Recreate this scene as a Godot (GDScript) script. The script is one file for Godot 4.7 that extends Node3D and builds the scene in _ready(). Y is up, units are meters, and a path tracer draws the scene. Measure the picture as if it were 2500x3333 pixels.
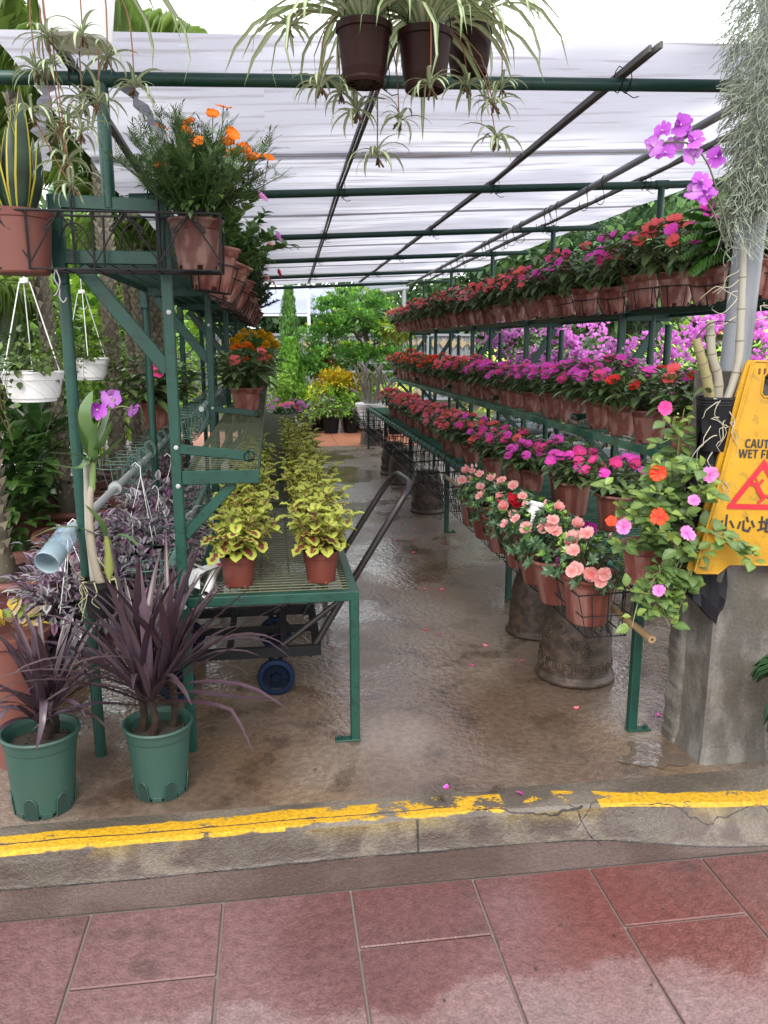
extends Node3D

# ---------------------------------------------------------------- mesh builder
class MB:
	var v := PackedVector3Array()
	var n := PackedVector3Array()
	var c := PackedColorArray()
	var u := PackedVector2Array()

	func tri(a: Vector3, b: Vector3, d: Vector3, col: Color) -> void:
		var nn := (d - a).cross(b - a).normalized()
		v.append(a); v.append(b); v.append(d)
		n.append(nn); n.append(nn); n.append(nn)
		c.append(col); c.append(col); c.append(col)
		u.append(Vector2.ZERO); u.append(Vector2.ZERO); u.append(Vector2.ZERO)

	func vert(p: Vector3, nn: Vector3, col: Color, uv: Vector2) -> void:
		v.append(p); n.append(nn); c.append(col); u.append(uv)

	func quad(a: Vector3, b: Vector3, d: Vector3, e: Vector3, col: Color, uv := Rect2(0, 0, 1, 1)) -> void:
		var nn := (e - a).cross(b - a).normalized()
		if nn == Vector3.ZERO:
			nn = (d - a).cross(b - a).normalized()
		var ua := uv.position
		var ub := uv.position + Vector2(0, uv.size.y)
		var ud := uv.end
		var ue := uv.position + Vector2(uv.size.x, 0)
		vert(a, nn, col, ua); vert(b, nn, col, ub); vert(d, nn, col, ud)
		vert(a, nn, col, ua); vert(d, nn, col, ud); vert(e, nn, col, ue)

	func quadn(a: Vector3, b: Vector3, d: Vector3, e: Vector3, na: Vector3, nb: Vector3, nd: Vector3, ne: Vector3, col: Color, uv: Rect2) -> void:
		var ua := uv.position
		var ub := uv.position + Vector2(0, uv.size.y)
		var ud := uv.end
		var ue := uv.position + Vector2(uv.size.x, 0)
		vert(a, na, col, ua); vert(b, nb, col, ub); vert(d, nd, col, ud)
		vert(a, na, col, ua); vert(d, nd, col, ud); vert(e, ne, col, ue)

	# outward-facing triangle and quad of a convex body round o
	func otri(o: Vector3, a: Vector3, b: Vector3, d: Vector3, col: Color) -> void:
		if (d - a).cross(b - a).dot((a + b + d) / 3.0 - o) < 0.0:
			tri(a, d, b, col)
		else:
			tri(a, b, d, col)

	func oquad(o: Vector3, a: Vector3, b: Vector3, d: Vector3, e: Vector3, col: Color) -> void:
		if (d - a).cross(b - a).dot((a + b + d + e) / 4.0 - o) < 0.0:
			quad(a, e, d, b, col)
		else:
			quad(a, b, d, e, col)

	func box(o: Vector3, s: Vector3, col: Color, ba := Basis.IDENTITY) -> void:
		var h := s / 2.0
		for k in 3:
			var x := Vector3.ZERO; x[k] = h[k]
			var y := Vector3.ZERO; y[(k + 1) % 3] = h[(k + 1) % 3]
			var z := Vector3.ZERO; z[(k + 2) % 3] = h[(k + 2) % 3]
			for sg in [-1.0, 1.0]:
				var q: Vector3 = x * sg
				oquad(o, o + ba * (q - y - z), o + ba * (q + y - z), o + ba * (q + y + z), o + ba * (q - y + z), col)

	# box with chamfered edges
	func cbox(o: Vector3, s: Vector3, bev: float, col: Color, ba := Basis.IDENTITY) -> void:
		var h := s / 2.0
		var p := {}
		for sx in [-1, 1]:
			for sy in [-1, 1]:
				for sz in [-1, 1]:
					var sg := Vector3(sx, sy, sz)
					for k in 3:
						var q := h - Vector3(bev, bev, bev)
						q[k] = h[k]
						p[[sx, sy, sz, k]] = o + ba * (q * sg)
					otri(o, p[[sx, sy, sz, 0]], p[[sx, sy, sz, 1]], p[[sx, sy, sz, 2]], col)
		for k in 3:
			for sg in [-1, 1]:
				var cs := []
				for ab in [[-1, -1], [1, -1], [1, 1], [-1, 1]]:
					var key := [0, 0, 0, k]
					key[k] = sg; key[(k + 1) % 3] = ab[0]; key[(k + 2) % 3] = ab[1]
					cs.append(p[key])
				oquad(o, cs[0], cs[1], cs[2], cs[3], col)
			for ab in [[-1, -1], [1, -1], [1, 1], [-1, 1]]:
				var ks := []
				for e in [-1, 1]:
					for f in [(k + 1) % 3, (k + 2) % 3]:
						var key := [0, 0, 0, f]
						key[k] = e; key[(k + 1) % 3] = ab[0]; key[(k + 2) % 3] = ab[1]
						ks.append(p[key])
				oquad(o, ks[0], ks[1], ks[3], ks[2], col)

	# a square bar from a to b
	func bar(a: Vector3, b: Vector3, w: float, t: float, col: Color, up := Vector3.UP, bev := 0.003) -> void:
		var z := (b - a).normalized()
		if absf(z.dot(up)) > 0.98:
			up = Vector3.FORWARD
		var x := up.cross(z).normalized()
		var y := z.cross(x)
		cbox((a + b) / 2.0, Vector3(w, t, a.distance_to(b)), bev, col, Basis(x, y, z))

	func tube(pts: PackedVector3Array, rad: PackedFloat32Array, sides: int, col: Color, caps := true, col2 := Color(-1, 0, 0)) -> void:
		var m := pts.size()
		if m < 2:
			return
		var x := Vector3.ZERO
		var px := PackedVector3Array()
		var pn := PackedVector3Array()
		var along := 0.0
		for i in m:
			var d := (pts[mini(i + 1, m - 1)] - pts[maxi(i - 1, 0)]).normalized()
			if i == 0:
				x = d.cross(Vector3.UP if absf(d.y) < 0.9 else Vector3.RIGHT).normalized()
			else:
				x = (x - d * x.dot(d)).normalized()
			var y := d.cross(x)
			var r: float = rad[mini(i, rad.size() - 1)]
			var cx := PackedVector3Array()
			var cn := PackedVector3Array()
			for s in sides + 1:
				var a := TAU * s / sides
				var nn := x * cos(a) + y * sin(a)
				cn.append(nn); cx.append(pts[i] + nn * r)
			if i > 0:
				var l := pts[i].distance_to(pts[i - 1])
				var cc := col
				if col2.r >= 0.0:
					cc = col.lerp(col2, (i - 0.5) / (m - 1.0))
				for s in sides:
					quadn(px[s], cx[s], cx[s + 1], px[s + 1], pn[s], cn[s], cn[s + 1], pn[s + 1], cc, Rect2(s / float(sides), along, 1.0 / sides, l))
				along += l
			if caps and (i == 0 or i == m - 1) and r > 0.0:
				for s in sides:
					if i == 0:
						tri(pts[i], cx[s], cx[s + 1], col)
					else:
						tri(pts[i], cx[s + 1], cx[s], col if col2.r < 0.0 else col2)
			px = cx; pn = cn

	func rod(a: Vector3, b: Vector3, r: float, sides: int, col: Color, caps := true) -> void:
		tube(PackedVector3Array([a, b]), PackedFloat32Array([r]), sides, col, caps)

	# open or closed wire through points
	func wire(pts: Array, r: float, col: Color, closed := false, sides := 5) -> void:
		var a := PackedVector3Array(pts)
		if closed:
			a.append(pts[0])
		tube(a, PackedFloat32Array([r]), sides, col)

	# lathe of (radius, y) from the outside bottom upwards; faceted when facets
	func lathe(prof: Array, segs: int, col: Color, xf := Transform3D.IDENTITY, faceted := false, soft := false, squash := 1.0) -> void:
		var m := prof.size()
		var ns: Array[Vector2] = []
		for i in m - 1:
			var d: Vector2 = prof[i + 1] - prof[i]
			ns.append(Vector2(d.y, -d.x).normalized())
		for i in m - 1:
			var n0 := ns[i]
			var n1 := ns[i]
			if soft:
				if i > 0: n0 = (ns[i] + ns[i - 1]).normalized()
				if i < m - 2: n1 = (ns[i] + ns[i + 1]).normalized()
			for s in segs:
				var a0 := TAU * s / segs
				var a1 := TAU * (s + 1) / segs
				var am := (a0 + a1) / 2.0
				var d0 := Vector3(cos(a0), 0, sin(a0) * squash)
				var d1 := Vector3(cos(a1), 0, sin(a1) * squash)
				var p: Vector2 = prof[i]
				var q: Vector2 = prof[i + 1]
				var f0 := Vector3(cos(am), 0, sin(am)) if faceted else d0
				var f1 := f0 if faceted else d1
				quadn(xf * (d1 * p.x + Vector3.UP * p.y), xf * (d1 * q.x + Vector3.UP * q.y), xf * (d0 * q.x + Vector3.UP * q.y), xf * (d0 * p.x + Vector3.UP * p.y),
					xf.basis * (f1 * n0.x + Vector3.UP * n0.y), xf.basis * (f1 * n1.x + Vector3.UP * n1.y), xf.basis * (f0 * n1.x + Vector3.UP * n1.y), xf.basis * (f0 * n0.x + Vector3.UP * n0.y),
					col, Rect2((s + 1) / float(segs), i / float(m - 1), -1.0 / segs, 1.0 / (m - 1)))

	func add(p: MB, xf: Transform3D, tint := Color.WHITE) -> void:
		v.append_array(xf * p.v)
		var b := xf.basis.orthonormalized()
		n.append_array(Transform3D(b, Vector3.ZERO) * p.n)
		if tint == Color.WHITE:
			c.append_array(p.c)
		else:
			for k in p.c:
				c.append(k * tint)
		u.append_array(p.u)

	func mesh(mat: Material) -> ArrayMesh:
		var a := []
		a.resize(Mesh.ARRAY_MAX)
		a[Mesh.ARRAY_VERTEX] = v
		a[Mesh.ARRAY_NORMAL] = n
		a[Mesh.ARRAY_COLOR] = c
		a[Mesh.ARRAY_TEX_UV] = u
		var m := ArrayMesh.new()
		m.add_surface_from_arrays(Mesh.PRIMITIVE_TRIANGLES, a)
		m.surface_set_material(0, mat)
		return m

# ---------------------------------------------------------------- small helpers
const W := Color.WHITE
var rng := RandomNumberGenerator.new()
var used := {}
var M := {}
var P := {}      # leaf and flower prototypes (MB)
var G := {}      # shared meshes

func rf(a: float, b: float) -> float:
	return rng.randf_range(a, b)

func V(x: float, y: float, z: float) -> Vector3:
	return Vector3(x, y, z)

func lin(r: float, g: float, b: float) -> Color:
	return Color(r, g, b)

func numbered(called: String) -> String:
	var k: int = used.get(called, 0)
	used[called] = k + 1
	return called if k == 0 else "%s_%03d" % [called, k]

func tag(o: Node, label: String, cat: String, group := "") -> Node:
	o.set_meta("label", label)
	o.set_meta("category", cat)
	if group != "":
		o.set_meta("group", group)
	return o

func thing(called: String, label: String, cat: String, at := Vector3.ZERO, turn := 0.0, group := "") -> Node3D:
	var o := Node3D.new()
	o.name = numbered(called)
	add_child(o)
	o.position = at
	o.rotation.y = turn
	tag(o, label, cat, group)
	return o

func part(called: String, m: Mesh, parent: Node, xf := Transform3D.IDENTITY, stuff := false) -> MeshInstance3D:
	var o := MeshInstance3D.new()
	o.name = called if parent != self else numbered(called)
	o.mesh = m
	o.transform = xf
	parent.add_child(o, true)
	if stuff:
		o.set_meta("kind", "stuff")
	return o

func single(called: String, m: Mesh, label: String, cat: String, xf := Transform3D.IDENTITY, group := "") -> MeshInstance3D:
	var o := part(called, m, self, xf)
	tag(o, label, cat, group)
	return o

func struct(called: String, m: Mesh, parent: Node = self, xf := Transform3D.IDENTITY) -> MeshInstance3D:
	var o := part(called, m, parent, xf)
	if parent == self:
		o.set_meta("kind", "structure")
	return o

func dup(o: Node3D, label: String, at: Vector3, turn := 0.0) -> Node3D:
	var r: Node3D = o.duplicate()
	var base := String(o.name)
	if base.length() > 4 and base[-4] == "_" and base.right(3).is_valid_int():
		base = base.left(-4)
	r.name = numbered(base)
	add_child(r)
	r.position = at
	r.rotation.y = turn
	r.set_meta("label", label)
	return r

func ordinal(k: int) -> String:
	var w := ["first", "second", "third", "fourth", "fifth", "sixth", "seventh", "eighth", "ninth", "tenth", "eleventh", "twelfth", "thirteenth", "fourteenth", "fifteenth", "sixteenth", "seventeenth", "eighteenth", "nineteenth", "twentieth"]
	if k < 20:
		return w[k]
	return "twenty-" + w[k - 20]

# basis whose z runs along d and whose y is as near to up as it can be
func along(d: Vector3, up: Vector3, s := 1.0) -> Basis:
	var z := d.normalized()
	var x := up.cross(z)
	if x.length() < 0.01:
		x = Vector3.RIGHT.cross(z)
		if x.length() < 0.01:
			x = Vector3.FORWARD.cross(z)
	x = x.normalized()
	return Basis(x * s, z.cross(x) * s, z * s)

func sphere_dir() -> Vector3:
	var z := rf(-1, 1)
	var a := rf(0, TAU)
	var r := sqrt(maxf(0.0, 1.0 - z * z))
	return V(r * cos(a), z, r * sin(a))

# leaf along +z, width across x, face up +y. shape = half widths along it
func leaf(length: float, width: float, shape: Array, fold: float, lift: float, droop: float, mid: Color, edge: Color, tipc := Color(-1, 0, 0), wave := 0.0) -> MB:
	var b := MB.new()
	var k := shape.size() - 1
	var pos := Vector3.ZERO
	var pc := PackedVector3Array(); var pl := PackedVector3Array(); var pr := PackedVector3Array()
	for i in k + 1:
		var t := i / float(k)
		var ang := lift - droop * t
		if i > 0:
			var am := lift - droop * (t - 0.5 / k)
			pos += V(0, sin(am), cos(am)) * length / k
		var w: float = shape[i] * width
		var nn := V(0, cos(ang), -sin(ang))
		pc.append(pos)
		var wv := wave * (1.0 if i % 2 == 0 else -1.0)
		pl.append(pos - Vector3.RIGHT * w + nn * (w * fold + wv * w))
		pr.append(pos + Vector3.RIGHT * w + nn * (w * fold - wv * w))
	for i in k:
		var m2 := mid
		var e2 := edge
		var v0 := i / float(k)
		var v1 := (i + 1) / float(k)
		if tipc.r >= 0.0:
			m2 = mid.lerp(tipc, v0); e2 = edge.lerp(tipc, v0)
		for side in 2:
			var q := pl if side == 0 else pr
			var uu := 0.0 if side == 0 else 1.0
			var a := pc[i]; var d := pc[i + 1]; var e := q[i + 1]; var f := q[i]
			var nn := (d - a).cross(f - a)
			if nn.length() < 1e-12:
				nn = (d - a).cross(e - a)
			nn = nn.normalized()
			if side == 0: nn = -nn
			# corners: a (mid, i), d (mid, i+1), e (edge, i+1), f (edge, i)
			var order := [[a, m2, Vector2(0.5, v0)], [d, m2, Vector2(0.5, v1)], [e, e2, Vector2(uu, v1)], [f, e2, Vector2(uu, v0)]]
			var seq := [0, 2, 1, 0, 3, 2]
			if side == 0:
				seq = [0, 1, 2, 0, 2, 3]
			for h in 2:
				if h == 0 and shape[i + 1] == 0.0: continue
				if h == 1 and shape[i] == 0.0: continue
				for j in 3:
					var o: Array = order[seq[h * 3 + j]]
					b.vert(o[0], nn, o[1], o[2])
	return b

const LANCE := [0.15, 0.8, 1.0, 0.75, 0.0]
const OVAL := [0.1, 0.85, 1.0, 0.7, 0.0]
const SMALL := [0.1, 1.0, 0.0]
const BLADE := [0.5, 0.8, 1.0, 0.95, 0.75, 0.45, 0.0]
const STRAP := [0.7, 1.0, 1.0, 0.95, 0.8, 0.5, 0.0]

# ---------------------------------------------------------------- materials
func noise(seed_: int, freq: float, oct := 4, kind := FastNoiseLite.TYPE_SIMPLEX_SMOOTH) -> FastNoiseLite:
	var f := FastNoiseLite.new()
	f.seed = seed_
	f.noise_type = kind
	f.frequency = freq
	f.fractal_octaves = oct
	return f

# seamless noise as bytes, 0 to 255
func field(seed_: int, w: int, h: int, freq: float, oct := 4, kind := FastNoiseLite.TYPE_SIMPLEX_SMOOTH) -> PackedByteArray:
	var im := noise(seed_, freq, oct, kind).get_seamless_image(w, h)
	im.convert(Image.FORMAT_L8)
	return im.get_data()

func sm(a: float, b: float, x: float) -> float:
	return smoothstep(a, b, x)

func tex(w: int, h: int, f: Callable) -> ImageTexture:
	var d := PackedByteArray()
	d.resize(w * h * 3)
	var k := 0
	for y in h:
		for x in w:
			var c: Color = f.call(x, y)
			d[k] = int(clampf(c.r, 0, 1) * 255.0)
			d[k + 1] = int(clampf(c.g, 0, 1) * 255.0)
			d[k + 2] = int(clampf(c.b, 0, 1) * 255.0)
			k += 3
	return ImageTexture.create_from_image(Image.create_from_data(w, h, false, Image.FORMAT_RGB8, d))

func grey(w: int, h: int, d: PackedByteArray) -> ImageTexture:
	return ImageTexture.create_from_image(Image.create_from_data(w, h, false, Image.FORMAT_L8, d))

# plain material; the colour is linear, vertex colours multiply it
func mat(called: String, col: Color, rough := 0.6, backlight := 0.0, metal := 0.0) -> StandardMaterial3D:
	var m := StandardMaterial3D.new()
	m.resource_name = called
	m.albedo_color = col.linear_to_srgb()
	m.roughness = rough
	m.metallic = metal
	m.vertex_color_use_as_albedo = true
	if backlight > 0.0:
		m.backlight_enabled = true
		m.backlight = Color(backlight, backlight, backlight).linear_to_srgb()
	M[called] = m
	return m

func world_mapped(m: StandardMaterial3D, sx: float, sz: float, ox := 0.0, oz := 0.0) -> void:
	m.uv1_triplanar = true
	m.uv1_world_triplanar = true
	m.uv1_scale = V(sx, sx, sz)
	m.uv1_offset = V(ox, 0, oz)

func make_materials() -> void:
	# leaves: colours come from the vertices
	mat("leaf", W, 0.42, 0.5)
	mat("leaf_gloss", lin(1, 1, 1), 0.3, 0.25)
	mat("leaf_matte", lin(1, 1, 1), 0.6, 0.4)
	mat("petal", lin(1, 1, 1), 0.55, 0.7)
	mat("stem", lin(1, 1, 1), 0.6)
	mat("soil", lin(0.03, 0.022, 0.016), 0.95)
	mat("black_wire", lin(0.02, 0.02, 0.022), 0.4)
	mat("steel_wire", lin(0.3, 0.3, 0.3), 0.35, 0.0, 0.8)
	mat("black_plastic", lin(0.012, 0.012, 0.014), 0.35)
	mat("white_plastic", lin(0.75, 0.76, 0.76), 0.4)
	mat("brown_plastic", lin(0.022, 0.008, 0.007), 0.45)
	mat("red_plastic", lin(0.12, 0.028, 0.018), 0.42)
	mat("plain", lin(1, 1, 1), 0.6)
	mat("gloss", lin(1, 1, 1), 0.3)
	var g1 := field(11, 256, 256, 0.02, 5)
	var g2 := field(12, 256, 256, 0.006, 3)
	var g3 := field(13, 256, 256, 0.12, 2)
	# green paint with chips and grime
	var t := tex(256, 256, func(x: int, y: int) -> Color:
		var a := g1[y * 256 + x] / 255.0
		var b := g3[y * 256 + x] / 255.0
		var col := Color(0.03, 0.20, 0.165).lerp(Color(0.045, 0.25, 0.205), g2[y * 256 + x] / 255.0)
		col = col.lerp(Color(0.04, 0.13, 0.115), sm(0.72, 0.78, a) * 0.5)
		return col * (0.93 + 0.14 * b))
	var m := mat("green_paint", W, 0.42)
	m.albedo_texture = t
	world_mapped(m, 3.1, 3.1)
	# weathered green: faded towards grey with algae
	t = tex(256, 256, func(x: int, y: int) -> Color:
		var a := g1[y * 256 + x] / 255.0
		var col := Color(0.08, 0.31, 0.25).lerp(Color(0.28, 0.44, 0.37), sm(0.35, 0.75, g2[((y * 3) % 256) * 256 + x] / 255.0))
		col = col.lerp(Color(0.30, 0.34, 0.18), sm(0.55, 0.7, a) * 0.6)
		return col * (0.9 + 0.2 * g3[y * 256 + x] / 255.0))
	m = mat("green_worn", W, 0.6)
	m.albedo_texture = t
	world_mapped(m, 1.3, 1.3)
	# clay-brown plastic pot: dusty vertical streaks
	t = tex(256, 256, func(x: int, y: int) -> Color:
		var a := g1[((y / 6) % 256) * 256 + x] / 255.0
		var b := g2[y * 256 + x] / 255.0
		var col := Color(0.49, 0.275, 0.23).lerp(Color(0.39, 0.19, 0.155), b)
		col = col.lerp(Color(0.60, 0.45, 0.41), sm(0.45, 0.75, a) * 0.7)
		return col * (0.92 + 0.14 * g3[y * 256 + x] / 255.0))
	m = mat("pot_clay", W, 0.62)
	m.albedo_texture = t
	m = mat("pot_dusty", lin(1.0, 1.0, 1.0), 0.7)
	m.albedo_texture = tex(256, 256, func(x: int, y: int) -> Color:
		var a := g1[((y / 5 + 90) % 256) * 256 + (x + 60) % 256] / 255.0
		var col := Color(0.50, 0.32, 0.28).lerp(Color(0.42, 0.22, 0.18), g2[((y + 100) % 256) * 256 + x] / 255.0)
		return col.lerp(Color(0.66, 0.55, 0.51), sm(0.35, 0.7, a) * 0.8) * (0.92 + 0.14 * g3[y * 256 + x] / 255.0))
	# rough grey concrete for the column
	t = tex(512, 512, func(x: int, y: int) -> Color:
		var i := (y / 2 % 256) * 256 + (x / 2 % 256)
		var a := g1[((y / 5) % 256) * 256 + (x / 2 % 256)] / 255.0
		var b := g2[i] / 255.0
		var col := Color(0.30, 0.288, 0.27).lerp(Color(0.425, 0.41, 0.39), sm(0.3, 0.7, a))
		col = col.lerp(Color(0.30, 0.28, 0.24), sm(0.55, 0.8, b) * 0.7)
		return col * (0.88 + 0.24 * g3[(y % 256) * 256 + (x % 256)] / 255.0))
	m = mat("concrete", W, 0.85)
	m.albedo_texture = t
	m.heightmap_enabled = true
	m.heightmap_texture = grey(256, 256, g1)
	m.heightmap_scale = 0.8
	world_mapped(m, 1.1, 1.1)
	# dark fired clay of the urns
	t = tex(256, 256, func(x: int, y: int) -> Color:
		var a := g1[y * 256 + x] / 255.0
		var col := Color(0.19, 0.155, 0.13).lerp(Color(0.32, 0.255, 0.205), sm(0.3, 0.75, a))
		return col * (0.85 + 0.3 * g3[y * 256 + x] / 255.0))
	m = mat("urn_clay", W, 0.55)
	m.albedo_texture = t
	m.uv1_triplanar = true
	m.uv1_scale = V(3, 3, 3)
	m.heightmap_enabled = true
	m.heightmap_texture = grey(256, 256, g1)
	m.heightmap_scale = 0.3
	# bark
	t = tex(256, 256, func(x: int, y: int) -> Color:
		var a := g1[((y * 2) % 256) * 256 + x] / 255.0
		var col := Color(0.33, 0.27, 0.21).lerp(Color(0.52, 0.45, 0.36), sm(0.3, 0.75, a))
		return col * (0.8 + 0.4 * g3[y * 256 + x] / 255.0))
	m = mat("bark", W, 0.9)
	m.albedo_texture = t
	m.uv1_triplanar = true
	m.uv1_scale = V(3, 3, 3)
	# translucent roof sheet: streaks and dirt along it
	t = tex(1024, 512, func(x: int, y: int) -> Color:
		var a := g1[((y * 2) % 256) * 256 + (x / 6 % 256)] / 255.0
		var b := g2[(y / 2 % 256) * 256 + (x / 4 % 256)] / 255.0
		var d := g3[((y * 3) % 256) * 256 + (x / 8 % 256)] / 255.0
		var col := Color(0.77, 0.773, 0.81).lerp(Color(0.655, 0.655, 0.70), sm(0.35, 0.75, b))
		col = col.lerp(Color(0.56, 0.545, 0.56), sm(0.58, 0.8, a) * 0.7)
		return col.lerp(Color(0.95, 0.95, 1), sm(0.8, 0.92, d) * 0.3))
	m = mat("roof_sheet", W, 0.45)
	m.albedo_texture = t
	m.backlight_enabled = true
	m.backlight = Color(1, 1, 1)
	m.uv1_triplanar = true
	m.uv1_world_triplanar = true
	m.uv1_scale = V(0.3, 0.3, 0.6)
	m.heightmap_enabled = true
	m.heightmap_texture = grey(256, 256, g2)
	m.heightmap_scale = 0.8
	# wet concrete floor
	var s := 1024
	var f1 := field(21, s, s, 0.0035, 5)
	var f2 := field(22, s, s, 0.012, 5)
	var f3 := field(23, s, s, 0.09, 3)
	var f4 := field(24, s, s, 0.0022, 4)
	var fw := PackedByteArray()
	fw.resize(s * s)
	rng.seed = 77
	for i in s * s:
		fw[i] = rng.randi() & 255
	t = tex(s, s, func(x: int, y: int) -> Color:
		var i := y * s + x
		var a := f1[i] / 255.0
		var b := f2[i] / 255.0
		var d := f3[i] / 255.0
		var col := Color(0.355, 0.295, 0.25).lerp(Color(0.445, 0.395, 0.355), sm(0.3, 0.7, a))
		col = col.lerp(Color(0.43, 0.335, 0.24), sm(0.55, 0.75, f4[i] / 255.0) * 0.45)
		col = col.lerp(Color(0.225, 0.18, 0.15), sm(0.55, 0.8, b) * 0.5)
		return col * (0.80 + 0.24 * d + 0.16 * fw[i] / 255.0))
	var rough := PackedByteArray()
	rough.resize(s * s)
	var bump := PackedByteArray()
	bump.resize(s * s)
	for i in s * s:
		var wet := sm(0.36, 0.6, f1[(i + 400 * s) % (s * s)] / 255.0 * 0.75 + f2[i] / 255.0 * 0.25)
		rough[i] = int(255.0 * (0.34 - 0.24 * wet + 0.08 * f3[i] / 255.0))
		bump[i] = int(clampf((f3[i] * 0.4 + f2[i] * 0.4 + fw[i] * 0.2) * (1.0 - wet * 0.5) + wet * 60.0, 0, 255))
	m = mat("wet_floor", W, 1.0)
	m.albedo_texture = t
	m.roughness_texture = grey(s, s, rough)
	m.roughness_texture_channel = BaseMaterial3D.TEXTURE_CHANNEL_RED
	m.metallic_specular = 0.75
	m.heightmap_enabled = true
	m.heightmap_texture = grey(s, s, bump)
	m.heightmap_scale = 0.75
	world_mapped(m, 0.25, 0.25, 0.1, 0.6)
	var pm := mat("puddle", lin(0.10, 0.077, 0.06), 0.08)
	pm.metallic_specular = 0.6
	pm.heightmap_enabled = true
	pm.heightmap_texture = grey(s, s, f2)
	pm.heightmap_scale = 0.35
	world_mapped(pm, 0.6, 0.6)
	# red paving slabs, damp with a dry edge nearest the road
	t = tex(s, s / 2, func(x: int, y: int) -> Color:
		var i := y * s + x
		var d := f3[i] / 255.0
		var b := f2[i] / 255.0
		var col := Color(0.335, 0.226, 0.22).lerp(Color(0.383, 0.277, 0.275), sm(0.3, 0.7, f1[i] / 255.0))
		col = col.lerp(Color(0.365, 0.205, 0.187), sm(0.42, 0.72, x / float(s) * 0.9 + (f4[i] / 255.0 - 0.5) * 0.6) * 0.9)
		col = col.lerp(Color(0.27, 0.20, 0.19), sm(0.62, 0.85, b) * 0.6)
		var dry := sm(-0.012, 0.022, (y / 512.0 - 0.378) + (f2[i] / 255.0 - 0.5) * 0.11 + (f1[i] / 255.0 - 0.5) * 0.09 + (fw[i] / 255.0 - 0.5) * 0.008)
		col = col.lerp(Color(0.47, 0.40, 0.395), dry * (0.4 + 0.3 * f2[i] / 255.0))
		return col * (0.78 + 0.20 * d + 0.24 * fw[i] / 255.0))
	rough.resize(s * s / 2)
	bump.resize(s * s / 2)
	for i in s * s / 2:
		var wet := sm(0.35, 0.65, f4[i] / 255.0)
		rough[i] = int(255.0 * clampf(0.5 - 0.2 * wet + 0.15 * f3[i] / 255.0, 0, 1))
		bump[i] = int(f3[i] * 0.4 + f2[i] * 0.25 + fw[i] * 0.35)
	m = mat("red_paver", W, 1.0)
	m.albedo_texture = t
	m.roughness_texture = grey(s, s / 2, rough)
	m.roughness_texture_channel = BaseMaterial3D.TEXTURE_CHANNEL_RED
	m.heightmap_enabled = true
	m.heightmap_texture = grey(s, s / 2, bump)
	m.heightmap_scale = 0.5
	world_mapped(m, 0.25, 0.5, 0.35, 1.25)
	mat("mortar", lin(0.15, 0.125, 0.115), 0.85)
	mat("terracotta_floor", lin(0.42, 0.16, 0.09), 0.45)
	# kerb: yellow paint chipped off the top, stained face, brown gutter. u = along (4 m), v = across
	var kw := 2048
	var kh := 256
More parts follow.
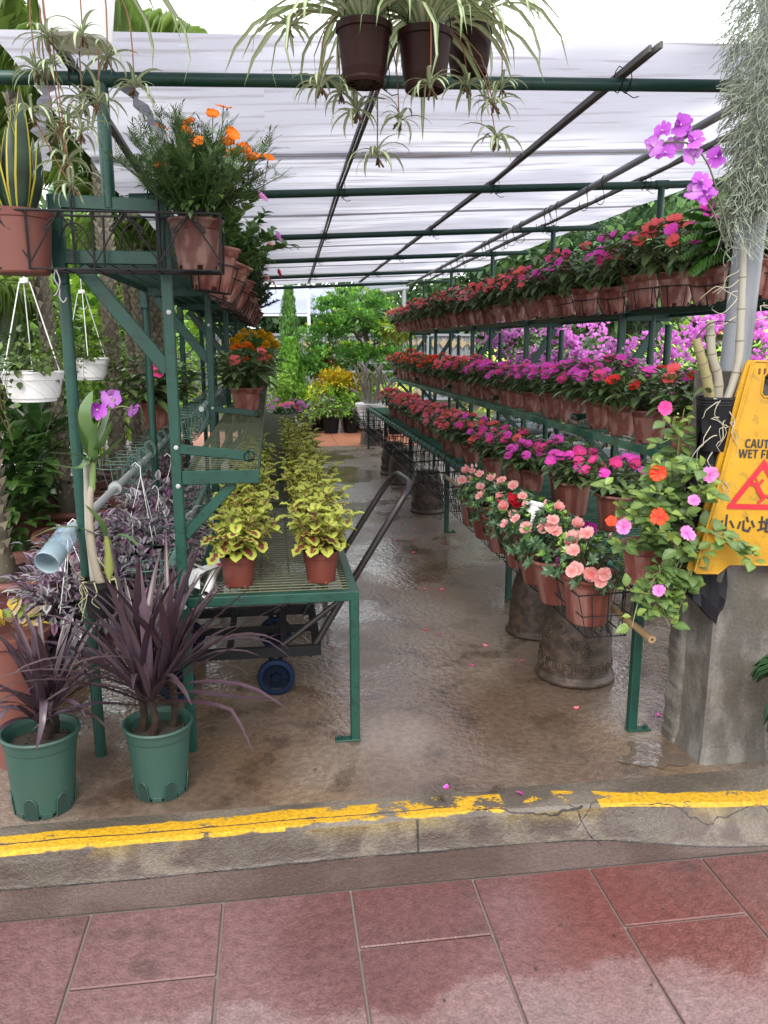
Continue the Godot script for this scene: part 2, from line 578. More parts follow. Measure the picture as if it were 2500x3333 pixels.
	t = tex(kw, kh, func(x: int, y: int) -> Color:
		var i := (y % s) * s + (x % s)
		var d := f3[i] / 255.0
		var b := f2[i] / 255.0
		var a := f1[i] / 255.0
		var px := x / float(kw) * 4.0 - 1.6     # metres across the picture
		var vv := y / float(kh)
		var col := Color(0.285, 0.255, 0.222).lerp(Color(0.385, 0.352, 0.315), sm(0.3, 0.7, a))
		if vv > 0.70:
			col = Color(0.28, 0.222, 0.20).lerp(Color(0.345, 0.287, 0.27), sm(0.35, 0.75, a))
		elif vv > 0.40:
			col = col.lerp(Color(0.255, 0.21, 0.19), sm(0.3, 0.6, b) * 0.85)
			col = col.lerp(Color(0.48, 0.40, 0.15), sm(0.55, 0.3, vv) * sm(0.45, 0.62, a) * 0.8)
			col = col.lerp(Color(0.50, 0.485, 0.485), sm(0.62, 0.69, vv) * sm(0.45, 0.6, b) * 0.5)
		else:
			# what part of the strip still carries paint
			var keep := 0.70
			if px > 0.15: keep = lerpf(0.70, 0.50, sm(0.2, 0.75, px))
			if px > 0.75: keep = 0.36 + 0.1 * sin(px * 40.0)
			if px > 1.08: keep = 0.68
			var inner := 0.13 - 0.05 * sm(-0.6, 0.2, px) + 0.14 * sm(0.9, 1.3, px) + 0.06 * (a - 0.5)
			var outer := 0.40 if px < 0.0 else 0.36
			if px > 1.08: outer = 0.42
			var paint := sm(inner - 0.01, inner + 0.01, vv + (b - 0.5) * 0.06) * sm(outer + 0.012, outer - 0.012, vv + (b - 0.5) * 0.08)
			var chip := sm(keep - 0.03, keep + 0.01, b * 0.6 + d * 0.25 + a * 0.25)
			var line := absf(vv - 0.255 - (a - 0.5) * 0.05)
			if px < 0.6 and line < 0.008 + 0.02 * maxf(0.0, b - 0.5): chip = 1.0
			col = col.lerp(Color(0.75, 0.57, 0.09) * (0.86 + 0.14 * d), paint * (1.0 - chip))
			if px < 0.6 and line < 0.006: col = Color(0.16, 0.12, 0.09)
		# cracks
		var ck := 0.40 + 0.02 * sin(px * 9.0) + (a - 0.5) * 0.12 + (b - 0.5) * 0.09
		if px > 0.62 and px < 1.02 and absf(vv - ck + 0.05) < 0.002 + 0.016 * maxf(0.0, a - 0.3): col = Color(0.1, 0.085, 0.07)
		if px > 1.18 and px < 1.75 and absf(vv - 0.44 - (a - 0.5) * 0.22 - (b - 0.5) * 0.10) < 0.003 + 0.008 * maxf(0.0, b - 0.35): col = Color(0.11, 0.09, 0.08)
		if absf(px - 0.97 - (vv - 0.4) * 0.22 - (a - 0.5) * 0.08 - (b - 0.5) * 0.045) < 0.0015 + 0.007 * maxf(0.0, d - 0.3) and vv > 0.34 and vv < 0.76: col = Color(0.1, 0.085, 0.07)
		if absf(px - 1.03 + (vv - 0.4) * 0.35 - (a - 0.5) * 0.06 - (b - 0.5) * 0.04) < 0.0012 + 0.004 * maxf(0.0, d - 0.3) and vv > 0.30 and vv < 0.56: col = Color(0.12, 0.1, 0.085)
		if absf(px - 0.44) < 0.003 and vv > 0.4 and vv < 0.7: col = col * 0.45
		if vv > 0.685 and vv < 0.70 + 0.02 * (b - 0.4): col = col * 0.4
		return col * (0.78 + 0.2 * d + 0.26 * fw[i] / 255.0))
	m = mat("kerb_concrete", W, 0.5)
	m.albedo_texture = t
	bump.resize(kw * kh)
	for i in kw * kh:
		var q := (i / kw) * s + (i % kw) % s
		bump[i] = int(f3[q] * 0.35 + f2[q] * 0.3 + fw[q] * 0.35)
	m.heightmap_enabled = true
	m.heightmap_texture = grey(kw, kh, bump)
	m.heightmap_scale = 0.5
	m = mat("pot_old", lin(0.42, 0.36, 0.36), 0.6)
	m.albedo_texture = M.pot_dusty.albedo_texture
	mat("earth", lin(0.06, 0.05, 0.03), 0.95)
	mat("pvc_grey", lin(0.22, 0.235, 0.26), 0.4)
	mat("zinc", lin(0.38, 0.40, 0.40), 0.45, 0.0, 0.35)
	mat("rafter", lin(0.075, 0.07, 0.06), 0.55)
	mat("bamboo", lin(0.33, 0.22, 0.11), 0.5)
	m = mat("sign_yellow", W, 0.42)
	m.albedo_texture = tex(256, 256, func(x: int, y: int) -> Color:
		var a := g1[y * 256 + x] / 255.0
		var col := Color(0.72, 0.545, 0.075).lerp(Color(0.655, 0.485, 0.08), g2[y * 256 + x] / 255.0)
		col = col.lerp(Color(0.55, 0.42, 0.14), sm(0.66, 0.8, a) * 0.6)
		return col * (0.96 + 0.08 * g3[y * 256 + x] / 255.0))
	m.uv1_triplanar = true
	m.uv1_scale = V(3, 3, 3)
	mat("sign_red", lin(0.42, 0.012, 0.022), 0.45)
	mat("sign_black", lin(0.018, 0.018, 0.018), 0.45)
	mat("rubber_blue", lin(0.004, 0.013, 0.036), 0.55)
	mat("cart_black", lin(0.014, 0.014, 0.016), 0.4)
	mat("cart_tube", lin(0.018, 0.015, 0.015), 0.35)
	mat("green_pot", lin(0.021, 0.062, 0.049), 0.48)
	mat("tub_clay", lin(0.135, 0.044, 0.033), 0.6)
	mat("tub_red", lin(0.10, 0.022, 0.016), 0.5)
	mat("tub_grey", lin(0.16, 0.19, 0.20), 0.55)
	var bt := mat("bottle", lin(0.72, 0.86, 0.95), 0.15)
	bt.transparency = BaseMaterial3D.TRANSPARENCY_ALPHA
	bt.albedo_color = Color(0.6, 0.72, 0.8, 0.35)
	bt.vertex_color_use_as_albedo = false
	var film := mat("frosted", lin(0.27, 0.36, 0.41), 0.35)
	film.backlight_enabled = true
	film.backlight = Color(0.8, 0.8, 0.8)
	for k in ["black_wire", "black_plastic", "cart_black", "brown_plastic", "rubber_blue"]:
		M[k].metallic_specular = 0.25

# ---------------------------------------------------------------- setting
func kerb_bend(x: float) -> float:
	return 0.075 * sm(0.95, 1.75, x) - 0.012 * sm(-0.6, 0.3, x) * sm(0.9, 0.5, x)

func build_ground() -> void:
	# nursery floor slab
	var b := MB.new()
	b.quad(V(-14, 0, -2.50), V(-14, 0, -12.35), V(14, 0, -12.35), V(14, 0, -2.50), W)
	struct("floor", b.mesh(M.wet_floor))
	# standing water: by the column foot and in the gutter
	rng.seed = 43
	for q in [[V(1.41, 0.0035, -2.64), 0.11, 0.10]]:
		var w := MB.new()
		var rim := []
		var ph := rf(0, 6)
		for k in 40:
			var a := TAU * k / 40.0
			var r := 1.0 + 0.22 * sin(a * 3.0 + ph) + 0.14 * sin(a * 5.0 + ph * 2.0) + 0.08 * sin(a * 9.0 + ph)
			rim.append(q[0] + V(cos(a) * q[1] * r, 0, sin(a) * q[2] * r))
		for k in 40: w.otri(q[0] - V(0, 1, 0), q[0], rim[k], rim[(k + 1) % 40], W)
		struct("puddle", w.mesh(M.puddle))
	# kerb with its gutter: a strip that follows the profile, rounded at the edge
	b = MB.new()
	var wob := noise(5, 1.2, 3)
	var prof := func(x: float) -> Array:
		var k := kerb_bend(x)
		var w1 := wob.get_noise_2d(x, 0.0) * 0.008
		var w2 := wob.get_noise_2d(x, 9.0) * 0.008
		var ramp := sm(1.0, 1.5, x)
		return [V(x, 0, -2.50), V(x, -0.001, -2.42 + k * 0.6), V(x, -0.004, -2.372 + k), V(x, -0.016 + w2, -2.354 + k + w1), V(x, -0.04 + w1, -2.347 + k + w1 + ramp * 0.012),
			V(x, -0.08, -2.341 + k + w2 + ramp * 0.035), V(x, -0.118, -2.333 + k * 0.8 + w2 + ramp * 0.065), V(x, -0.121 - w1 * 0.3, -2.27 + k * 0.4 + ramp * 0.045), V(x, -0.121, -2.195)]
	var vs := [0.0, 0.2, 0.355, 0.41, 0.47, 0.57, 0.70, 0.84, 1.0]
	var pa: Array = prof.call(-14.0)
	for k in 280:
		var x := -14.0 + 28.0 * (k + 1) / 280.0
		var x0 := x - 0.1
		var pb: Array = prof.call(x)
		for i in 8:
			b.quad(pb[i], pa[i], pa[i + 1], pb[i + 1], W, Rect2())
			var m := b.u.size()
			var ua := (x0 + 1.6) / 4.0
			var ub := (x + 1.6) / 4.0
			b.u[m - 6] = Vector2(ub, vs[i]); b.u[m - 5] = Vector2(ua, vs[i]); b.u[m - 4] = Vector2(ua, vs[i + 1])
			b.u[m - 3] = Vector2(ub, vs[i]); b.u[m - 2] = Vector2(ua, vs[i + 1]); b.u[m - 1] = Vector2(ub, vs[i + 1])
		pa = pb
	# soften the shading across the profile
	struct("kerb", b.mesh(M.kerb_concrete))
	# pavement: mortar bed and slabs
	b = MB.new()
	b.quad(V(-14, -0.128, 6), V(-14, -0.128, -2.30), V(14, -0.128, -2.30), V(14, -0.128, 6), W)
	var bed := struct("pavement", b.mesh(M.mortar))
	var meshes := {}
	rng.seed = 41
	for col in range(-6, 9):
		var x0 := -0.583 + 0.3905 * col
		var x1 := x0 + 0.3905
		var z := -2.192
		var first: float = [0.295, 0.60, 0.25, 0.62, 0.27, 0.42][posmod(col, 6)]
		var row := 0
		while z < 1.2:
			var l: float = first if row == 0 else 0.62
			var key := "%.3f" % l
			if not meshes.has(key):
				var t := MB.new()
				t.cbox(V(0, 0, 0), V(0.3825, 0.03, l - 0.008), 0.003, W)
				meshes[key] = t.mesh(M.red_paver)
			var o := struct("paving_slab", meshes[key], bed, Transform3D(Basis.from_euler(V(rf(-0.004, 0.004), rf(-0.002, 0.002), rf(-0.005, 0.005))), V((x0 + x1) / 2.0, -0.135 + rf(-0.001, 0.001), z + l / 2.0)))
			z += l
			row += 1
	# red floor and earth behind the canopy, out to the horizon
	b = MB.new()
	b.quad(V(-14, -0.01, -12.35), V(-14, -0.01, -14.6), V(14, -0.01, -14.6), V(14, -0.01, -12.35), W)
	b.quad(V(-14, -0.01, -12.35), V(14, -0.01, -12.35), V(14, 0, -12.35), V(-14, 0, -12.35), W)
	var rear := struct("path", b.mesh(M.mortar))
	var tm := MB.new()
	tm.cbox(Vector3.ZERO, V(0.595, 0.02, 0.595), 0.003, W)
	var tmesh := tm.mesh(M.terracotta_floor)
	for i in range(-3, 9):
		for k in 4:
			struct("floor_tile", tmesh, rear, Transform3D(Basis(), V(i * 0.6 + 0.1, -0.016 + 0.01, -12.66 - k * 0.6)))
	b = MB.new()
	b.quad(V(-160, -0.15, 60), V(-160, -0.15, -200), V(160, -0.15, -200), V(160, -0.15, 60), W)
	struct("ground", b.mesh(M.earth))
	b = MB.new()
	b.quad(V(-40, -0.02, -14.6), V(-40, -0.02, -60), V(40, -0.02, -60), V(40, -0.02, -14.6), W)
	struct("terrain", b.mesh(M.earth))

# ---------------------------------------------------------------- canopy
const ROWS := [-2.93, -4.6, -6.41, -8.2, -10.1, -11.95]

func beam_y(x: float, z: float) -> float:
	var f := sm(-4.6, -2.93, z)
	return lerpf(2.345 + 0.047 * x, 2.415 + 0.030 * x, f)

func build_canopy() -> void:
	var t := thing("shade_canopy", "white translucent sheet canopy on green pipe frame over the plant racks", "canopy")
	var zs := [-2.72, -4.05, -4.84, -5.75, -6.7, -7.6, -8.55, -9.5, -10.45, -11.4, -12.1]
	for i in zs.size() - 1:
		var b := MB.new()
		var z0: float = zs[i]
		var z1: float = zs[i + 1] - 0.10
		var n := 36
		for k in n:
			var xa := -0.80 + 3.45 * k / n
			var xb := -0.80 + 3.45 * (k + 1) / n
			var pts := []
			for r in 8:
				var z := lerpf(z0, z1, r / 7.0)
				var sag := -0.016 * sin(r / 7.0 * PI) + 0.004 * (r % 2) + (0.014 if r == 0 else 0.0) * float(i > 0)
				pts.append([V(xa, beam_y(xa, z) + 0.068 + 0.006 * sin(xa * 4.0 + i) * sin(r / 7.0 * PI) + sag - i % 2 * 0.006, z), V(xb, beam_y(xb, z) + 0.068 + 0.006 * sin(xb * 4.0 + i) * sin(r / 7.0 * PI) + sag - i % 2 * 0.006, z)])
			for r in 7:
				b.quad(pts[r][0], pts[r + 1][0], pts[r + 1][1], pts[r][1], W)
		part("roof_sheet", b.mesh(M.roof_sheet), t)
		# folded edge strip where two sheets overlap
		if i > 0:
			var e := MB.new()
			e.bar(V(-0.78, beam_y(-0.78, z0) + 0.058, z0 - 0.02), V(2.64, beam_y(2.64, z0) + 0.058, z0 - 0.02), 0.05 if i % 2 == 0 else 0.012, 0.004, lin(0.62, 0.58, 0.54), Vector3.UP, 0.001)
			part("seam_strip", e.mesh(M.plain), t)
	for i in ROWS.size():
		var b := MB.new()
		var z: float = ROWS[i]
		var xl := -0.86 if i == 0 else -0.72
		b.rod(V(xl, beam_y(xl, z), z), V(2.62, beam_y(2.62, z), z), 0.0215, 12, W)
		part("beam", b.mesh(M.green_paint), t)
		var p := MB.new()
		p.rod(V(2.25, 0, z), V(2.25, beam_y(2.25, z), z), 0.02, 10, W)
		p.rod(V(2.21, beam_y(2.21, z), z), V(2.29, beam_y(2.29, z), z), 0.026, 10, W)
		part("post", p.mesh(M.green_paint), t)
		p = MB.new()
		p.rod(V(-0.525, 2.0, z), V(-0.525, beam_y(-0.525, z), z), 0.022, 12, W)
		p.rod(V(-0.57, beam_y(-0.57, z), z), V(-0.48, beam_y(-0.48, z), z), 0.027, 12, W)
		part("post", p.mesh(M.green_paint), t)
	for xx in [[-0.61, -0.62], [0.40, 0.56], [1.26, 1.31], [2.15, 2.35]]:
		var b := MB.new()
		var x0: float = xx[0]
		var x1: float = xx[1]
		var up := 0.046
		for g in [-1.0, 1.0]:
			var o: float = g * 0.0095
			var z0 := -2.70 if g < 0 else -2.66
			b.bar(V(x0 + o, beam_y(x0, -2.93) + up - 0.004, z0), V(x0 + o, beam_y(x0, -4.6) + up, -4.6), 0.010, 0.024, W, Vector3.UP, 0.002)
			b.bar(V(x0 + o, beam_y(x0, -4.6) + up, -4.6), V(x1 + o, beam_y(x1, -12.0) + up, -12.0), 0.010, 0.024, W, Vector3.UP, 0.002)
		part("rafter", b.mesh(M.rafter), t)
		# wire ties where the rafter crosses each beam
		for z in ROWS:
			var x := lerpf(x0, x1, sm(-4.6, -12.0, z))
			var y := beam_y(x, z)
			var w := MB.new()
			for k in 2:
				var pts := []
				for a in 9:
					var an := TAU * a / 8.0
					pts.append(V(x + (k - 0.5) * 0.03 + cos(an) * 0.006, y + 0.016 + sin(an) * 0.044, z + cos(an) * 0.03))
				w.wire(pts, 0.0018, W)
			w.wire([V(x, y - 0.028, z + 0.02), V(x + 0.03, y - 0.05, z + 0.03), V(x + 0.05, y - 0.045, z + 0.03)], 0.0018, W)
			w.wire([V(x, y - 0.028, z + 0.02), V(x + 0.02, y - 0.03, z + 0.04), V(x + 0.06, y - 0.02, z + 0.03)], 0.0018, W)
			part("wire_tie", w.mesh(M.black_wire), t)
	# torn strips of old film that hang from the sheet at its left
	rng.seed = 19
	for q in [[V(-0.46, 2.40, -2.99), V(-0.36, 2.27, -2.98), V(-0.31, 2.13, -2.97), V(-0.24, 2.05, -2.97)], [V(-0.71, 2.40, -3.0), V(-0.74, 2.25, -2.98), V(-0.73, 2.12, -2.97)]]:
		var c := Curve3D.new()
		for p in q: c.add_point(p)
		var b := MB.new()
		var l := c.get_baked_length()
		for k in 16:
			var pa := c.sample_baked(l * k / 16.0)
			var pb := c.sample_baked(l * (k + 1) / 16.0)
			var wa := 0.020 + 0.012 * sin(k * 2.3)
			var wb := 0.020 + 0.012 * sin((k + 1) * 2.3)
			var za := V(0, 0, 0.012 * sin(k * 1.7))
			var zb := V(0, 0, 0.012 * sin((k + 1) * 1.7))
			b.quad(pa - V(wa, 0, 0) + za, pa + V(wa, 0, 0) - za, pb + V(wb, 0, 0) - zb, pb - V(wb, 0, 0) + zb, W)
		part("torn_film", b.mesh(M.roof_sheet), t)
	# grey pole slung under the beams
	var g := MB.new()
	var ga := V(1.735, beam_y(1.75, -2.93) - 0.045, -2.80)
	var gb := V(1.75, beam_y(1.75, -4.6) - 0.042, -4.6)
	var gc := V(1.99, beam_y(1.99, -11.9) - 0.042, -11.9)
	g.tube(PackedVector3Array([ga, gb, gc]), PackedFloat32Array([0.017]), 10, W)
	single("hanging_pole", g.mesh(M.pvc_grey), "long grey pole slung under the roof beams with wire hooks", "pole")
	var h := MB.new()
	var hp := []
	for a in 9:
		var an := PI * 1.15 * a / 8.0 - 0.3
		hp.append(V(0.0, 0.0 + sin(an) * 0.02, cos(an) * 0.02))
	hp.append(V(0, -0.03, -0.018)); hp.append(V(0, -0.06, -0.004))
	for a in 9:
		var an := -PI * 1.1 * a / 8.0
		hp.append(V(0, -0.095 + sin(an) * 0.03, -0.03 + cos(an) * 0.03 + 0.004))
	h.wire(hp, 0.0022, W, false, 4)
	var tw := []
	for a in 13:
		tw.append(V(0.003 * cos(a * 2.0), -0.022 - a * 0.002, -0.012 + 0.004 * sin(a * 2.0)))
	h.wire(tw, 0.0016, W, false, 4)
	var hm := h.mesh(M.black_wire)
	rng.seed = 7
	var zz := [-4.22, -4.42, -4.95, -5.08, -5.17, -5.75, -5.95, -6.15, -6.25, -6.7, -6.85, -6.95, -7.6, -7.8, -8.05, -8.4, -8.7, -8.95, -9.3, -9.7]
	for i in zz.size():
		var z: float = zz[i]
		var f := (z + 4.6) / (-11.9 + 4.6)
		var p: Vector3 = gb.lerp(gc, f) if z < -4.6 else gb.lerp(ga, (z + 4.6) / 1.8)
		var o := single("wire_hook", hm, "black wire S-hook on the grey roof pole, %s from the near end" % ordinal(i), "hook", Transform3D(Basis.from_euler(V(rf(-0.15, 0.15), rf(-0.9, 0.9) + PI / 2, 0)), p), "wire hooks on the grey roof pole")

# ---------------------------------------------------------------- racks
func rods(b: MB, x0: float, x1: float, y: float, z0: float, z1: float, pitch: float, longs: int, thick := 0.003) -> void:
	var n := int((z0 - z1) / pitch)
	for k in range(1, n):
		var z := z0 - k * pitch
		b.tube(PackedVector3Array([V(x0, y, z), V(x1, y, z)]), PackedFloat32Array([thick]), 4, W, false)
	for k in longs:
		var x := lerpf(x0, x1, (k + 1.0) / (longs + 1.0))
		b.tube(PackedVector3Array([V(x, y - 0.006, z0), V(x, y - 0.006, z1)]), PackedFloat32Array([0.004]), 4, W, false)

# x0 = line of the middle posts, s = towards the aisle
func build_rack(label: String, x0: float, s: float, zs: Array, bench_y: float, mid_y: float, top_y: float, post_top: float, back: float, worn: bool) -> Node3D:
	var t := thing("plant_rack", label, "plant rack", V(x0, 0, zs[0]))
	var z0: float = zs[0]
	var zn: float = zs[-1]
	var o := V(x0, 0, z0)
	var paint: Material = M.green_paint
	var put := func(nm: String, b: MB, m: Material, stuff := false) -> void:
		part(nm, b.mesh(m), t, Transform3D(Basis(), -o), stuff)
	var bx := x0 + s * 0.64
	var mx := x0 + s * 0.29
	var kx := x0 - s * back
	for i in zs.size():
		var z: float = zs[i]
		var b := MB.new()
		b.cbox(V(bx, bench_y / 2.0, z), V(0.036, bench_y - 0.002, 0.036), 0.004, W)
		b.cbox(V(bx - s * 0.03, 0.004, z), V(0.10, 0.008, 0.04), 0.002, W)
		b.rod(V(bx - s * 0.06, 0.006, z), V(bx - s * 0.06, 0.02, z), 0.008, 6, W)
		put.call("leg", b, paint)
		b = MB.new()
		b.cbox(V(x0, post_top / 2.0, z), V(0.038, post_top, 0.038), 0.004, W)
		put.call("post", b, paint)
		for yb in ([bench_y - 0.03, mid_y - 0.05, mid_y + 0.09, top_y - 0.2] if i < 2 else []):
			b = MB.new()
			b.lathe([Vector2(0.009, 0.0), Vector2(0.009, 0.005), Vector2(0.005, 0.006), Vector2(0.005, 0.011), Vector2(0.0, 0.011)], 6, W, Transform3D(Basis(V(1, 0, 0), PI / 2), V(x0 + 0.003, yb, z + 0.019)))
			put.call("bolt", b, M.zinc)
		b = MB.new()
		b.rod(V(kx, 0, z - 0.01), V(kx, top_y - 0.06, z - 0.01), 0.021, 12, W)
		put.call("back_post", b, paint)
		# bench cross rail
		b = MB.new()
		b.bar(V(x0 + s * 0.02, bench_y - 0.018, z), V(bx - s * 0.018, bench_y - 0.018, z), 0.03, 0.03, W)
		put.call("cross_rail", b, paint)
		# middle shelf bracket with its diagonal stay
		b = MB.new()
		b.bar(V(x0 + s * 0.02, mid_y - 0.02, z), V(mx, mid_y - 0.02, z), 0.03, 0.036, W)
		b.bar(V(x0 + s * 0.015, mid_y - 0.24, z), V(x0 + s * 0.20, mid_y - 0.045, z), 0.012, 0.036, W)
		put.call("bracket", b, paint)
		# stop arm with a short pipe at its end
		b = MB.new()
		b.bar(V(x0 + s * 0.015, mid_y + 0.085, z + 0.022), V(mx - s * 0.03, mid_y + 0.055, z + 0.022), 0.008, 0.036, W)
		b.rod(V(mx - s * 0.03, mid_y + 0.055, z - 0.03), V(mx - s * 0.03, mid_y + 0.055, z + 0.034), 0.0205, 12, W, false)
		b.rod(V(mx - s * 0.03, mid_y + 0.055, z + 0.033), V(mx - s * 0.03, mid_y + 0.055, z - 0.03), 0.0175, 12, lin(0.1, 0.1, 0.1), false)
		put.call("stop_arm", b, paint)
		# top shelf bearer and brace
		b = MB.new()
		b.bar(V(x0 - s * 0.02, top_y - 0.02, z), V(kx, top_y - 0.02, z), 0.03, 0.045, W)
		put.call("bearer", b, paint)
		b = MB.new()
		b.bar(V(x0 - s * 0.01, top_y - 0.40, z), V(kx + s * 0.06, top_y - 0.05, z), 0.012, 0.05, W, Vector3.UP)
		put.call("brace", b, paint)
		if post_top > top_y + 0.1:
			b = MB.new()
			b.bar(V(x0 + s * 0.019, post_top - 0.022, z), V(kx - s * 0.03, post_top - 0.012, z), 0.034, 0.044, W)
			put.call("top_bar", b, paint)
			b = MB.new()
			b.cbox(V(kx - s * 0.005, (top_y + post_top) / 2.0 - 0.05, z), V(0.045, post_top - top_y + 0.12, 0.04), 0.004, W)
			put.call("upright", b, paint)
	var edge: Material = M.green_worn if worn else paint
	for q in [["bench_rail", bx, bench_y - 0.016, 0.036, 0.036], ["bench_rail", x0 + s * 0.04, bench_y - 0.018, 0.03, 0.03]]:
		var b := MB.new()
		b.bar(V(q[1], q[2], z0 + 0.018), V(q[1], q[2], zn), q[3], q[4], W)
		put.call(q[0], b, edge)
	var b := MB.new()
	b.bar(V(bx, bench_y - 0.016, z0), V(x0, bench_y - 0.016, z0), 0.038, 0.038, W)
	put.call("end_rail", b, edge)
	# the middle shelf is made of lengths that butt at the posts
	for i in zs.size() - 1:
		b = MB.new()
		b.bar(V(mx, mid_y - 0.018, zs[i] - (0.0 if i == 0 else 0.003)), V(mx, mid_y - 0.018, zs[i + 1] + 0.003), 0.008, 0.042, W)
		b.bar(V(x0 + s * 0.03, mid_y - 0.018, zs[i]), V(x0 + s * 0.03, mid_y - 0.018, zs[i + 1]), 0.008, 0.036, W)
		put.call("shelf_rail", b, edge)
	b = MB.new()
	b.bar(V(x0 + s * 0.02, mid_y - 0.019, z0 + 0.026), V(mx + s * 0.006, mid_y - 0.019, z0 + 0.026), 0.012, 0.05, W)
	put.call("end_rail", b, paint)
	for q in [x0 - s * 0.02, kx]:
		b = MB.new()
		b.bar(V(q, top_y, z0 + 0.02), V(q, top_y, zn), 0.01, 0.04, W)
		put.call("top_rail", b, paint)
	b = MB.new()
	rods(b, x0 + s * 0.05, bx - s * 0.012, bench_y, z0, zn, 0.036, 4)
	put.call("bench_grid", b, M.green_worn if worn else M.grid, true)
	b = MB.new()
	rods(b, x0 + s * 0.03, mx - s * 0.004, mid_y, z0, zn, 0.05, 2, 0.0019)
	put.call("shelf_grid", b, M.green_worn if worn else M.grid, true)
	b = MB.new()
	rods(b, kx, x0 - s * 0.02, top_y + 0.004, z0, zn, 0.05, 3)
	put.call("top_grid", b, M.green_paint, true)
	return t

func build_racks() -> void:
	mat("grid", lin(0.085, 0.10, 0.055), 0.55)
	mat("grid_green", lin(0.06, 0.12, 0.10), 0.5)
	build_rack("green steel plant rack left of the aisle with coleus bench", -0.35, 1.0, [-2.93, -4.76, -6.58, -8.40, -10.2, -12.0], 0.622, 1.10, 1.86, 2.03, 0.345, false)
	build_rack("green steel plant rack right of the aisle crowded with impatiens", 2.06, -1.0, [-2.85, -4.6, -6.41, -8.2, -10.1, -11.95], 0.63, 1.07, 1.73, 1.74, 0.30, true)

# ---------------------------------------------------------------- prototypes
const DG := Color(0.028, 0.062, 0.02)
const MG := Color(0.05, 0.115, 0.028)
const LG := Color(0.12, 0.22, 0.035)
const YG := Color(0.26, 0.36, 0.045)

func petal(r: float, w: float, cup: float, notch: float, c0: Color, c1: Color, ruffle := 0.0, ph := 0.0) -> MB:
	var b := MB.new()
	var rows := [0.0, 0.35, 0.75, 1.0]
	var wid := [0.12, 0.7, 1.0, 0.62]
	var g := []
	for i in 4:
		var t: float = rows[i]
		var line := []
		for k in 5:
			var s := (k - 2) / 2.0
			var z: float = r * t * (1.0 - (notch if k == 2 and i == 3 else 0.0) - (0.16 * absf(s) if i == 3 else 0.0))
			line.append(V(s * w * wid[i], cup * r * t * t + ruffle * r * t * sin(k * 2.4 + ph + i), z))
		g.append(line)
	for i in 3:
		for k in 4:
			var ca := c0.lerp(c1, rows[i])
			var cb := c0.lerp(c1, rows[i + 1])
			var a: Vector3 = g[i][k]; var d: Vector3 = g[i + 1][k]; var e: Vector3 = g[i + 1][k + 1]; var f: Vector3 = g[i][k + 1]
			var nn := (d - f).cross(e - a).normalized()
			if nn.y < 0: nn = -nn
			for q in [[a, ca], [e, cb], [d, cb], [a, ca], [f, ca], [e, cb]]:
				b.vert(q[0], nn, q[1], Vector2.ZERO)
	return b

# flat five-petalled flower facing +y
func flower(k: int, r: float, w: float, cup: float, notch: float, c0: Color, c1: Color, ruffle := 0.0, layers := 1, eye := Color(-1, 0, 0)) -> MB:
	var b := MB.new()
	for l in layers:
		var s := 1.0 - 0.28 * l
		for i in k:
			var p := petal(r * s * rf(0.92, 1.06), w * s, cup * (1.0 + l * 1.3) * rf(0.7, 1.3), notch, c0, c1 * Color(rf(0.88, 1.08), rf(0.88, 1.08), rf(0.88, 1.08)), ruffle, rf(0, 6))
			b.add(p, Transform3D(Basis(Vector3.UP, TAU * (i + 0.5 * l) / k + rf(-0.08, 0.08)), V(0, 0.002 * l + 0.0012 * (i % 2), 0)))
	if eye.r >= 0.0:
		b.lathe([Vector2(r * 0.13, 0.0), Vector2(r * 0.12, r * 0.1), Vector2(0.0, r * 0.14)], 6, eye)
	return b

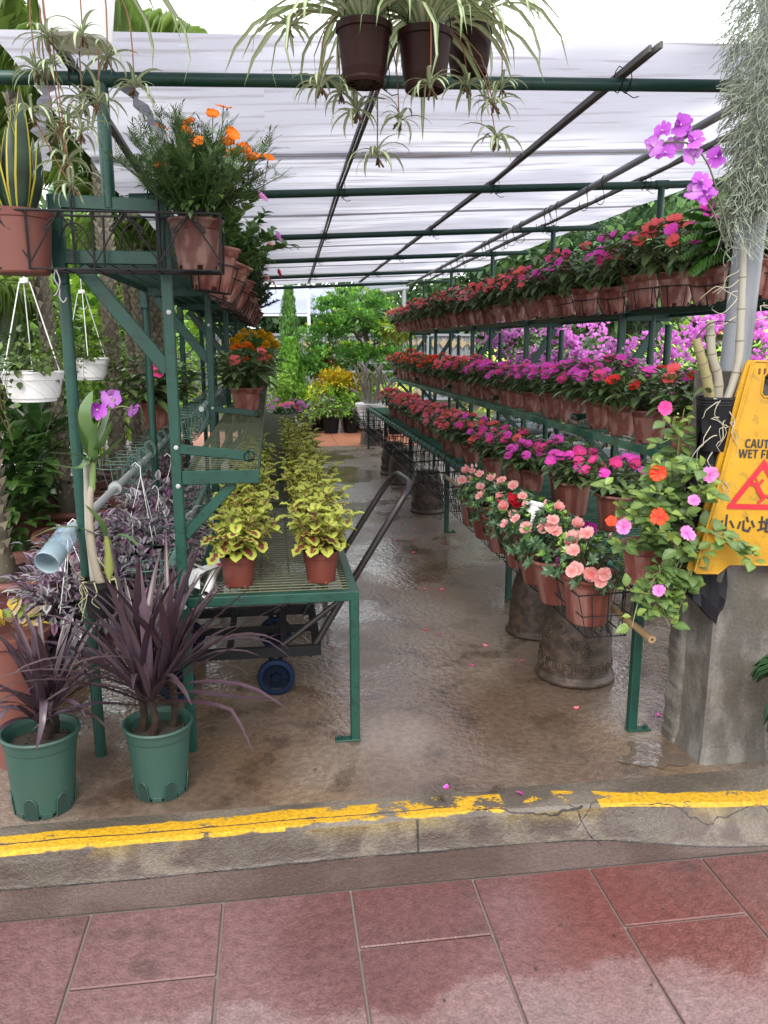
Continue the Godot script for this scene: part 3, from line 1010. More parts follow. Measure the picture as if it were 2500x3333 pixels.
func make_protos() -> void:
	rng.seed = 3
	P.imp = [
		leaf(0.095, 0.0165, LANCE, 0.35, 0.25, 0.9, Color(0.112, 0.168, 0.067), Color(0.063, 0.134, 0.045)),
		leaf(0.105, 0.0175, LANCE, 0.3, 0.05, 0.9, Color(0.134, 0.168, 0.078), Color(0.078, 0.157, 0.053)),
		leaf(0.085, 0.0165, LANCE, 0.45, 0.4, 0.8, Color(0.168, 0.269, 0.090), Color(0.101, 0.202, 0.067)),
	]
	P.oval = [
		leaf(0.05, 0.016, OVAL, 0.25, 0.3, 0.7, Color(0.112, 0.240, 0.056), Color(0.088, 0.200, 0.048)),
		leaf(0.055, 0.019, OVAL, 0.2, 0.1, 0.7, Color(0.160, 0.304, 0.080), Color(0.120, 0.256, 0.064)),
	]
	P.aza = [
		leaf(0.032, 0.0075, SMALL, 0.3, 0.35, 0.5, Color(0.056, 0.112, 0.048), Color(0.048, 0.099, 0.045)),
		leaf(0.034, 0.0085, SMALL, 0.25, 0.15, 0.5, Color(0.072, 0.136, 0.064), Color(0.058, 0.120, 0.054)),
		leaf(0.03, 0.0075, SMALL, 0.3, 0.5, 0.4, Color(0.224, 0.416, 0.080), Color(0.176, 0.352, 0.064)),
	]
	P.heart = [leaf(1.0, 0.42, [0.35, 1.0, 0.9, 0.5, 0.0], 0.2, 0.2, 0.9, Color(0.8, 0.9, 0.7), Color(1, 1, 1)),
		leaf(1.0, 0.40, [0.35, 1.0, 0.9, 0.5, 0.0], 0.35, 0.0, 0.6, Color(0.8, 0.9, 0.7), Color(1, 1, 1))]
	P.ell = [leaf(1.0, 0.22, [0.1, 0.9, 0.8, 0.0], 0.3, 0.2, 0.8, Color(0.85, 0.9, 0.8), Color(1, 1, 1)),
		leaf(1.0, 0.26, [0.1, 0.9, 0.8, 0.0], 0.2, 0.0, 0.6, Color(0.9, 0.9, 0.85), Color(1, 1, 1))]
	P.tiny = [leaf(1.0, 0.30, SMALL, 0.25, 0.2, 0.4, W, W), leaf(1.0, 0.24, SMALL, 0.35, 0.1, 0.7, W, W)]
	P.needle = [leaf(1.0, 0.09, SMALL, 0.2, 0.2, 0.5, W, W)]
	P.strap = []
	for k in 6:
		P.strap.append(leaf(1.0, rf(0.022, 0.03), STRAP, 0.35, rf(0.7, 1.25), rf(1.5, 2.9), Color(0.50, 0.54, 0.36), Color(0.12, 0.21, 0.06) if k % 3 else Color(0.20, 0.28, 0.10)))
	P.pup = []
	for k in 4:
		P.pup.append(leaf(1.0, rf(0.045, 0.06), STRAP, 0.3, rf(0.5, 1.0), rf(1.2, 2.6), Color(0.46, 0.5, 0.34), Color(0.13, 0.2, 0.08)))

const FLOWERS := {
	"coral": [Color(0.93, 0.10, 0.11), Color(0.97, 0.19, 0.20)],
	"red": [Color(0.62, 0.012, 0.014), Color(0.72, 0.03, 0.025)],
	"rose": [Color(0.90, 0.04, 0.27), Color(0.95, 0.09, 0.40)],
	"magenta": [Color(0.84, 0.04, 0.48), Color(0.95, 0.13, 0.72)],
	"pink": [Color(0.92, 0.15, 0.24), Color(0.97, 0.26, 0.35)],
	"orange": [Color(0.80, 0.06, 0.012), Color(0.85, 0.10, 0.015)],
	"lilac": [Color(0.62, 0.16, 0.50), Color(0.75, 0.32, 0.66)],
}

func make_flowers() -> void:
	rng.seed = 4
	for k in FLOWERS:
		var c: Array = FLOWERS[k]
		G["imp_" + k] = []
		for i in 3:
			var f := flower(5, 0.034, 0.0195, [0.12, 0.35, 0.6][i], 0.2, c[0], c[1], 0.05)
			f.lathe([Vector2(0.002, 0.001), Vector2(0.0, 0.005)], 5, Color(0.6, 0.35, 0.4))
			G["imp_" + k].append(f.mesh(M.petal))
	var az := {"salmon": [Color(0.66, 0.14, 0.15), Color(0.90, 0.53, 0.50)], "crimson": [Color(0.5, 0.01, 0.03), Color(0.62, 0.02, 0.05)], "purple": [Color(0.28, 0.006, 0.17), Color(0.36, 0.015, 0.24)], "blush": [Color(0.75, 0.12, 0.18), Color(0.9, 0.58, 0.54)]}
	for k in az:
		G["aza_" + k] = []
		for i in 3:
			G["aza_" + k].append(flower(5, 0.036, 0.0185, 0.20 + 0.22 * i, 0.10, az[k][0], az[k][1], 0.20, 2 if i == 2 else 1).mesh(M.petal))
		var bud := MB.new()
		bud.lathe([Vector2(0.0, 0.0), Vector2(0.006, 0.004), Vector2(0.009, 0.014), Vector2(0.006, 0.026), Vector2(0.0, 0.032)], 7, az[k][1], Transform3D.IDENTITY, false, true)
		G["bud_" + k] = bud.mesh(M.petal)
	for q in [["balsam_lilac", Color(0.60, 0.10, 0.42), Color(0.72, 0.30, 0.62)], ["balsam_orange", Color(0.70, 0.03, 0.01), Color(0.80, 0.085, 0.014)]]:
		G[q[0]] = []
		for i in 3:
			var f := MB.new()
			for k in 5:
				f.add(petal(0.029 * [1.0, 0.92, 1.08, 1.05, 0.95][k], 0.0165, rf(0.0, 0.35), 0.22, q[1], q[2] * Color(rf(0.85, 1.1), rf(0.85, 1.1), rf(0.85, 1.1)), 0.09, rf(0, 6)), Transform3D(Basis(Vector3.UP, TAU * k / 5.0 + rf(-0.08, 0.08)), V(0, 0.0015 * (k % 3), 0)))
			f.lathe([Vector2(0.003, 0.001), Vector2(0.0, 0.005)], 5, q[1] * 0.5)
			G[q[0]].append(f.mesh(M.petal))
	G.cosmos = []
	for i in 3:
		G.cosmos.append(flower(8, 0.027, 0.0105, 0.12 + 0.2 * i, 0.12, Color(0.85, 0.20, 0.006), Color(0.9, 0.25, 0.008), 0.06, 1 + i % 2, Color(0.45, 0.16, 0.01)).mesh(M.petal))
	for k in [["marigold_orange", Color(0.85, 0.20, 0.005)], ["marigold_yellow", Color(0.85, 0.52, 0.008)]]:
		var f := MB.new()
		for l in 3:
			f.add(flower(9, 0.034 - 0.008 * l, 0.012, 0.1 + 0.55 * l, 0.1, k[1] * Color(0.8, 0.75, 0.8), k[1], 0.2), Transform3D(Basis(Vector3.UP, l * 0.4), V(0, 0.004 * l, 0)))
		G[k[0]] = f.mesh(M.petal)
	# dendrobium orchid: three sepals, two broad petals and a lip, facing +y
	for k in [["orchid", Color(0.42, 0.05, 0.52), Color(0.50, 0.12, 0.62)], ["orchid_pale", Color(0.55, 0.25, 0.60), Color(0.42, 0.10, 0.55)]]:
		var f := MB.new()
		for i in 3:
			f.add(petal(0.036, 0.010, 0.12, 0.0, k[1], k[2]), Transform3D(Basis(Vector3.UP, TAU * i / 3.0), Vector3.ZERO))
		for i in [-1, 1]:
			f.add(petal(0.035, 0.018, 0.1, 0.0, k[1], k[2]), Transform3D(Basis(Vector3.UP, i * 1.15), V(0, 0.002, 0)))
		f.add(petal(0.024, 0.012, 0.7, 0.1, Color(0.16, 0.01, 0.2), k[1], 0.2), Transform3D(Basis(Vector3.UP, PI), V(0, 0.004, 0)))
		f.lathe([Vector2(0.004, 0.002), Vector2(0.003, 0.008), Vector2(0, 0.010)], 6, Color(0.6, 0.45, 0.6))
		G[k[0]] = f.mesh(M.petal)

# ---------------------------------------------------------------- pots
func make_pots() -> void:
	# faceted clay-coloured pot, 15 cm high, standing on notched feet
	var b := MB.new()
	for s in 10:
		var a0 := TAU * s / 10
		var a1 := TAU * (s + 1) / 10
		var d0 := V(cos(a0), 0, sin(a0))
		var d1 := V(cos(a1), 0, sin(a1))
		var dm := (d0 + d1) / 2.0
		for q in ([[0.0, 1.0]] if s % 2 else [[0.0, 0.28], [0.72, 1.0]]):
			var e0 := d0.lerp(d1, q[0]); var e1 := d0.lerp(d1, q[1])
			b.quad(e1 * 0.0605, e1 * 0.0625 + V(0, 0.013, 0), e0 * 0.0625 + V(0, 0.013, 0), e0 * 0.0605, W, Rect2((s + 1) * 0.1, 0, -0.1, 0.08))
		b.quad(d1 * 0.0625 + V(0, 0.013, 0), d1 * 0.0775 + V(0, 0.12, 0), d0 * 0.0775 + V(0, 0.12, 0), d0 * 0.0625 + V(0, 0.013, 0), W, Rect2((s + 1) * 0.1, 0.08, -0.1, 0.7))
	b.lathe([Vector2(0.0, 0.013), Vector2(0.0625, 0.013)], 10, W)
	b.lathe([Vector2(0.0765, 0.118), Vector2(0.0815, 0.122), Vector2(0.0835, 0.139), Vector2(0.089, 0.141), Vector2(0.0905, 0.146), Vector2(0.0885, 0.151), Vector2(0.0815, 0.150), Vector2(0.078, 0.120)], 22, W, Transform3D.IDENTITY, false, true)
	G.pot = b.mesh(M.pot_clay)
	G.pot_dusty = b.mesh(M.pot_dusty)
	G.pot_old = b.mesh(M.pot_old)
	b = MB.new()
	b.lathe([Vector2(0.0785, 0.131), Vector2(0.05, 0.137), Vector2(0.0, 0.135)], 14, W, Transform3D.IDENTITY, false, true)
	G.soil = b.mesh(M.soil)
	# smooth dark red nursery pot for the coleus
	b = MB.new()
	b.lathe([Vector2(0.0, 0.004), Vector2(0.052, 0.004), Vector2(0.053, 0.0), Vector2(0.056, 0.004), Vector2(0.0665, 0.098), Vector2(0.0705, 0.100), Vector2(0.0725, 0.121), Vector2(0.0735, 0.124), Vector2(0.0715, 0.126), Vector2(0.0675, 0.122), Vector2(0.066, 0.100)], 28, W, Transform3D.IDENTITY, false, false)
	for k in 5:
		b.cbox(V(cos(k * 1.2566) * 0.0535, 0.002, sin(k * 1.2566) * 0.0535), V(0.014, 0.012, 0.014), 0.002, W, Basis(Vector3.UP, -k * 1.2566))
	G.coleus_pot = b.mesh(M.red_plastic)
	# round clay-coloured pot with a thick rolled rim, 20 cm
	b = MB.new()
	b.lathe([Vector2(0.0, 0.006), Vector2(0.073, 0.006), Vector2(0.075, 0.0), Vector2(0.078, 0.004), Vector2(0.098, 0.152), Vector2(0.101, 0.158), Vector2(0.103, 0.178), Vector2(0.110, 0.181), Vector2(0.1135, 0.188), Vector2(0.110, 0.196), Vector2(0.102, 0.196), Vector2(0.098, 0.185), Vector2(0.094, 0.150)], 30, W, Transform3D.IDENTITY, false, true)
	G.round_pot = b.mesh(M.pot_clay)
	b = MB.new()
	b.lathe([Vector2(0.097, 0.168), Vector2(0.05, 0.178), Vector2(0.0, 0.176)], 16, W, Transform3D.IDENTITY, false, true)
	G.round_soil = b.mesh(M.soil)

# ---------------------------------------------------------------- foliage recipes: {leaves: [[proto list name, index, transform, tint]], stems: MB, tips: [Transform3D]}
func recipe_impatiens(seed_: int, spread: float, tall: float, stems: int) -> Dictionary:
	rng.seed = seed_
	var out := {"leaves": [], "stems": MB.new(), "tips": []}
	for k in stems:
		var az := TAU * k / stems * 2.4 + rf(-0.4, 0.4)
		var tilt := sqrt((k + 0.6) / stems) * 1.0
		var d := V(cos(az) * sin(tilt), cos(tilt), sin(az) * sin(tilt))
		var l := tall * rf(0.82, 1.08) * lerpf(1.0, spread / tall, sin(tilt))
		var base := V(cos(az), 0, sin(az)) * 0.02 * tilt
		var mid := base + (d * 0.7 + V(0, 0.25, 0) * 0.0 + V(cos(az), 0, sin(az)) * 0.1) * l * 0.5
		var tip := base + d * l
		out.stems.tube(PackedVector3Array([base, mid, tip]), PackedFloat32Array([0.0045, 0.004, 0.0028]), 5, Color(0.10, 0.035, 0.025), false, Color(0.09, 0.10, 0.035))
		for lev in [[0.5, 4, -0.25, 1.0], [0.75, 5, -0.1, 1.0], [1.0, 6, 0.2, 0.85]]:
			var o := base.lerp(mid, lev[0] * 2.0) if lev[0] <= 0.5 else mid.lerp(tip, lev[0] * 2.0 - 1.0)
			var a0 := rf(0, TAU)
			for i in lev[1]:
				var a: float = a0 + TAU * i / lev[1] + rf(-0.25, 0.25)
				var dir := V(cos(a), lev[2] + rf(-0.25, 0.25), sin(a)) + d * 0.35
				var sc: float = lev[3] * rf(0.75, 1.15)
				var g := rf(0.75, 1.3)
				out.leaves.append(["imp", rng.randi() % 3 if lev[0] == 1.0 else rng.randi() % 2, Transform3D(along(dir, Vector3.UP, sc), o), Color(g * rf(0.9, 1.15), g, g * 0.95)])
		out.tips.append(Transform3D(along(d + V(0, 0.2, 0), Vector3.UP), tip))
	return out

func recipe_azalea(seed_: int, r: float, tall: float, clumps: int) -> Dictionary:
	rng.seed = seed_
	var out := {"leaves": [], "stems": MB.new(), "tips": []}
	for k in clumps:
		var d := sphere_dir()
		d.y = absf(d.y) * 1.1 - 0.18
		var rr := rf(0.75, 1.0) if k % 4 else rf(0.4, 0.8)
		var o := V(d.x * r, 0.02 + maxf(d.y, -0.1) * tall, d.z * r) * rr
		o.y = maxf(o.y, 0.005)
		if k % 3 == 0:
			out.stems.tube(PackedVector3Array([V(0, -0.01, 0), o * 0.5 + V(0, 0.02, 0), o]), PackedFloat32Array([0.003, 0.0022, 0.0015]), 4, Color(0.07, 0.05, 0.03), false)
		var young := rf(0, 1) < 0.22 and d.y > 0.1
		var n := 7
		var a0 := rf(0, TAU)
		var ax := along(d + V(0, 0.5, 0), Vector3.UP)
		for i in n:
			var a := a0 + TAU * i / n
			var dir := ax * V(cos(a), sin(a), 0.25 + rf(-0.2, 0.5))
			var g := rf(0.75, 1.3)
			out.leaves.append(["aza", 2 if young else rng.randi() % 2, Transform3D(along(dir, ax.z, rf(0.8, 1.2)), o), Color(g, g, g)])
		if d.y > 0.0:
			out.tips.append(Transform3D(along(d + V(0, 0.25, 0), Vector3.UP), o + d * 0.012))
	return out

func foliage_mesh(r: Dictionary, m: Material) -> ArrayMesh:
	var b := MB.new()
	for l in r.leaves:
		b.add(P[l[0]][l[1]], l[2], l[3])
	b.add(r.stems, Transform3D.IDENTITY)
	return b.mesh(m)

# the same leaves as parts, with shared meshes in a few tints
var leaf_meshes := {}
func leaf_parts(r: Dictionary, m: Material, parent: Node, xf: Transform3D, called := "leaf") -> void:
	for i in r.leaves.size():
		var l: Array = r.leaves[i]
		var tone: int = i % 3
		var key := [l[0], l[1], tone, m.resource_name]
		if not leaf_meshes.has(key):
			var b := MB.new()
			var g: float = [0.8, 1.0, 1.25][tone]
			b.add(P[l[0]][l[1]], Transform3D.IDENTITY, Color(g * 1.03, g, g * 0.95))
			leaf_meshes[key] = b.mesh(m)
		part(called, leaf_meshes[key], parent, xf * l[2])

# ---------------------------------------------------------------- loose foliage in a volume
# clumps of leaves through an ellipsoid; cols = tints for the white prototypes
func bush(b: MB, o: Vector3, r: Vector3, protos: Array, count: int, clumps: int, size: float, cols: Array, rise := 0.2, shell := 0.55, clump_r := 0.28) -> void:
	var cs := []
	for k in clumps:
		var d := sphere_dir() * rf(shell, 1.0)
		cs.append([o + d * r, rng.randi() % cols.size(), rf(0.7, 1.25), d])
	var per := maxi(1, count / clumps)
	for c in cs:
		for k in per:
			var e := sphere_dir() * pow(rf(0, 1), 0.5)
			var p: Vector3 = c[0] + e * r * clump_r
			var dir: Vector3 = e + c[3] * 0.8 + V(0, rise, 0)
			var g: float = c[2] * rf(0.75, 1.25)
			var col: Color = cols[c[1]] if rf(0, 1) < 0.75 else cols[rng.randi() % cols.size()]
			b.add(protos[rng.randi() % protos.size()], Transform3D(along(dir, Vector3.UP, size * rf(0.7, 1.25)), p), col * Color(g, g, g))

func frond(length: float, pairs: int, ll: float, lw: float, lift: float, droop: float, col: Color, hang := 0.5) -> MB:
	var b := MB.new()
	var pts := PackedVector3Array()
	var p := Vector3.ZERO
	pts.append(p)
	for i in 10:
		var a := lift - droop * (i / 9.0)
		p += V(0, sin(a), cos(a)) * length / 10.0
		pts.append(p)
	b.tube(pts, PackedFloat32Array([0.012, 0.011, 0.010, 0.009, 0.008, 0.007, 0.006, 0.005, 0.004, 0.003, 0.002]), 4, col * Color(1.3, 1.2, 1.0), false)
	var lf := leaf(1.0, 1.0, [0.3, 1.0, 0.8, 0.0], 0.25, 0.1, 0.9, col, col * Color(0.9, 0.95, 0.9))
	for k in pairs:
		var t := 0.16 + 0.84 * k / (pairs - 1.0)
		var f := t * 10.0
		var i := mini(int(f), 9)
		var o := pts[i].lerp(pts[i + 1], f - i)
		var d := (pts[i + 1] - pts[i]).normalized()
		var s := ll * (0.55 + 0.9 * sin(PI * minf(0.95, 0.15 + t * 0.8)))
		for side in [-1.0, 1.0]:
			var dir := V(side, -hang * rf(0.5, 1.3), 0) + d * rf(0.7, 1.1)
			var ba := along(dir, V(-side * 0.3, 1, 0))
			ba.x *= lw; ba.y *= s; ba.z *= s
			var g := rf(0.8, 1.2)
			b.add(lf, Transform3D(ba, o), Color(g, g, g))
	return b

# ---------------------------------------------------------------- pots in rows
func facing(d: Vector3, s := 1.0) -> Basis:
	var b := along(d, Vector3.UP, s)
	return Basis(b.x, b.z, -b.y)

func tilt(dx: float, dz: float, turn := 0.0, s := 1.0) -> Basis:
	return (Basis(V(0, 0, 1), -dx) * Basis(V(1, 0, 0), dz) * Basis(Vector3.UP, turn)).scaled_local(V(s, s, s))

var imp := []
var aza := []

func make_recipes() -> void:
	for k in 5:
		var r := recipe_impatiens(50 + k, 0.20, 0.185, 15)
		r.mesh = foliage_mesh(r, M.leaf_gloss)
		imp.append(r)
	for k in 3:
		var r := recipe_azalea(70 + k, 0.165, 0.19, 95)
		r.mesh = foliage_mesh(r, M.leaf_gloss)
		aza.append(r)

# pot, soil, foliage and flowers under one root; view = where the flowers mostly look
func potted(called: String, label: String, cat: String, group: String, at: Vector3, ba: Basis, pot: Array, r: Dictionary, lift: float, fs: float, flowers: Array, nf: int, view: Vector3, single_leaves := false, fkind := "flower") -> Node3D:
	var t := thing(called, label, cat, at, 0.0, group)
	t.basis = ba
	part("pot", G[pot[0]], t)
	part("soil", G[pot[1]], t)
	var fx := Transform3D(Basis(Vector3.UP, rf(0, TAU)).scaled(V(fs, fs * rf(0.92, 1.1), fs)), V(0, lift, 0))
	if single_leaves:
		leaf_parts(r, M.leaf_gloss, t, fx)
		var b := MB.new()
		b.add(r.stems, Transform3D.IDENTITY)
		part("stem", b.mesh(M.stem), t, fx)
	else:
		part("foliage", r.mesh, t, fx, true)
	var inv := ba.inverse()
	var order := range(r.tips.size())
	for i in order.size():
		var j := rng.randi() % order.size()
		var q: int = order[i]
		order[i] = order[j]; order[j] = q
	# tips that face the viewer first
	var scored := []
	for i in order:
		var tx: Transform3D = r.tips[i]
		var p: Vector3 = fx * tx.origin
		scored.append([(ba * (p - V(0, lift + 0.06, 0))).normalized().dot(view) + rf(-0.55, 0.55), p])
	scored.sort_custom(func(a, b): return a[0] > b[0])
	for i in mini(nf, scored.size()):
		var p: Vector3 = scored[i][1]
		var d := (p - V(0, lift, 0)).normalized() * 0.9 + inv * view * 1.1 + V(rf(-0.5, 0.5), rf(0.0, 0.5), rf(-0.5, 0.5))
		var ms: Array = G[flowers[rng.randi() % flowers.size()]]
		part(fkind, ms[rng.randi() % ms.size()], t, Transform3D(facing(d, rf(0.85, 1.15) * (0.8 if called == "potted_azalea" else 1.0)) * Basis(Vector3.UP, rf(0, TAU)), p + d.normalized() * 0.016 + V(0, 0.008, 0)))
	return t

func hue_words(fl: Array) -> String:
	var seen := []
	for f in fl:
		var w: String = f.replace("imp_", "")
		if not w in seen: seen.append(w)
	return " and ".join(PackedStringArray(seen.slice(0, 2)))

func build_rows() -> void:
	rng.seed = 101
	var view := V(-0.55, 0.45, 0.7).normalized()
	# top right shelf
	var zs := [-3.06, -3.42, -3.78, -4.12, -4.46, -4.84, -5.2]
	while zs[-1] > -11.8: zs.append(zs[-1] - rf(0.30, 0.37))
	for i in zs.size():
		var z: float = zs[i]
		var fl: Array = ["imp_magenta", "imp_rose", "imp_coral"]
		if i == 2 or i == 3: fl = ["imp_coral", "imp_coral", "imp_magenta"]
		if i == 0: fl = ["imp_magenta", "imp_rose"]
		if i > 6: fl = ["imp_rose", "imp_coral"]
		if i > 9: fl = ["imp_coral", "imp_pink", "imp_coral"]
		var s := rf(1.04, 1.14) if i < 6 else rf(0.95, 1.05)
		var lean: float = [-0.05, -0.26, -0.06, -0.1, -0.22, -0.16][i] if i < 6 else rf(-0.26, -0.08)
		var fwd: float = [0.1, 0.18, 0.02, -0.06, 0.22, 0.12][i] if i < 6 else rf(-0.05, 0.12)
		var word := "nearest pot" if i == 0 else ("%s pot from the near end" % ordinal(i))
		potted("potted_impatiens", "%s impatiens, top right shelf, %s" % [hue_words(fl), word], "potted plant", "impatiens on the top right shelf",
			V(rf(1.93, 1.97), 1.735 + rf(0.0, 0.012), z), tilt(lean, fwd, rf(0, 6), s), [["pot", "pot", "pot_dusty"][rng.randi() % 3], "soil"], imp[rng.randi() % 5], 0.13, rf(0.84, 1.2), fl, rng.randi_range(6, 9) if i < 8 else rng.randi_range(8, 12), view, i < 4)
		if i < 7:
			wire_holder("wire ring holder round the %s tilted pot of the top right shelf" % ("nearest" if i == 0 else ordinal(i)), V(1.95, 1.735, z), tilt(lean, fwd, 0, s), V(1, 0, 0))
	# middle right shelf
	zs = [-3.42, -3.76, -4.1, -4.45, -4.82]
	while zs[-1] > -11.8: zs.append(zs[-1] - rf(0.26, 0.32))
	for i in zs.size():
		var z: float = zs[i]
		var fl: Array = ["imp_rose", "imp_magenta"]
		if i == 0: fl = ["imp_red", "imp_coral"]
		if i == 1: fl = ["imp_magenta", "imp_red"]
		if i > 11: fl = ["imp_rose", "imp_coral"]
		if i > 14: fl = ["imp_coral", "imp_pink"]
		if i > 17: fl = ["imp_red", "imp_orange", "imp_coral"]
		var s := rf(1.05, 1.16) if i < 6 else rf(0.94, 1.04)
		var word := "nearest pot" if i == 0 else ("%s pot from the near end" % ordinal(i))
		potted("potted_impatiens", "%s impatiens, middle right shelf, %s" % [hue_words(fl), word], "potted plant", "impatiens on the middle right shelf",
			V(rf(1.86, 1.91), 1.073, z), tilt(rf(-0.03, 0.02), rf(-0.02, 0.02), rf(0, 6), s), [["pot", "pot", "pot_dusty"][rng.randi() % 3], "soil"], imp[rng.randi() % 5], 0.13, rf(0.86, 1.2), fl, [4, 6, 10, 11, 11][i] if i < 5 else rng.randi_range(9, 14), view, i < 4)
	# lower right bench
	zs = [-3.75, -4.12, -4.5]
	while zs[-1] > -10.3: zs.append(zs[-1] - rf(0.31, 0.36))
	for i in zs.size():
		var z: float = zs[i]
		var fl: Array = ["imp_magenta", "imp_magenta", "imp_rose"]
		if i > 3: fl = ["imp_magenta", "imp_rose", "imp_coral"]
		if i > 7: fl = ["imp_pink", "imp_coral"]
		var big := i < 3
		var word := "nearest pot" if i == 0 else ("%s pot from the near end" % ordinal(i))
		potted("potted_impatiens", "%s impatiens, lower right bench, %s" % [hue_words(fl), word], "potted plant", "impatiens on the lower right bench",
			V([1.70, 1.62, 1.72][i] if i < 3 else rf(1.53, 1.64), 0.634, z), tilt(rf(-0.04, 0.02), rf(-0.02, 0.03), rf(0, 6), 0.95 if big else rf(0.95, 1.06)), ["round_pot", "round_soil"] if big else ["pot", "soil"], imp[rng.randi() % 5], 0.172 if big else 0.13, rf(0.9, 1.06), fl, rng.randi_range(8, 12), view, i < 1)
	# azaleas in wire baskets along the bench edge
	zs = [-2.97, -3.24, -3.52, -3.82, -4.12, -4.44, -4.78]
	var words := ["salmon azalea in a round clay pot at the front corner, flowers over its rim", "azalea with one purple bloom and blush flowers, second pot from the front corner", "salmon azalea with dark leaves, third pot from the front corner", "crimson and salmon azalea behind the white plant label", "dark leafy azalea with salmon flowers, fifth pot from the front corner", "small azalea with salmon flowers, sixth pot from the front corner", "last azalea of the row with upright salmon flowers"]
	var afl := [["aza_salmon"], ["aza_salmon", "aza_blush", "aza_salmon"], ["aza_salmon", "aza_blush"], ["aza_crimson", "aza_salmon"], ["aza_salmon"], ["aza_salmon"], ["aza_salmon"]]
	for i in 7:
		var t := potted("potted_azalea", words[i], "potted plant", "azaleas in baskets along the right bench", V(1.245 + [0.01, -0.01, 0.0, 0.01, 0.0, 0.0, 0.01][i], 0.444, zs[i]), tilt([-0.02, -0.12, -0.06, -0.1, -0.08, -0.1, -0.06][i], [0.06, 0.02, -0.04, 0.03, 0.0, 0.02, 0.0][i], rf(0, 6), 1.04), ["round_pot", "round_soil"], aza[i % 3], 0.175, [0.92, 1.05, 1.05, 1.1, 1.0, 0.9, 0.8][i], afl[i], [10, 6, 5, 6, 4, 4, 4][i], V(-0.45, 0.5, 0.75).normalized(), i < 1)
		if i == 1:
			part("flower", G.aza_purple[2], t, Transform3D(facing(V(-0.1, 0.5, 1.0), 1.15), V(0.07, 0.30, 0.10)))
			part("bud", G.bud_purple, t, Transform3D(along(V(-1, 0.6, 0.6), Vector3.UP), V(-0.10, 0.205, 0.09)))
		for k in 3:
			var d := V(rf(-1, 0.4), rf(0.5, 1.0), rf(-0.2, 1.0)).normalized()
			part("bud", G["bud_" + String(afl[i][0]).replace("aza_", "")], t, Transform3D(facing(d, rf(0.8, 1.1)), V(0, 0.19, 0) + d * V(0.15, 0.16, 0.15)))

# ring of wire with three legs and a base that holds a tilted pot
func wire_holder(label: String, at: Vector3, ba: Basis, out: Vector3) -> void:
	if not G.has("holder"):
		var b := MB.new()
		var ring := []
		for k in 24: ring.append(V(cos(TAU * k / 24) * 0.085, 0.088, sin(TAU * k / 24) * 0.085))
		b.wire(ring, 0.0028, W, true, 5)
		ring = []
		for k in 20: ring.append(V(cos(TAU * k / 20) * 0.064, -0.003, sin(TAU * k / 20) * 0.064))
		b.wire(ring, 0.0028, W, true, 5)
		for k in 6:
			var d := V(cos(TAU * k / 6 + 0.3), 0, sin(TAU * k / 6 + 0.3))
			b.wire([d * 0.0855 + V(0, 0.088, 0), d * 0.066 + V(0, -0.003, 0), V(0, -0.004, 0)], 0.0026, W, false, 5)
		G.holder = b.mesh(M.black_wire)
	single("wire_pot_holder", G.holder, label, "pot holder", Transform3D(ba, at), "wire holders round tilted pots")

# ---------------------------------------------------------------- left rack plants
func recipe_coleus(seed_: int) -> Dictionary:
	rng.seed = seed_
	var out := {"leaves": [], "stems": MB.new(), "tips": []}
	for k in 7:
		var az := TAU * k / 7.0 + rf(-0.3, 0.3)
		var tl := 0.0 if k == 0 else rf(0.3, 0.75)
		var d := V(cos(az) * sin(tl), cos(tl), sin(az) * sin(tl))
		var l := rf(0.15, 0.21)
		var base := V(cos(az), 0, sin(az)) * 0.02
		out.stems.tube(PackedVector3Array([base, base + d * l]), PackedFloat32Array([0.0035, 0.0025]), 4, Color(0.16, 0.03, 0.04), false)
		for lev in 5:
			var t := 0.25 + 0.75 * lev / 4.0
			var o := base + d * l * t
			for i in 2:
				var a := az + lev * PI / 2.0 + PI * i + rf(-0.3, 0.3)
				var dir := V(cos(a), lerpf(-0.55, 0.4, t) + rf(-0.2, 0.15), sin(a)) + d * 0.25
				out.leaves.append(["coleus", 2 if lev > 1 and rng.randi() % 5 else rng.randi() % 3, Transform3D(along(dir, Vector3.UP, lerpf(1.15, 0.75, t) * rf(0.85, 1.15)), o), W])
	return out

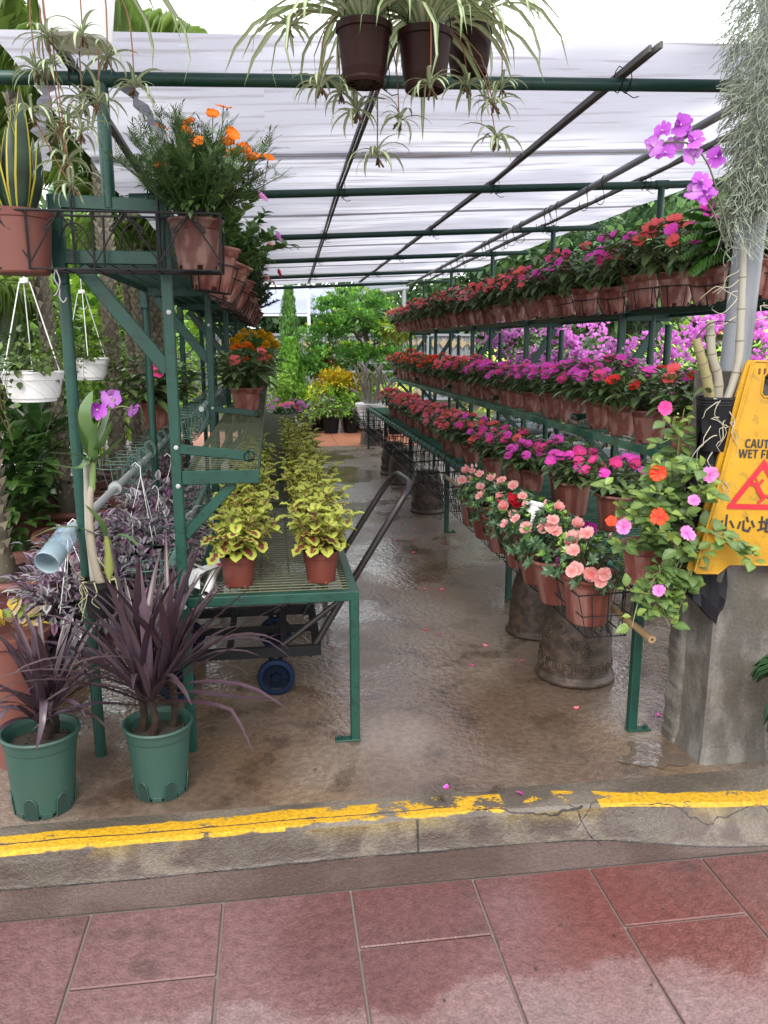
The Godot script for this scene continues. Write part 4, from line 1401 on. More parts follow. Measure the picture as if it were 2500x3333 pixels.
func build_coleus() -> void:
	# leaf print: wine-red heart, lime margin with a toothed border
	var t := tex(64, 128, func(x: int, y: int) -> Color:
		var u := absf(x / 63.0 - 0.5) * 2.0
		var v := y / 127.0
		var vein := absf(fmod(v * 7.0 + u * 2.2, 1.0) - 0.5)
		var lim := 0.46 * sin(PI * clampf(v * 0.92 + 0.10, 0, 1)) + 0.10 * sin(v * 60.0)
		var inside := sm(lim + 0.10, lim - 0.06, u) * sm(0.9, 0.72, v)
		var col := Color(0.62, 0.66, 0.28).lerp(Color(0.70, 0.72, 0.40), sm(0.42, 0.5, vein) * 0.4)
		col = col.lerp(Color(0.40, 0.15, 0.16).lerp(Color(0.47, 0.22, 0.21), sm(0.4, 0.5, vein) * 0.4), inside)
		return col.lerp(Color(0.70, 0.72, 0.30), sm(0.06, 0.02, u) * 0.5))
	var m := mat("coleus_leaf", W, 0.55, 0.35)
	m.albedo_texture = t
	var shape := [0.12, 0.62, 0.88, 0.86, 1.02, 0.80, 0.84, 0.5, 0.0]
	P.coleus = [leaf(0.092, 0.032, shape, 0.15, 0.15, 1.0, W, Color(1.0, 0.92, 0.8), Color(-1, 0, 0), 0.12), leaf(0.098, 0.034, shape, 0.1, -0.05, 0.9, W, W, Color(-1, 0, 0), 0.16), leaf(0.082, 0.029, shape, 0.3, 0.35, 1.1, W, Color(0.95, 0.95, 0.8), Color(-1, 0, 0), 0.1)]
	for k in P.coleus[2].u.size():
		var q: Vector2 = P.coleus[2].u[k]
		P.coleus[2].u[k] = Vector2(0.5 + (0.18 + absf(q.x - 0.5) * 0.64), q.y)
	var rs := []
	for k in 3:
		var r := recipe_coleus(90 + k)
		r.mesh = foliage_mesh(r, m)
		rs.append(r)
	rng.seed = 91
	for side in 2:
		for i in (10 if side == 0 else 15):
			var z: float = -3.07 - 0.29 * i + rf(-0.02, 0.02)
			var label := "coleus with lime and wine-red leaves, %s %s row of the left bench" % ["nearest of the" if i == 0 else ordinal(i) + " in the", "inner" if side == 0 else "aisle-side"]
			var tt := thing("potted_coleus", label, "potted plant", V((-0.145 if side == 0 else 0.18) + rf(-0.012, 0.012), 0.626, z), rf(0, 6), "coleus on the left bench")
			part("pot", G.coleus_pot, tt)
			part("soil", G.soil, tt, Transform3D(Basis().scaled(V(0.86, 0.86, 0.86)), Vector3.ZERO))
			var r: Dictionary = rs[(i + side) % 3]
			var s := rf(0.92, 1.04)
			var fx := Transform3D(Basis().scaled(V(s, s * rf(0.9, 1.05), s)), V(0, 0.11, 0))
			if i < 3:
				for l in r.leaves:
					if not G.has("cl%d" % l[1]): G["cl%d" % l[1]] = P.coleus[l[1]].mesh(m)
					part("leaf", G["cl%d" % l[1]], tt, fx * l[2])
				part("stem", r.stems.mesh(M.stem), tt, fx)
			else:
				part("foliage", r.mesh, tt, fx, true)

func recipe_bushy(seed_: int, kind: int) -> ArrayMesh:
	rng.seed = seed_
	var b := MB.new()
	for k in 14:
		var az := rf(0, TAU)
		var tl := rf(0.1, 0.9)
		var d := V(cos(az) * sin(tl), cos(tl), sin(az) * sin(tl))
		var l := rf(0.14, 0.3)
		b.tube(PackedVector3Array([Vector3.ZERO, d * l * 0.5 + V(0, 0.02, 0), d * l]), PackedFloat32Array([0.0035, 0.003, 0.0018]), 4, Color(0.07, 0.09, 0.03), false)
		for i in 26:
			var t := rf(0.2, 1.0)
			var a := i * 2.4
			var dir := V(cos(a), rf(-0.1, 0.7), sin(a)) + d * 0.6
			var g := rf(0.6, 1.3)
			b.add(P.oval[i % 2] if kind == 0 else P.aza[i % 2], Transform3D(along(dir, Vector3.UP, rf(0.7, 1.1) * (1.0 if kind == 0 else 1.5)), d * l * t), Color(g * 0.75, g * 0.75, g * 0.75))
	return b.mesh(M.leaf)

func build_left_rack_plants() -> void:
	build_coleus()
	var f0 := [recipe_bushy(21, 0), recipe_bushy(22, 0), recipe_bushy(23, 1), recipe_bushy(24, 1)]
	rng.seed = 33
	for i in 15:
		var z := -3.12 - 0.40 * i + rf(-0.03, 0.03)
		var lean := 0.30 + rf(-0.06, 0.10) if i > 0 else 0.12
		var label := "tilted pot of %s, top left shelf, %s from the near end" % ["leafy vinca" if i < 4 else "small-leaved azalea", ordinal(i)]
		var t := thing("potted_shrub", label, "potted plant", V(-0.215 + rf(-0.01, 0.01), 1.745, z), 0.0, "tilted pots on the top left shelf")
		t.basis = tilt(lean, rf(-0.04, 0.08), rf(0, 6), rf(1.0, 1.1))
		part("pot", [G.pot, G.pot_dusty, G.pot_old][i % 3], t)
		part("soil", G.soil, t)
		part("foliage", f0[(i % 2) if i < 4 else 2 + i % 2], t, Transform3D(Basis(Vector3.UP, rf(0, 6)).scaled(V(0.9, 0.95, 0.9)), V(0, 0.13, 0)), true)
		for k in rng.randi_range(1, 2):
			var d := V(rf(-0.8, 0.8), rf(0.6, 1.0), rf(-0.8, 0.8)).normalized()
			var ms: Array = G["imp_lilac"] if i < 4 else G["aza_blush"] if i % 3 else G["aza_crimson"]
			part("flower", ms[rng.randi() % 3], t, Transform3D(facing(d, 0.7 if i < 4 else 0.9), V(0, 0.16, 0) + d * 0.24))
		wire_holder("wire ring holder round the %s tilted pot of the top left shelf" % ordinal(i), t.position, t.basis, V(1, 0, 0))
	# impatiens and marigolds on the middle shelf
	var view := V(0.2, 0.5, 0.8).normalized()
	potted("potted_impatiens", "nearly bare-stemmed impatiens with one coral flower on the left middle shelf", "potted plant", "", V(-0.17, 1.103, -5.25), tilt(0, 0, 1.0, 1.2), ["pot", "soil"], imp[1], 0.135, 1.1, ["imp_coral"], 2, view, true)
	potted("potted_impatiens", "dark impatiens in a pot behind the nearer one on the left middle shelf", "potted plant", "", V(-0.18, 1.103, -5.62), tilt(0, 0, 2.0, 1.15), ["pot", "soil"], imp[2], 0.135, 1.0, ["imp_coral"], 1, view)
	potted("potted_impatiens", "tall dark impatiens with pink buds behind the hanging rail", "potted plant", "", V(-0.78, 0.98, -5.6), tilt(0, 0, 0.4, 1.25), ["pot", "soil"], imp[3], 0.135, 1.3, ["imp_rose"], 3, view)
	var mf := []
	for k in 2:
		rng.seed = 60 + k
		var b := MB.new()
		bush(b, V(0, 0.12, 0), V(0.16, 0.13, 0.16), P.tiny, 420, 30, 0.04, [Color(0.08, 0.18, 0.04), Color(0.13, 0.26, 0.045)], 0.3, 0.3, 0.35)
		mf.append(b.mesh(M.leaf))
	rng.seed = 61
	for i in 9:
		var z := -6.35 - 0.5 * i
		var yellow := i >= 3
		var label := "%s marigold in a clay-brown pot on the left middle shelf, %s from the near end" % ["yellow" if yellow else "orange", ordinal(i)]
		var t := thing("potted_marigold", label, "potted plant", V((-0.16 if yellow else -0.20) + rf(-0.02, 0.02), 1.103, z), rf(0, 6), "marigolds on the left middle shelf")
		part("pot", G.pot, t, Transform3D(Basis().scaled(V(1.05, 1.05, 1.05)), Vector3.ZERO))
		part("soil", G.soil, t, Transform3D(Basis().scaled(V(1.05, 1.05, 1.05)), Vector3.ZERO))
		part("foliage", mf[i % 2], t, Transform3D(Basis().scaled(V(1.15, 1.15, 1.15)), V(0, 0.14, 0)), true)
		if yellow:
			t.scale = V(1.25, 1.3, 1.25)
		for k in 13:
			var d := V(rf(-1, 1), rf(0.35, 1.0), rf(-1, 1)).normalized()
			part("flower", G.marigold_yellow if yellow else G.marigold_orange, t, Transform3D(facing(d + V(0, 0.4, 0), rf(0.8, 1.1)), V(0, 0.27, 0) + d * V(0.19, 0.17, 0.19)))

# ---------------------------------------------------------------- things at the front
# a long blade through points, folded along its midrib
func blade(pts: PackedVector3Array, w: float, col: Color, col2: Color, edge := Color(-1, 0, 0), fold := 0.25) -> MB:
	var b := MB.new()
	var m := pts.size()
	var x := Vector3.ZERO
	var pp := []
	var cols := [-1.0, 0.0, 1.0]
	if edge.r >= 0.0: cols = [-1.0, -0.8, -0.74, 0.0, 0.74, 0.8, 1.0]
	for i in m:
		var d := (pts[mini(i + 1, m - 1)] - pts[maxi(i - 1, 0)]).normalized()
		if i == 0:
			x = d.cross(Vector3.UP)
			if x.length() < 0.05: x = d.cross(Vector3.RIGHT)
			x = x.normalized()
		else:
			x = (x - d * x.dot(d)).normalized()
		var nn := x.cross(d)
		var t := i / (m - 1.0)
		var ww := w * minf(1.0, 0.45 + 2.2 * t) * pow(1.0 - pow(t, 3.0), 0.8)
		var line := []
		for q in cols:
			var c := col.lerp(col2, t)
			if edge.r >= 0.0:
				c = edge if absf(q) > 0.78 else c * (1.0 + 0.9 * float(i % 2))
			line.append([pts[i] + x * ww * q + nn * ww * fold * absf(q), (nn - x * q * fold).normalized(), c])
		pp.append(line)
	for i in m - 1:
		for k in cols.size() - 1:
			for q in [pp[i][k], pp[i][k + 1], pp[i + 1][k + 1], pp[i][k], pp[i + 1][k + 1], pp[i + 1][k]]:
				b.vert(q[0], q[1], q[2], Vector2.ZERO)
	# wind the faces so that they agree with their normals
	for k in range(0, b.v.size(), 3):
		if (b.v[k + 2] - b.v[k]).cross(b.v[k + 1] - b.v[k]).dot(b.n[k]) < 0.0:
			var p := b.v[k + 1]; b.v[k + 1] = b.v[k + 2]; b.v[k + 2] = p
			var n := b.n[k + 1]; b.n[k + 1] = b.n[k + 2]; b.n[k + 2] = n
			var c := b.c[k + 1]; b.c[k + 1] = b.c[k + 2]; b.c[k + 2] = c
	return b

func arc(o: Vector3, az: float, lift: float, droop: float, length: float, n := 8) -> PackedVector3Array:
	var pts := PackedVector3Array([o])
	var p := o
	for i in n:
		var t := (i + 0.5) / n
		var a := lift - droop * t * t
		p += V(cos(az) * cos(a), sin(a), sin(az) * cos(a)) * length / n
		pts.append(p)
	return pts

# smooth run through given points
func curve(ps: Array, n := 9) -> PackedVector3Array:
	var c := Curve3D.new()
	for i in ps.size():
		var t: Vector3 = (ps[mini(i + 1, ps.size() - 1)] - ps[maxi(i - 1, 0)]) / 6.0
		c.add_point(ps[i], -t, t)
	var out := PackedVector3Array()
	for i in n:
		out.append(c.sample_baked(c.get_baked_length() * i / (n - 1.0), true))
	return out

func build_green_pots() -> void:
	var b := MB.new()
	b.lathe([Vector2(0.0, 0.014), Vector2(0.082, 0.014), Vector2(0.086, 0.010), Vector2(0.09, 0.02), Vector2(0.107, 0.215), Vector2(0.110, 0.222), Vector2(0.114, 0.250), Vector2(0.119, 0.253), Vector2(0.121, 0.259), Vector2(0.118, 0.265), Vector2(0.112, 0.264), Vector2(0.106, 0.245), Vector2(0.103, 0.20)], 40, W, Transform3D.IDENTITY, false, false)
	var pot := b.mesh(M.green_pot)
	b = MB.new()
	for k in 6:
		var a := k * TAU / 6.0 + 0.35
		var o := V(cos(a), 0, sin(a))
		var sd := V(-sin(a), 0, cos(a))
		# U-shaped drain recess: raised lip round a darker sunk panel, and a foot between
		var ps := []
		for q in 11:
			var an := PI * q / 10.0
			var y := 0.052 + sin(an) * 0.022
			ps.append(o * (0.0895 + 0.0875 * y) + sd * cos(an) * 0.019 + V(0, y, 0))
		ps.push_front(o * 0.0885 + sd * 0.0195 + V(0, 0.002, 0))
		ps.append(o * 0.0885 - sd * 0.0195 + V(0, 0.002, 0))
		b.wire(ps, 0.0028, lin(0.7, 0.8, 0.8), false, 5)
		for q in 8:
			var y0 := 0.002 + q * 0.0085
			var ww := 0.018 if y0 < 0.05 else 0.018 * sqrt(maxf(0.0, 1.0 - pow((y0 - 0.05) / 0.022, 2.0)))
			b.quad(o * (0.0915 + 0.0875 * y0) + sd * ww + V(0, y0, 0), o * (0.0915 + 0.0875 * (y0 + 0.0085)) + sd * ww * 0.97 + V(0, y0 + 0.0085, 0), o * (0.0915 + 0.0875 * (y0 + 0.0085)) - sd * ww * 0.97 + V(0, y0 + 0.0085, 0), o * (0.0915 + 0.0875 * y0) - sd * ww + V(0, y0, 0), lin(0.45, 0.5, 0.5))
		var a2 := a + TAU / 12.0
		b.cbox(V(cos(a2), 0, sin(a2)) * 0.084 + V(0, 0.010, 0), V(0.012, 0.02, 0.034), 0.003, lin(0.6, 0.7, 0.7), Basis(Vector3.UP, -a2))
	var feet := b.mesh(M.green_pot)
	b = MB.new()
	rng.seed = 500
	b.lathe([Vector2(0.1035, 0.213), Vector2(0.06, 0.222), Vector2(0.0, 0.22)], 20, W, Transform3D.IDENTITY, false, true)
	for k in 60:
		var a := rf(0, TAU); var r := 0.095 * sqrt(rf(0, 1))
		var s := rf(0.003, 0.008)
		b.cbox(V(cos(a) * r, 0.222, sin(a) * r), V(s, s, s), s * 0.2, lin(1, 1, 1) * rf(0.6, 2.2), Basis.from_euler(V(rf(0, 3), rf(0, 3), 0)))
	var soil := b.mesh(M.soil)
	var pur := [lin(0.042, 0.025, 0.036), lin(0.054, 0.030, 0.042), lin(0.035, 0.023, 0.033), lin(0.070, 0.046, 0.060)]
	var m := mat("cordyline_leaf", W, 0.33, 0.12)
	for which in 2:
		rng.seed = 510 + which
		var at := V(-0.43, 0, -2.66) if which == 1 else V(-0.815, 0, -2.61)
		var t := thing("potted_cordyline", "taller purple-brown cordyline in a green plastic pot by the rack post" if which == 1 else "shorter purple cordyline in a tilted-rim green pot at the left edge", "potted plant", at, 0.3 * which, "")
		var s := 1.0 if which == 1 else 1.07
		if which == 0: t.basis = tilt(0.02, -0.02, 0.7, 1.0)
		part("pot", pot, t, Transform3D(Basis().scaled(V(s, s, s)), Vector3.ZERO))
		part("pot_foot", feet, t, Transform3D(Basis().scaled(V(s, s, s)), Vector3.ZERO))
		part("soil", soil, t, Transform3D(Basis().scaled(V(s, s, s)), Vector3.ZERO))
		var inv := t.transform.affine_inverse()
		var stems := [V(-0.02, 0.22, 0.015), V(0.055, 0.22, -0.02), V(-0.05, 0.22, -0.03)] if which == 1 else [V(0.02, 0.23, 0.0), V(0.06, 0.23, -0.03)]
		for i in stems.size():
			var o: Vector3 = stems[i]
			var h: float = ([0.13, 0.21, 0.17] if which == 1 else [0.09, 0.10])[i]
			var c := MB.new()
			var pts := PackedVector3Array(); var rad := PackedFloat32Array()
			for k in 13:
				pts.append(o + V(0.01 * sin(k * 0.3), h * k / 12.0, 0)); rad.append(0.012 + (0.002 if k % 2 else 0.0))
			c.tube(pts, rad, 8, lin(0.13, 0.09, 0.06), true, lin(0.10, 0.06, 0.05))
			part("trunk", c.mesh(M.bark), t)
			var top := o + V(0, h - 0.02, 0)
			for k in (23 if which == 1 else 21):
				var az := k * 2.399 + rf(-0.3, 0.3)
				var up := rf(0.0, 1.0)
				var lift := lerpf(0.55, 1.45, up)
				var c1: Color = pur[rng.randi() % 4]
				var bl := blade(arc(top + V(0, up * 0.03, 0), az, lift, rf(0.1, 0.7) if up > 0.4 else rf(0.7, 1.9), (rf(0.36, 0.56) if which == 1 else rf(0.28, 0.40)), 9), rf(0.010, 0.016), c1 * 1.2, c1.lerp(lin(0.09, 0.055, 0.04), rf(0.0, 0.5)), Color(-1, 0, 0), rf(0.15, 0.5))
				part("leaf", bl.mesh(m), t)
		var wp: Array
		# blades whose run the photograph shows
		if which == 1:
			wp = [[V(-0.46, 0.36, -2.64), V(-0.50, 0.62, -2.61), V(-0.535, 0.955, -2.58)], [V(-0.45, 0.36, -2.64), V(-0.44, 0.6, -2.6), V(-0.45, 0.87, -2.6)], [V(-0.44, 0.36, -2.65), V(-0.42, 0.6, -2.66), V(-0.40, 0.80, -2.7)], [V(-0.41, 0.40, -2.66), V(-0.34, 0.68, -2.56), V(-0.235, 0.945, -2.5)], [V(-0.42, 0.38, -2.66), V(-0.37, 0.62, -2.6), V(-0.33, 0.86, -2.56)],
				[V(-0.40, 0.40, -2.66), V(-0.25, 0.62, -2.56), V(-0.08, 0.79, -2.5)], [V(-0.39, 0.40, -2.66), V(-0.19, 0.60, -2.54), V(0.06, 0.745, -2.5)], [V(-0.40, 0.38, -2.65), V(-0.20, 0.56, -2.5), V(0.02, 0.64, -2.46)],
				[V(-0.41, 0.37, -2.64), V(-0.26, 0.475, -2.48), V(-0.10, 0.475, -2.42), V(0.03, 0.40, -2.38)], [V(-0.42, 0.36, -2.63), V(-0.28, 0.45, -2.46), V(-0.13, 0.44, -2.42), V(-0.01, 0.43, -2.42)],
				[V(-0.42, 0.35, -2.63), V(-0.28, 0.41, -2.47), V(-0.17, 0.40, -2.43), V(-0.13, 0.34, -2.41), V(-0.09, 0.24, -2.40)], [V(-0.47, 0.35, -2.63), V(-0.58, 0.47, -2.5), V(-0.70, 0.545, -2.43), V(-0.755, 0.555, -2.41)], [V(-0.47, 0.36, -2.64), V(-0.57, 0.54, -2.56), V(-0.665, 0.66, -2.52)], [V(-0.48, 0.34, -2.62), V(-0.60, 0.42, -2.48), V(-0.70, 0.42, -2.42), V(-0.77, 0.38, -2.40)], [V(-0.40, 0.40, -2.7), V(-0.22, 0.52, -2.72), V(-0.06, 0.52, -2.72), V(0.05, 0.44, -2.70)]]
		else:
			wp = [[V(-0.79, 0.30, -2.60), V(-0.76, 0.40, -2.46), V(-0.68, 0.455, -2.38), V(-0.57, 0.475, -2.34)], [V(-0.79, 0.30, -2.6), V(-0.73, 0.47, -2.42), V(-0.72, 0.43, -2.36), V(-0.745, 0.335, -2.34)], [V(-0.80, 0.30, -2.6), V(-0.83, 0.47, -2.62), V(-0.87, 0.625, -2.64)], [V(-0.79, 0.30, -2.6), V(-0.79, 0.48, -2.58), V(-0.795, 0.65, -2.58)], [V(-0.78, 0.32, -2.6), V(-0.68, 0.53, -2.6), V(-0.585, 0.70, -2.62)], [V(-0.78, 0.32, -2.6), V(-0.69, 0.45, -2.52), V(-0.57, 0.53, -2.48)], [V(-0.80, 0.30, -2.6), V(-0.84, 0.44, -2.46), V(-0.88, 0.40, -2.36)]]
		for ps in wp:
			var c1: Color = pur[rng.randi() % 4] * 1.15
			var bl := blade(curve(ps, 10), rf(0.014, 0.019), c1, c1 * rf(1.0, 1.5), Color(-1, 0, 0), 0.3)
			part("leaf", bl.mesh(m), t, inv)

func dendrobium_leaf(parent: Node, o: Vector3, ps: Array, w: float, col: Color) -> void:
	var pts := [o]
	pts.append_array(ps)
	part("leaf", blade(curve(pts, 8), w, col, col * 1.15, Color(-1, 0, 0), 0.25).mesh(M.leaf_gloss), parent)

func build_orchid_left() -> void:
	rng.seed = 520
	var at := V(-0.632, 0.60, -2.835)
	var t := thing("potted_orchid", "orchid with purple blooms in a black pot tied to the left rack post", "orchid", at)
	var b := MB.new()
	b.lathe([Vector2(0.0, 0.0), Vector2(0.045, 0.0), Vector2(0.056, 0.11), Vector2(0.058, 0.112), Vector2(0.0565, 0.118), Vector2(0.0595, 0.12), Vector2(0.0575, 0.126), Vector2(0.0605, 0.128), Vector2(0.06, 0.136), Vector2(0.054, 0.135), Vector2(0.05, 0.11)], 24, W)
	part("pot", b.mesh(M.black_plastic), t)
	b = MB.new()
	b.lathe([Vector2(0.054, 0.122), Vector2(0.0, 0.13)], 12, W)
	part("soil", b.mesh(M.soil), t)
	# canes: two pale dry ones, a green one and a short swollen one
	for q in [[[V(0.01, 0.12, 0.01), V(-0.01, 0.25, 0.02), V(-0.005, 0.42, 0.015), V(0.005, 0.47, 0.01)], [0.016, 0.014, 0.012, 0.011], lin(0.26, 0.225, 0.175)], [[V(-0.02, 0.12, -0.02), V(-0.025, 0.3, -0.02), V(-0.015, 0.50, -0.01), V(-0.015, 0.56, -0.01)], [0.013, 0.012, 0.011, 0.01], lin(0.30, 0.285, 0.25)], [[V(0.005, 0.46, 0.01), V(0.012, 0.53, 0.012), V(0.02, 0.62, 0.014)], [0.011, 0.011, 0.007], lin(0.13, 0.20, 0.06)], [[V(0.035, 0.12, 0.0), V(0.04, 0.18, 0.0), V(0.042, 0.25, 0.0), V(0.04, 0.29, 0.0)], [0.011, 0.017, 0.013, 0.006], lin(0.18, 0.20, 0.05)]]:
		var c := MB.new()
		c.tube(curve(q[0], 12), PackedFloat32Array([q[1][0], q[1][0], q[1][0] * 0.92, q[1][1], q[1][1] * 1.08, q[1][1], q[1][1] * 0.94, q[1][2], q[1][2] * 1.06, q[1][2], q[1][2] * 0.93, q[1][-1]]), 9, q[2])
		part("cane", c.mesh(M.stem), t)
	var gr := lin(0.07, 0.125, 0.04)
	var o := V(0.015, 0.55, 0.012)
	for q in [[V(-0.03, 0.585, 0.05), V(-0.12, 0.60, 0.08)], [V(-0.02, 0.54, 0.05), V(-0.10, 0.565, 0.10)], [V(0.05, 0.61, 0.03), V(0.09, 0.70, 0.02)], [V(0.06, 0.58, 0.04), V(0.13, 0.645, 0.05)], [V(0.03, 0.64, 0.05), V(0.05, 0.70, 0.08)], [V(-0.02, 0.64, 0.0), V(-0.03, 0.74, -0.01)], [V(0.04, 0.65, -0.03), V(0.08, 0.76, -0.05)]]:
		dendrobium_leaf(t, o + V(0, rf(-0.03, 0.06), 0), q, rf(0.015, 0.021), gr * rf(0.8, 1.15))
	dendrobium_leaf(t, V(0.02, 0.58, 0.0), [V(0.0, 0.72, 0.04), V(0.035, 0.80, 0.03)], 0.034, gr * 1.05)
	for q in [[V(0.04, 0.28, 0.0), V(0.10, 0.30, 0.03), V(0.16, 0.26, 0.05)], [V(0.04, 0.29, 0.0), V(0.03, 0.36, 0.05), V(-0.01, 0.42, 0.07)], [V(0.035, 0.28, 0), V(-0.05, 0.34, 0.06), V(-0.14, 0.335, 0.09), V(-0.2, 0.30, 0.1)]]:
		dendrobium_leaf(t, q[0], q.slice(1), 0.012, gr * 1.1)
	b = MB.new()
	b.tube(curve([V(0.02, 0.62, 0.012), V(0.05, 0.70, 0.02), V(0.08, 0.74, 0.0), V(0.10, 0.77, 0.0)], 10), PackedFloat32Array([0.003]), 5, lin(0.16, 0.2, 0.07))
	b.tube(curve([V(0.07, 0.73, 0.0), V(0.12, 0.745, 0.0), V(0.155, 0.735, 0.0)], 6), PackedFloat32Array([0.002]), 5, lin(0.16, 0.2, 0.07))
	part("flower_stalk", b.mesh(M.stem), t)
	for q in [[V(0.045, 0.735, 0.02), V(-0.15, 0.1, 1.0), "orchid", 1.05], [V(0.085, 0.775, 0.0), V(0.5, 0.2, 0.8), "orchid_pale", 1.1], [V(0.155, 0.735, 0.0), V(0.8, -0.4, 0.35), "orchid_pale", 0.9]]:
		part("flower", G[q[2]], t, Transform3D(facing(q[1], q[3]), q[0]))
	# aerial roots
	for k in 12:
		var a := rf(-0.6, PI + 0.4)
		var r := MB.new()
		var p := V(cos(a) * 0.05, 0.135, sin(a) * 0.05)
		var ps := [p, V(cos(a) * 0.066, 0.14, sin(a) * 0.066)]
		var l := rf(0.05, 0.2)
		for j in 3:
			ps.append(V(cos(a) * 0.068 + rf(-0.02, 0.02), 0.13 - l * (j + 1) / 3.0, sin(a) * 0.068 + rf(0, 0.012)))
		if k > 8: ps = [p, p + V(rf(-0.06, 0), 0.04, 0.02), p + V(rf(-0.08, -0.03), 0.10, 0.03), p + V(rf(-0.08, -0.03), 0.14, 0.02)]
		r.tube(curve(ps, 9), PackedFloat32Array([0.0028, 0.0026, 0.0024, 0.0022, 0.002, 0.002, 0.0018, 0.0015, 0.001]), 5, lin(0.28, 0.27, 0.15))
		part("root", r.mesh(M.stem), t)
	b = MB.new()
	b.wire([V(-0.03, 0.14, -0.03), V(-0.06, 0.2, -0.09)], 0.0015, W)
	b.wire([V(0.03, 0.14, -0.03), V(-0.05, 0.2, -0.09)], 0.0015, W)
	part("tie", b.mesh(M.black_wire), t)

func build_rails() -> void:
	# grey rail behind the posts with a cut bottle over its near end, and the lower rail
	var b := MB.new()
	b.rod(V(-0.722, 0.905, -2.80), V(-0.70, 0.985, -12.0), 0.0165, 12, W)
	b.rod(V(-0.7185, 0.9135, -3.68), V(-0.718, 0.914, -3.72), 0.03, 12, W)
	single("hanging_rail", b.mesh(M.zinc), "long zinc-grey rail along the back of the left rack", "rail")
	b = MB.new()
	b.rod(V(-0.395, 0.745, -2.99), V(-0.395, 0.77, -11.9), 0.0145, 12, W)
	single("hanging_rail", b.mesh(M.grid_green), "lower green rail hung with ring holders beside the coleus bench", "rail")
	b = MB.new()
	b.rod(V(-0.395, 1.20, -4.55), V(-0.395, 1.20, -11.9), 0.0145, 12, W)
	single("hanging_rail", b.mesh(M.zinc), "grey-green rail over the middle shelf edge hung with bent hooks", "rail")
	# clear bottle: shoulder, wall, cut mouth and the frosted lining
	var ax := along(V(-0.05, -0.09, 0.24), Vector3.UP)
	var bt := thing("cut_plastic_bottle", "cut clear plastic bottle pushed over the near end of the grey rail", "bottle", V(-0.727, 0.897, -2.83))
	b = MB.new()
	var xf := Transform3D(ax * Basis(V(1, 0, 0), PI / 2), Vector3.ZERO)
	b.lathe([Vector2(0.036, 0.085), Vector2(0.041, 0.09), Vector2(0.0415, 0.15), Vector2(0.0425, 0.163), Vector2(0.0405, 0.164), Vector2(0.039, 0.15), Vector2(0.038, 0.09)], 28, W, xf, false, true)
	part("frosted_mouth", b.mesh(M.frosted), bt)
	b = MB.new()
	b.lathe([Vector2(0.018, -0.06), Vector2(0.024, -0.03), Vector2(0.039, 0.0), Vector2(0.0395, 0.02), Vector2(0.037, 0.03), Vector2(0.0395, 0.04), Vector2(0.0395, 0.088)], 28, W, xf, false, true)
	part("wall", b.mesh(M.bottle), bt)
	# ring holders
	b = MB.new()
	var ring := []
	for k in 22: ring.append(V(-0.095 + cos(TAU * k / 22) * 0.085, 0, sin(TAU * k / 22) * 0.085))
	b.wire(ring, 0.003, W, true, 5)
	var base := []
	for k in 16: base.append(V(-0.085 + cos(TAU * k / 16) * 0.05, -0.12, sin(TAU * k / 16) * 0.05))
	b.wire(base, 0.0028, W, true, 5)
	for s in [-1.0, 1.0]:
		b.wire(Array(curve([V(-0.085, -0.12, s * 0.03), V(-0.03, -0.13, s * 0.03), V(0.01, -0.04, s * 0.03), V(-0.02, 0.035, s * 0.03), V(0.0, 0.062, s * 0.03), V(0.025, 0.05, s * 0.03), V(0.04, 0.0, s * 0.03), V(0.02, -0.03, s * 0.03)], 16)), 0.003, W, false, 5)
		b.wire([V(-0.06, 0, s * 0.078), V(-0.07, -0.12, s * 0.048)], 0.0026, W, false, 5)
		b.wire([V(-0.13, 0, s * 0.078), V(-0.11, -0.12, s * 0.046)], 0.0026, W, false, 5)
	var hm := b.mesh(M.grid_green)
	rng.seed = 530
	for i in 16:
		var z := -4.15 - i * 0.27
		single("ring_holder", hm, "empty wire ring pot holder on the grey rail behind the posts, %s from near" % ordinal(i), "pot holder", Transform3D(Basis(Vector3.UP, rf(-0.08, 0.08)), V(-0.715, 0.93 + (-z - 2.8) * 0.009, z)), "ring holders on the left rails")
	for i in 9:
		var z := -3.12 - i * 0.25
		single("ring_holder", hm, "empty wire ring pot holder on the lower green rail, %s from near" % ordinal(i), "pot holder", Transform3D(Basis(Vector3.UP, rf(-0.08, 0.08)), V(-0.405, 0.70, z)), "ring holders on the left rails")
	for i in 18:
		var z := -4.62 - i * 0.2
		single("ring_holder", hm, "empty wire ring pot holder over the middle shelf edge, %s from near" % ordinal(i), "pot holder", Transform3D(Basis(Vector3.UP, rf(-0.08, 0.08)), V(-0.405, 1.155, z)), "ring holders on the left rails")

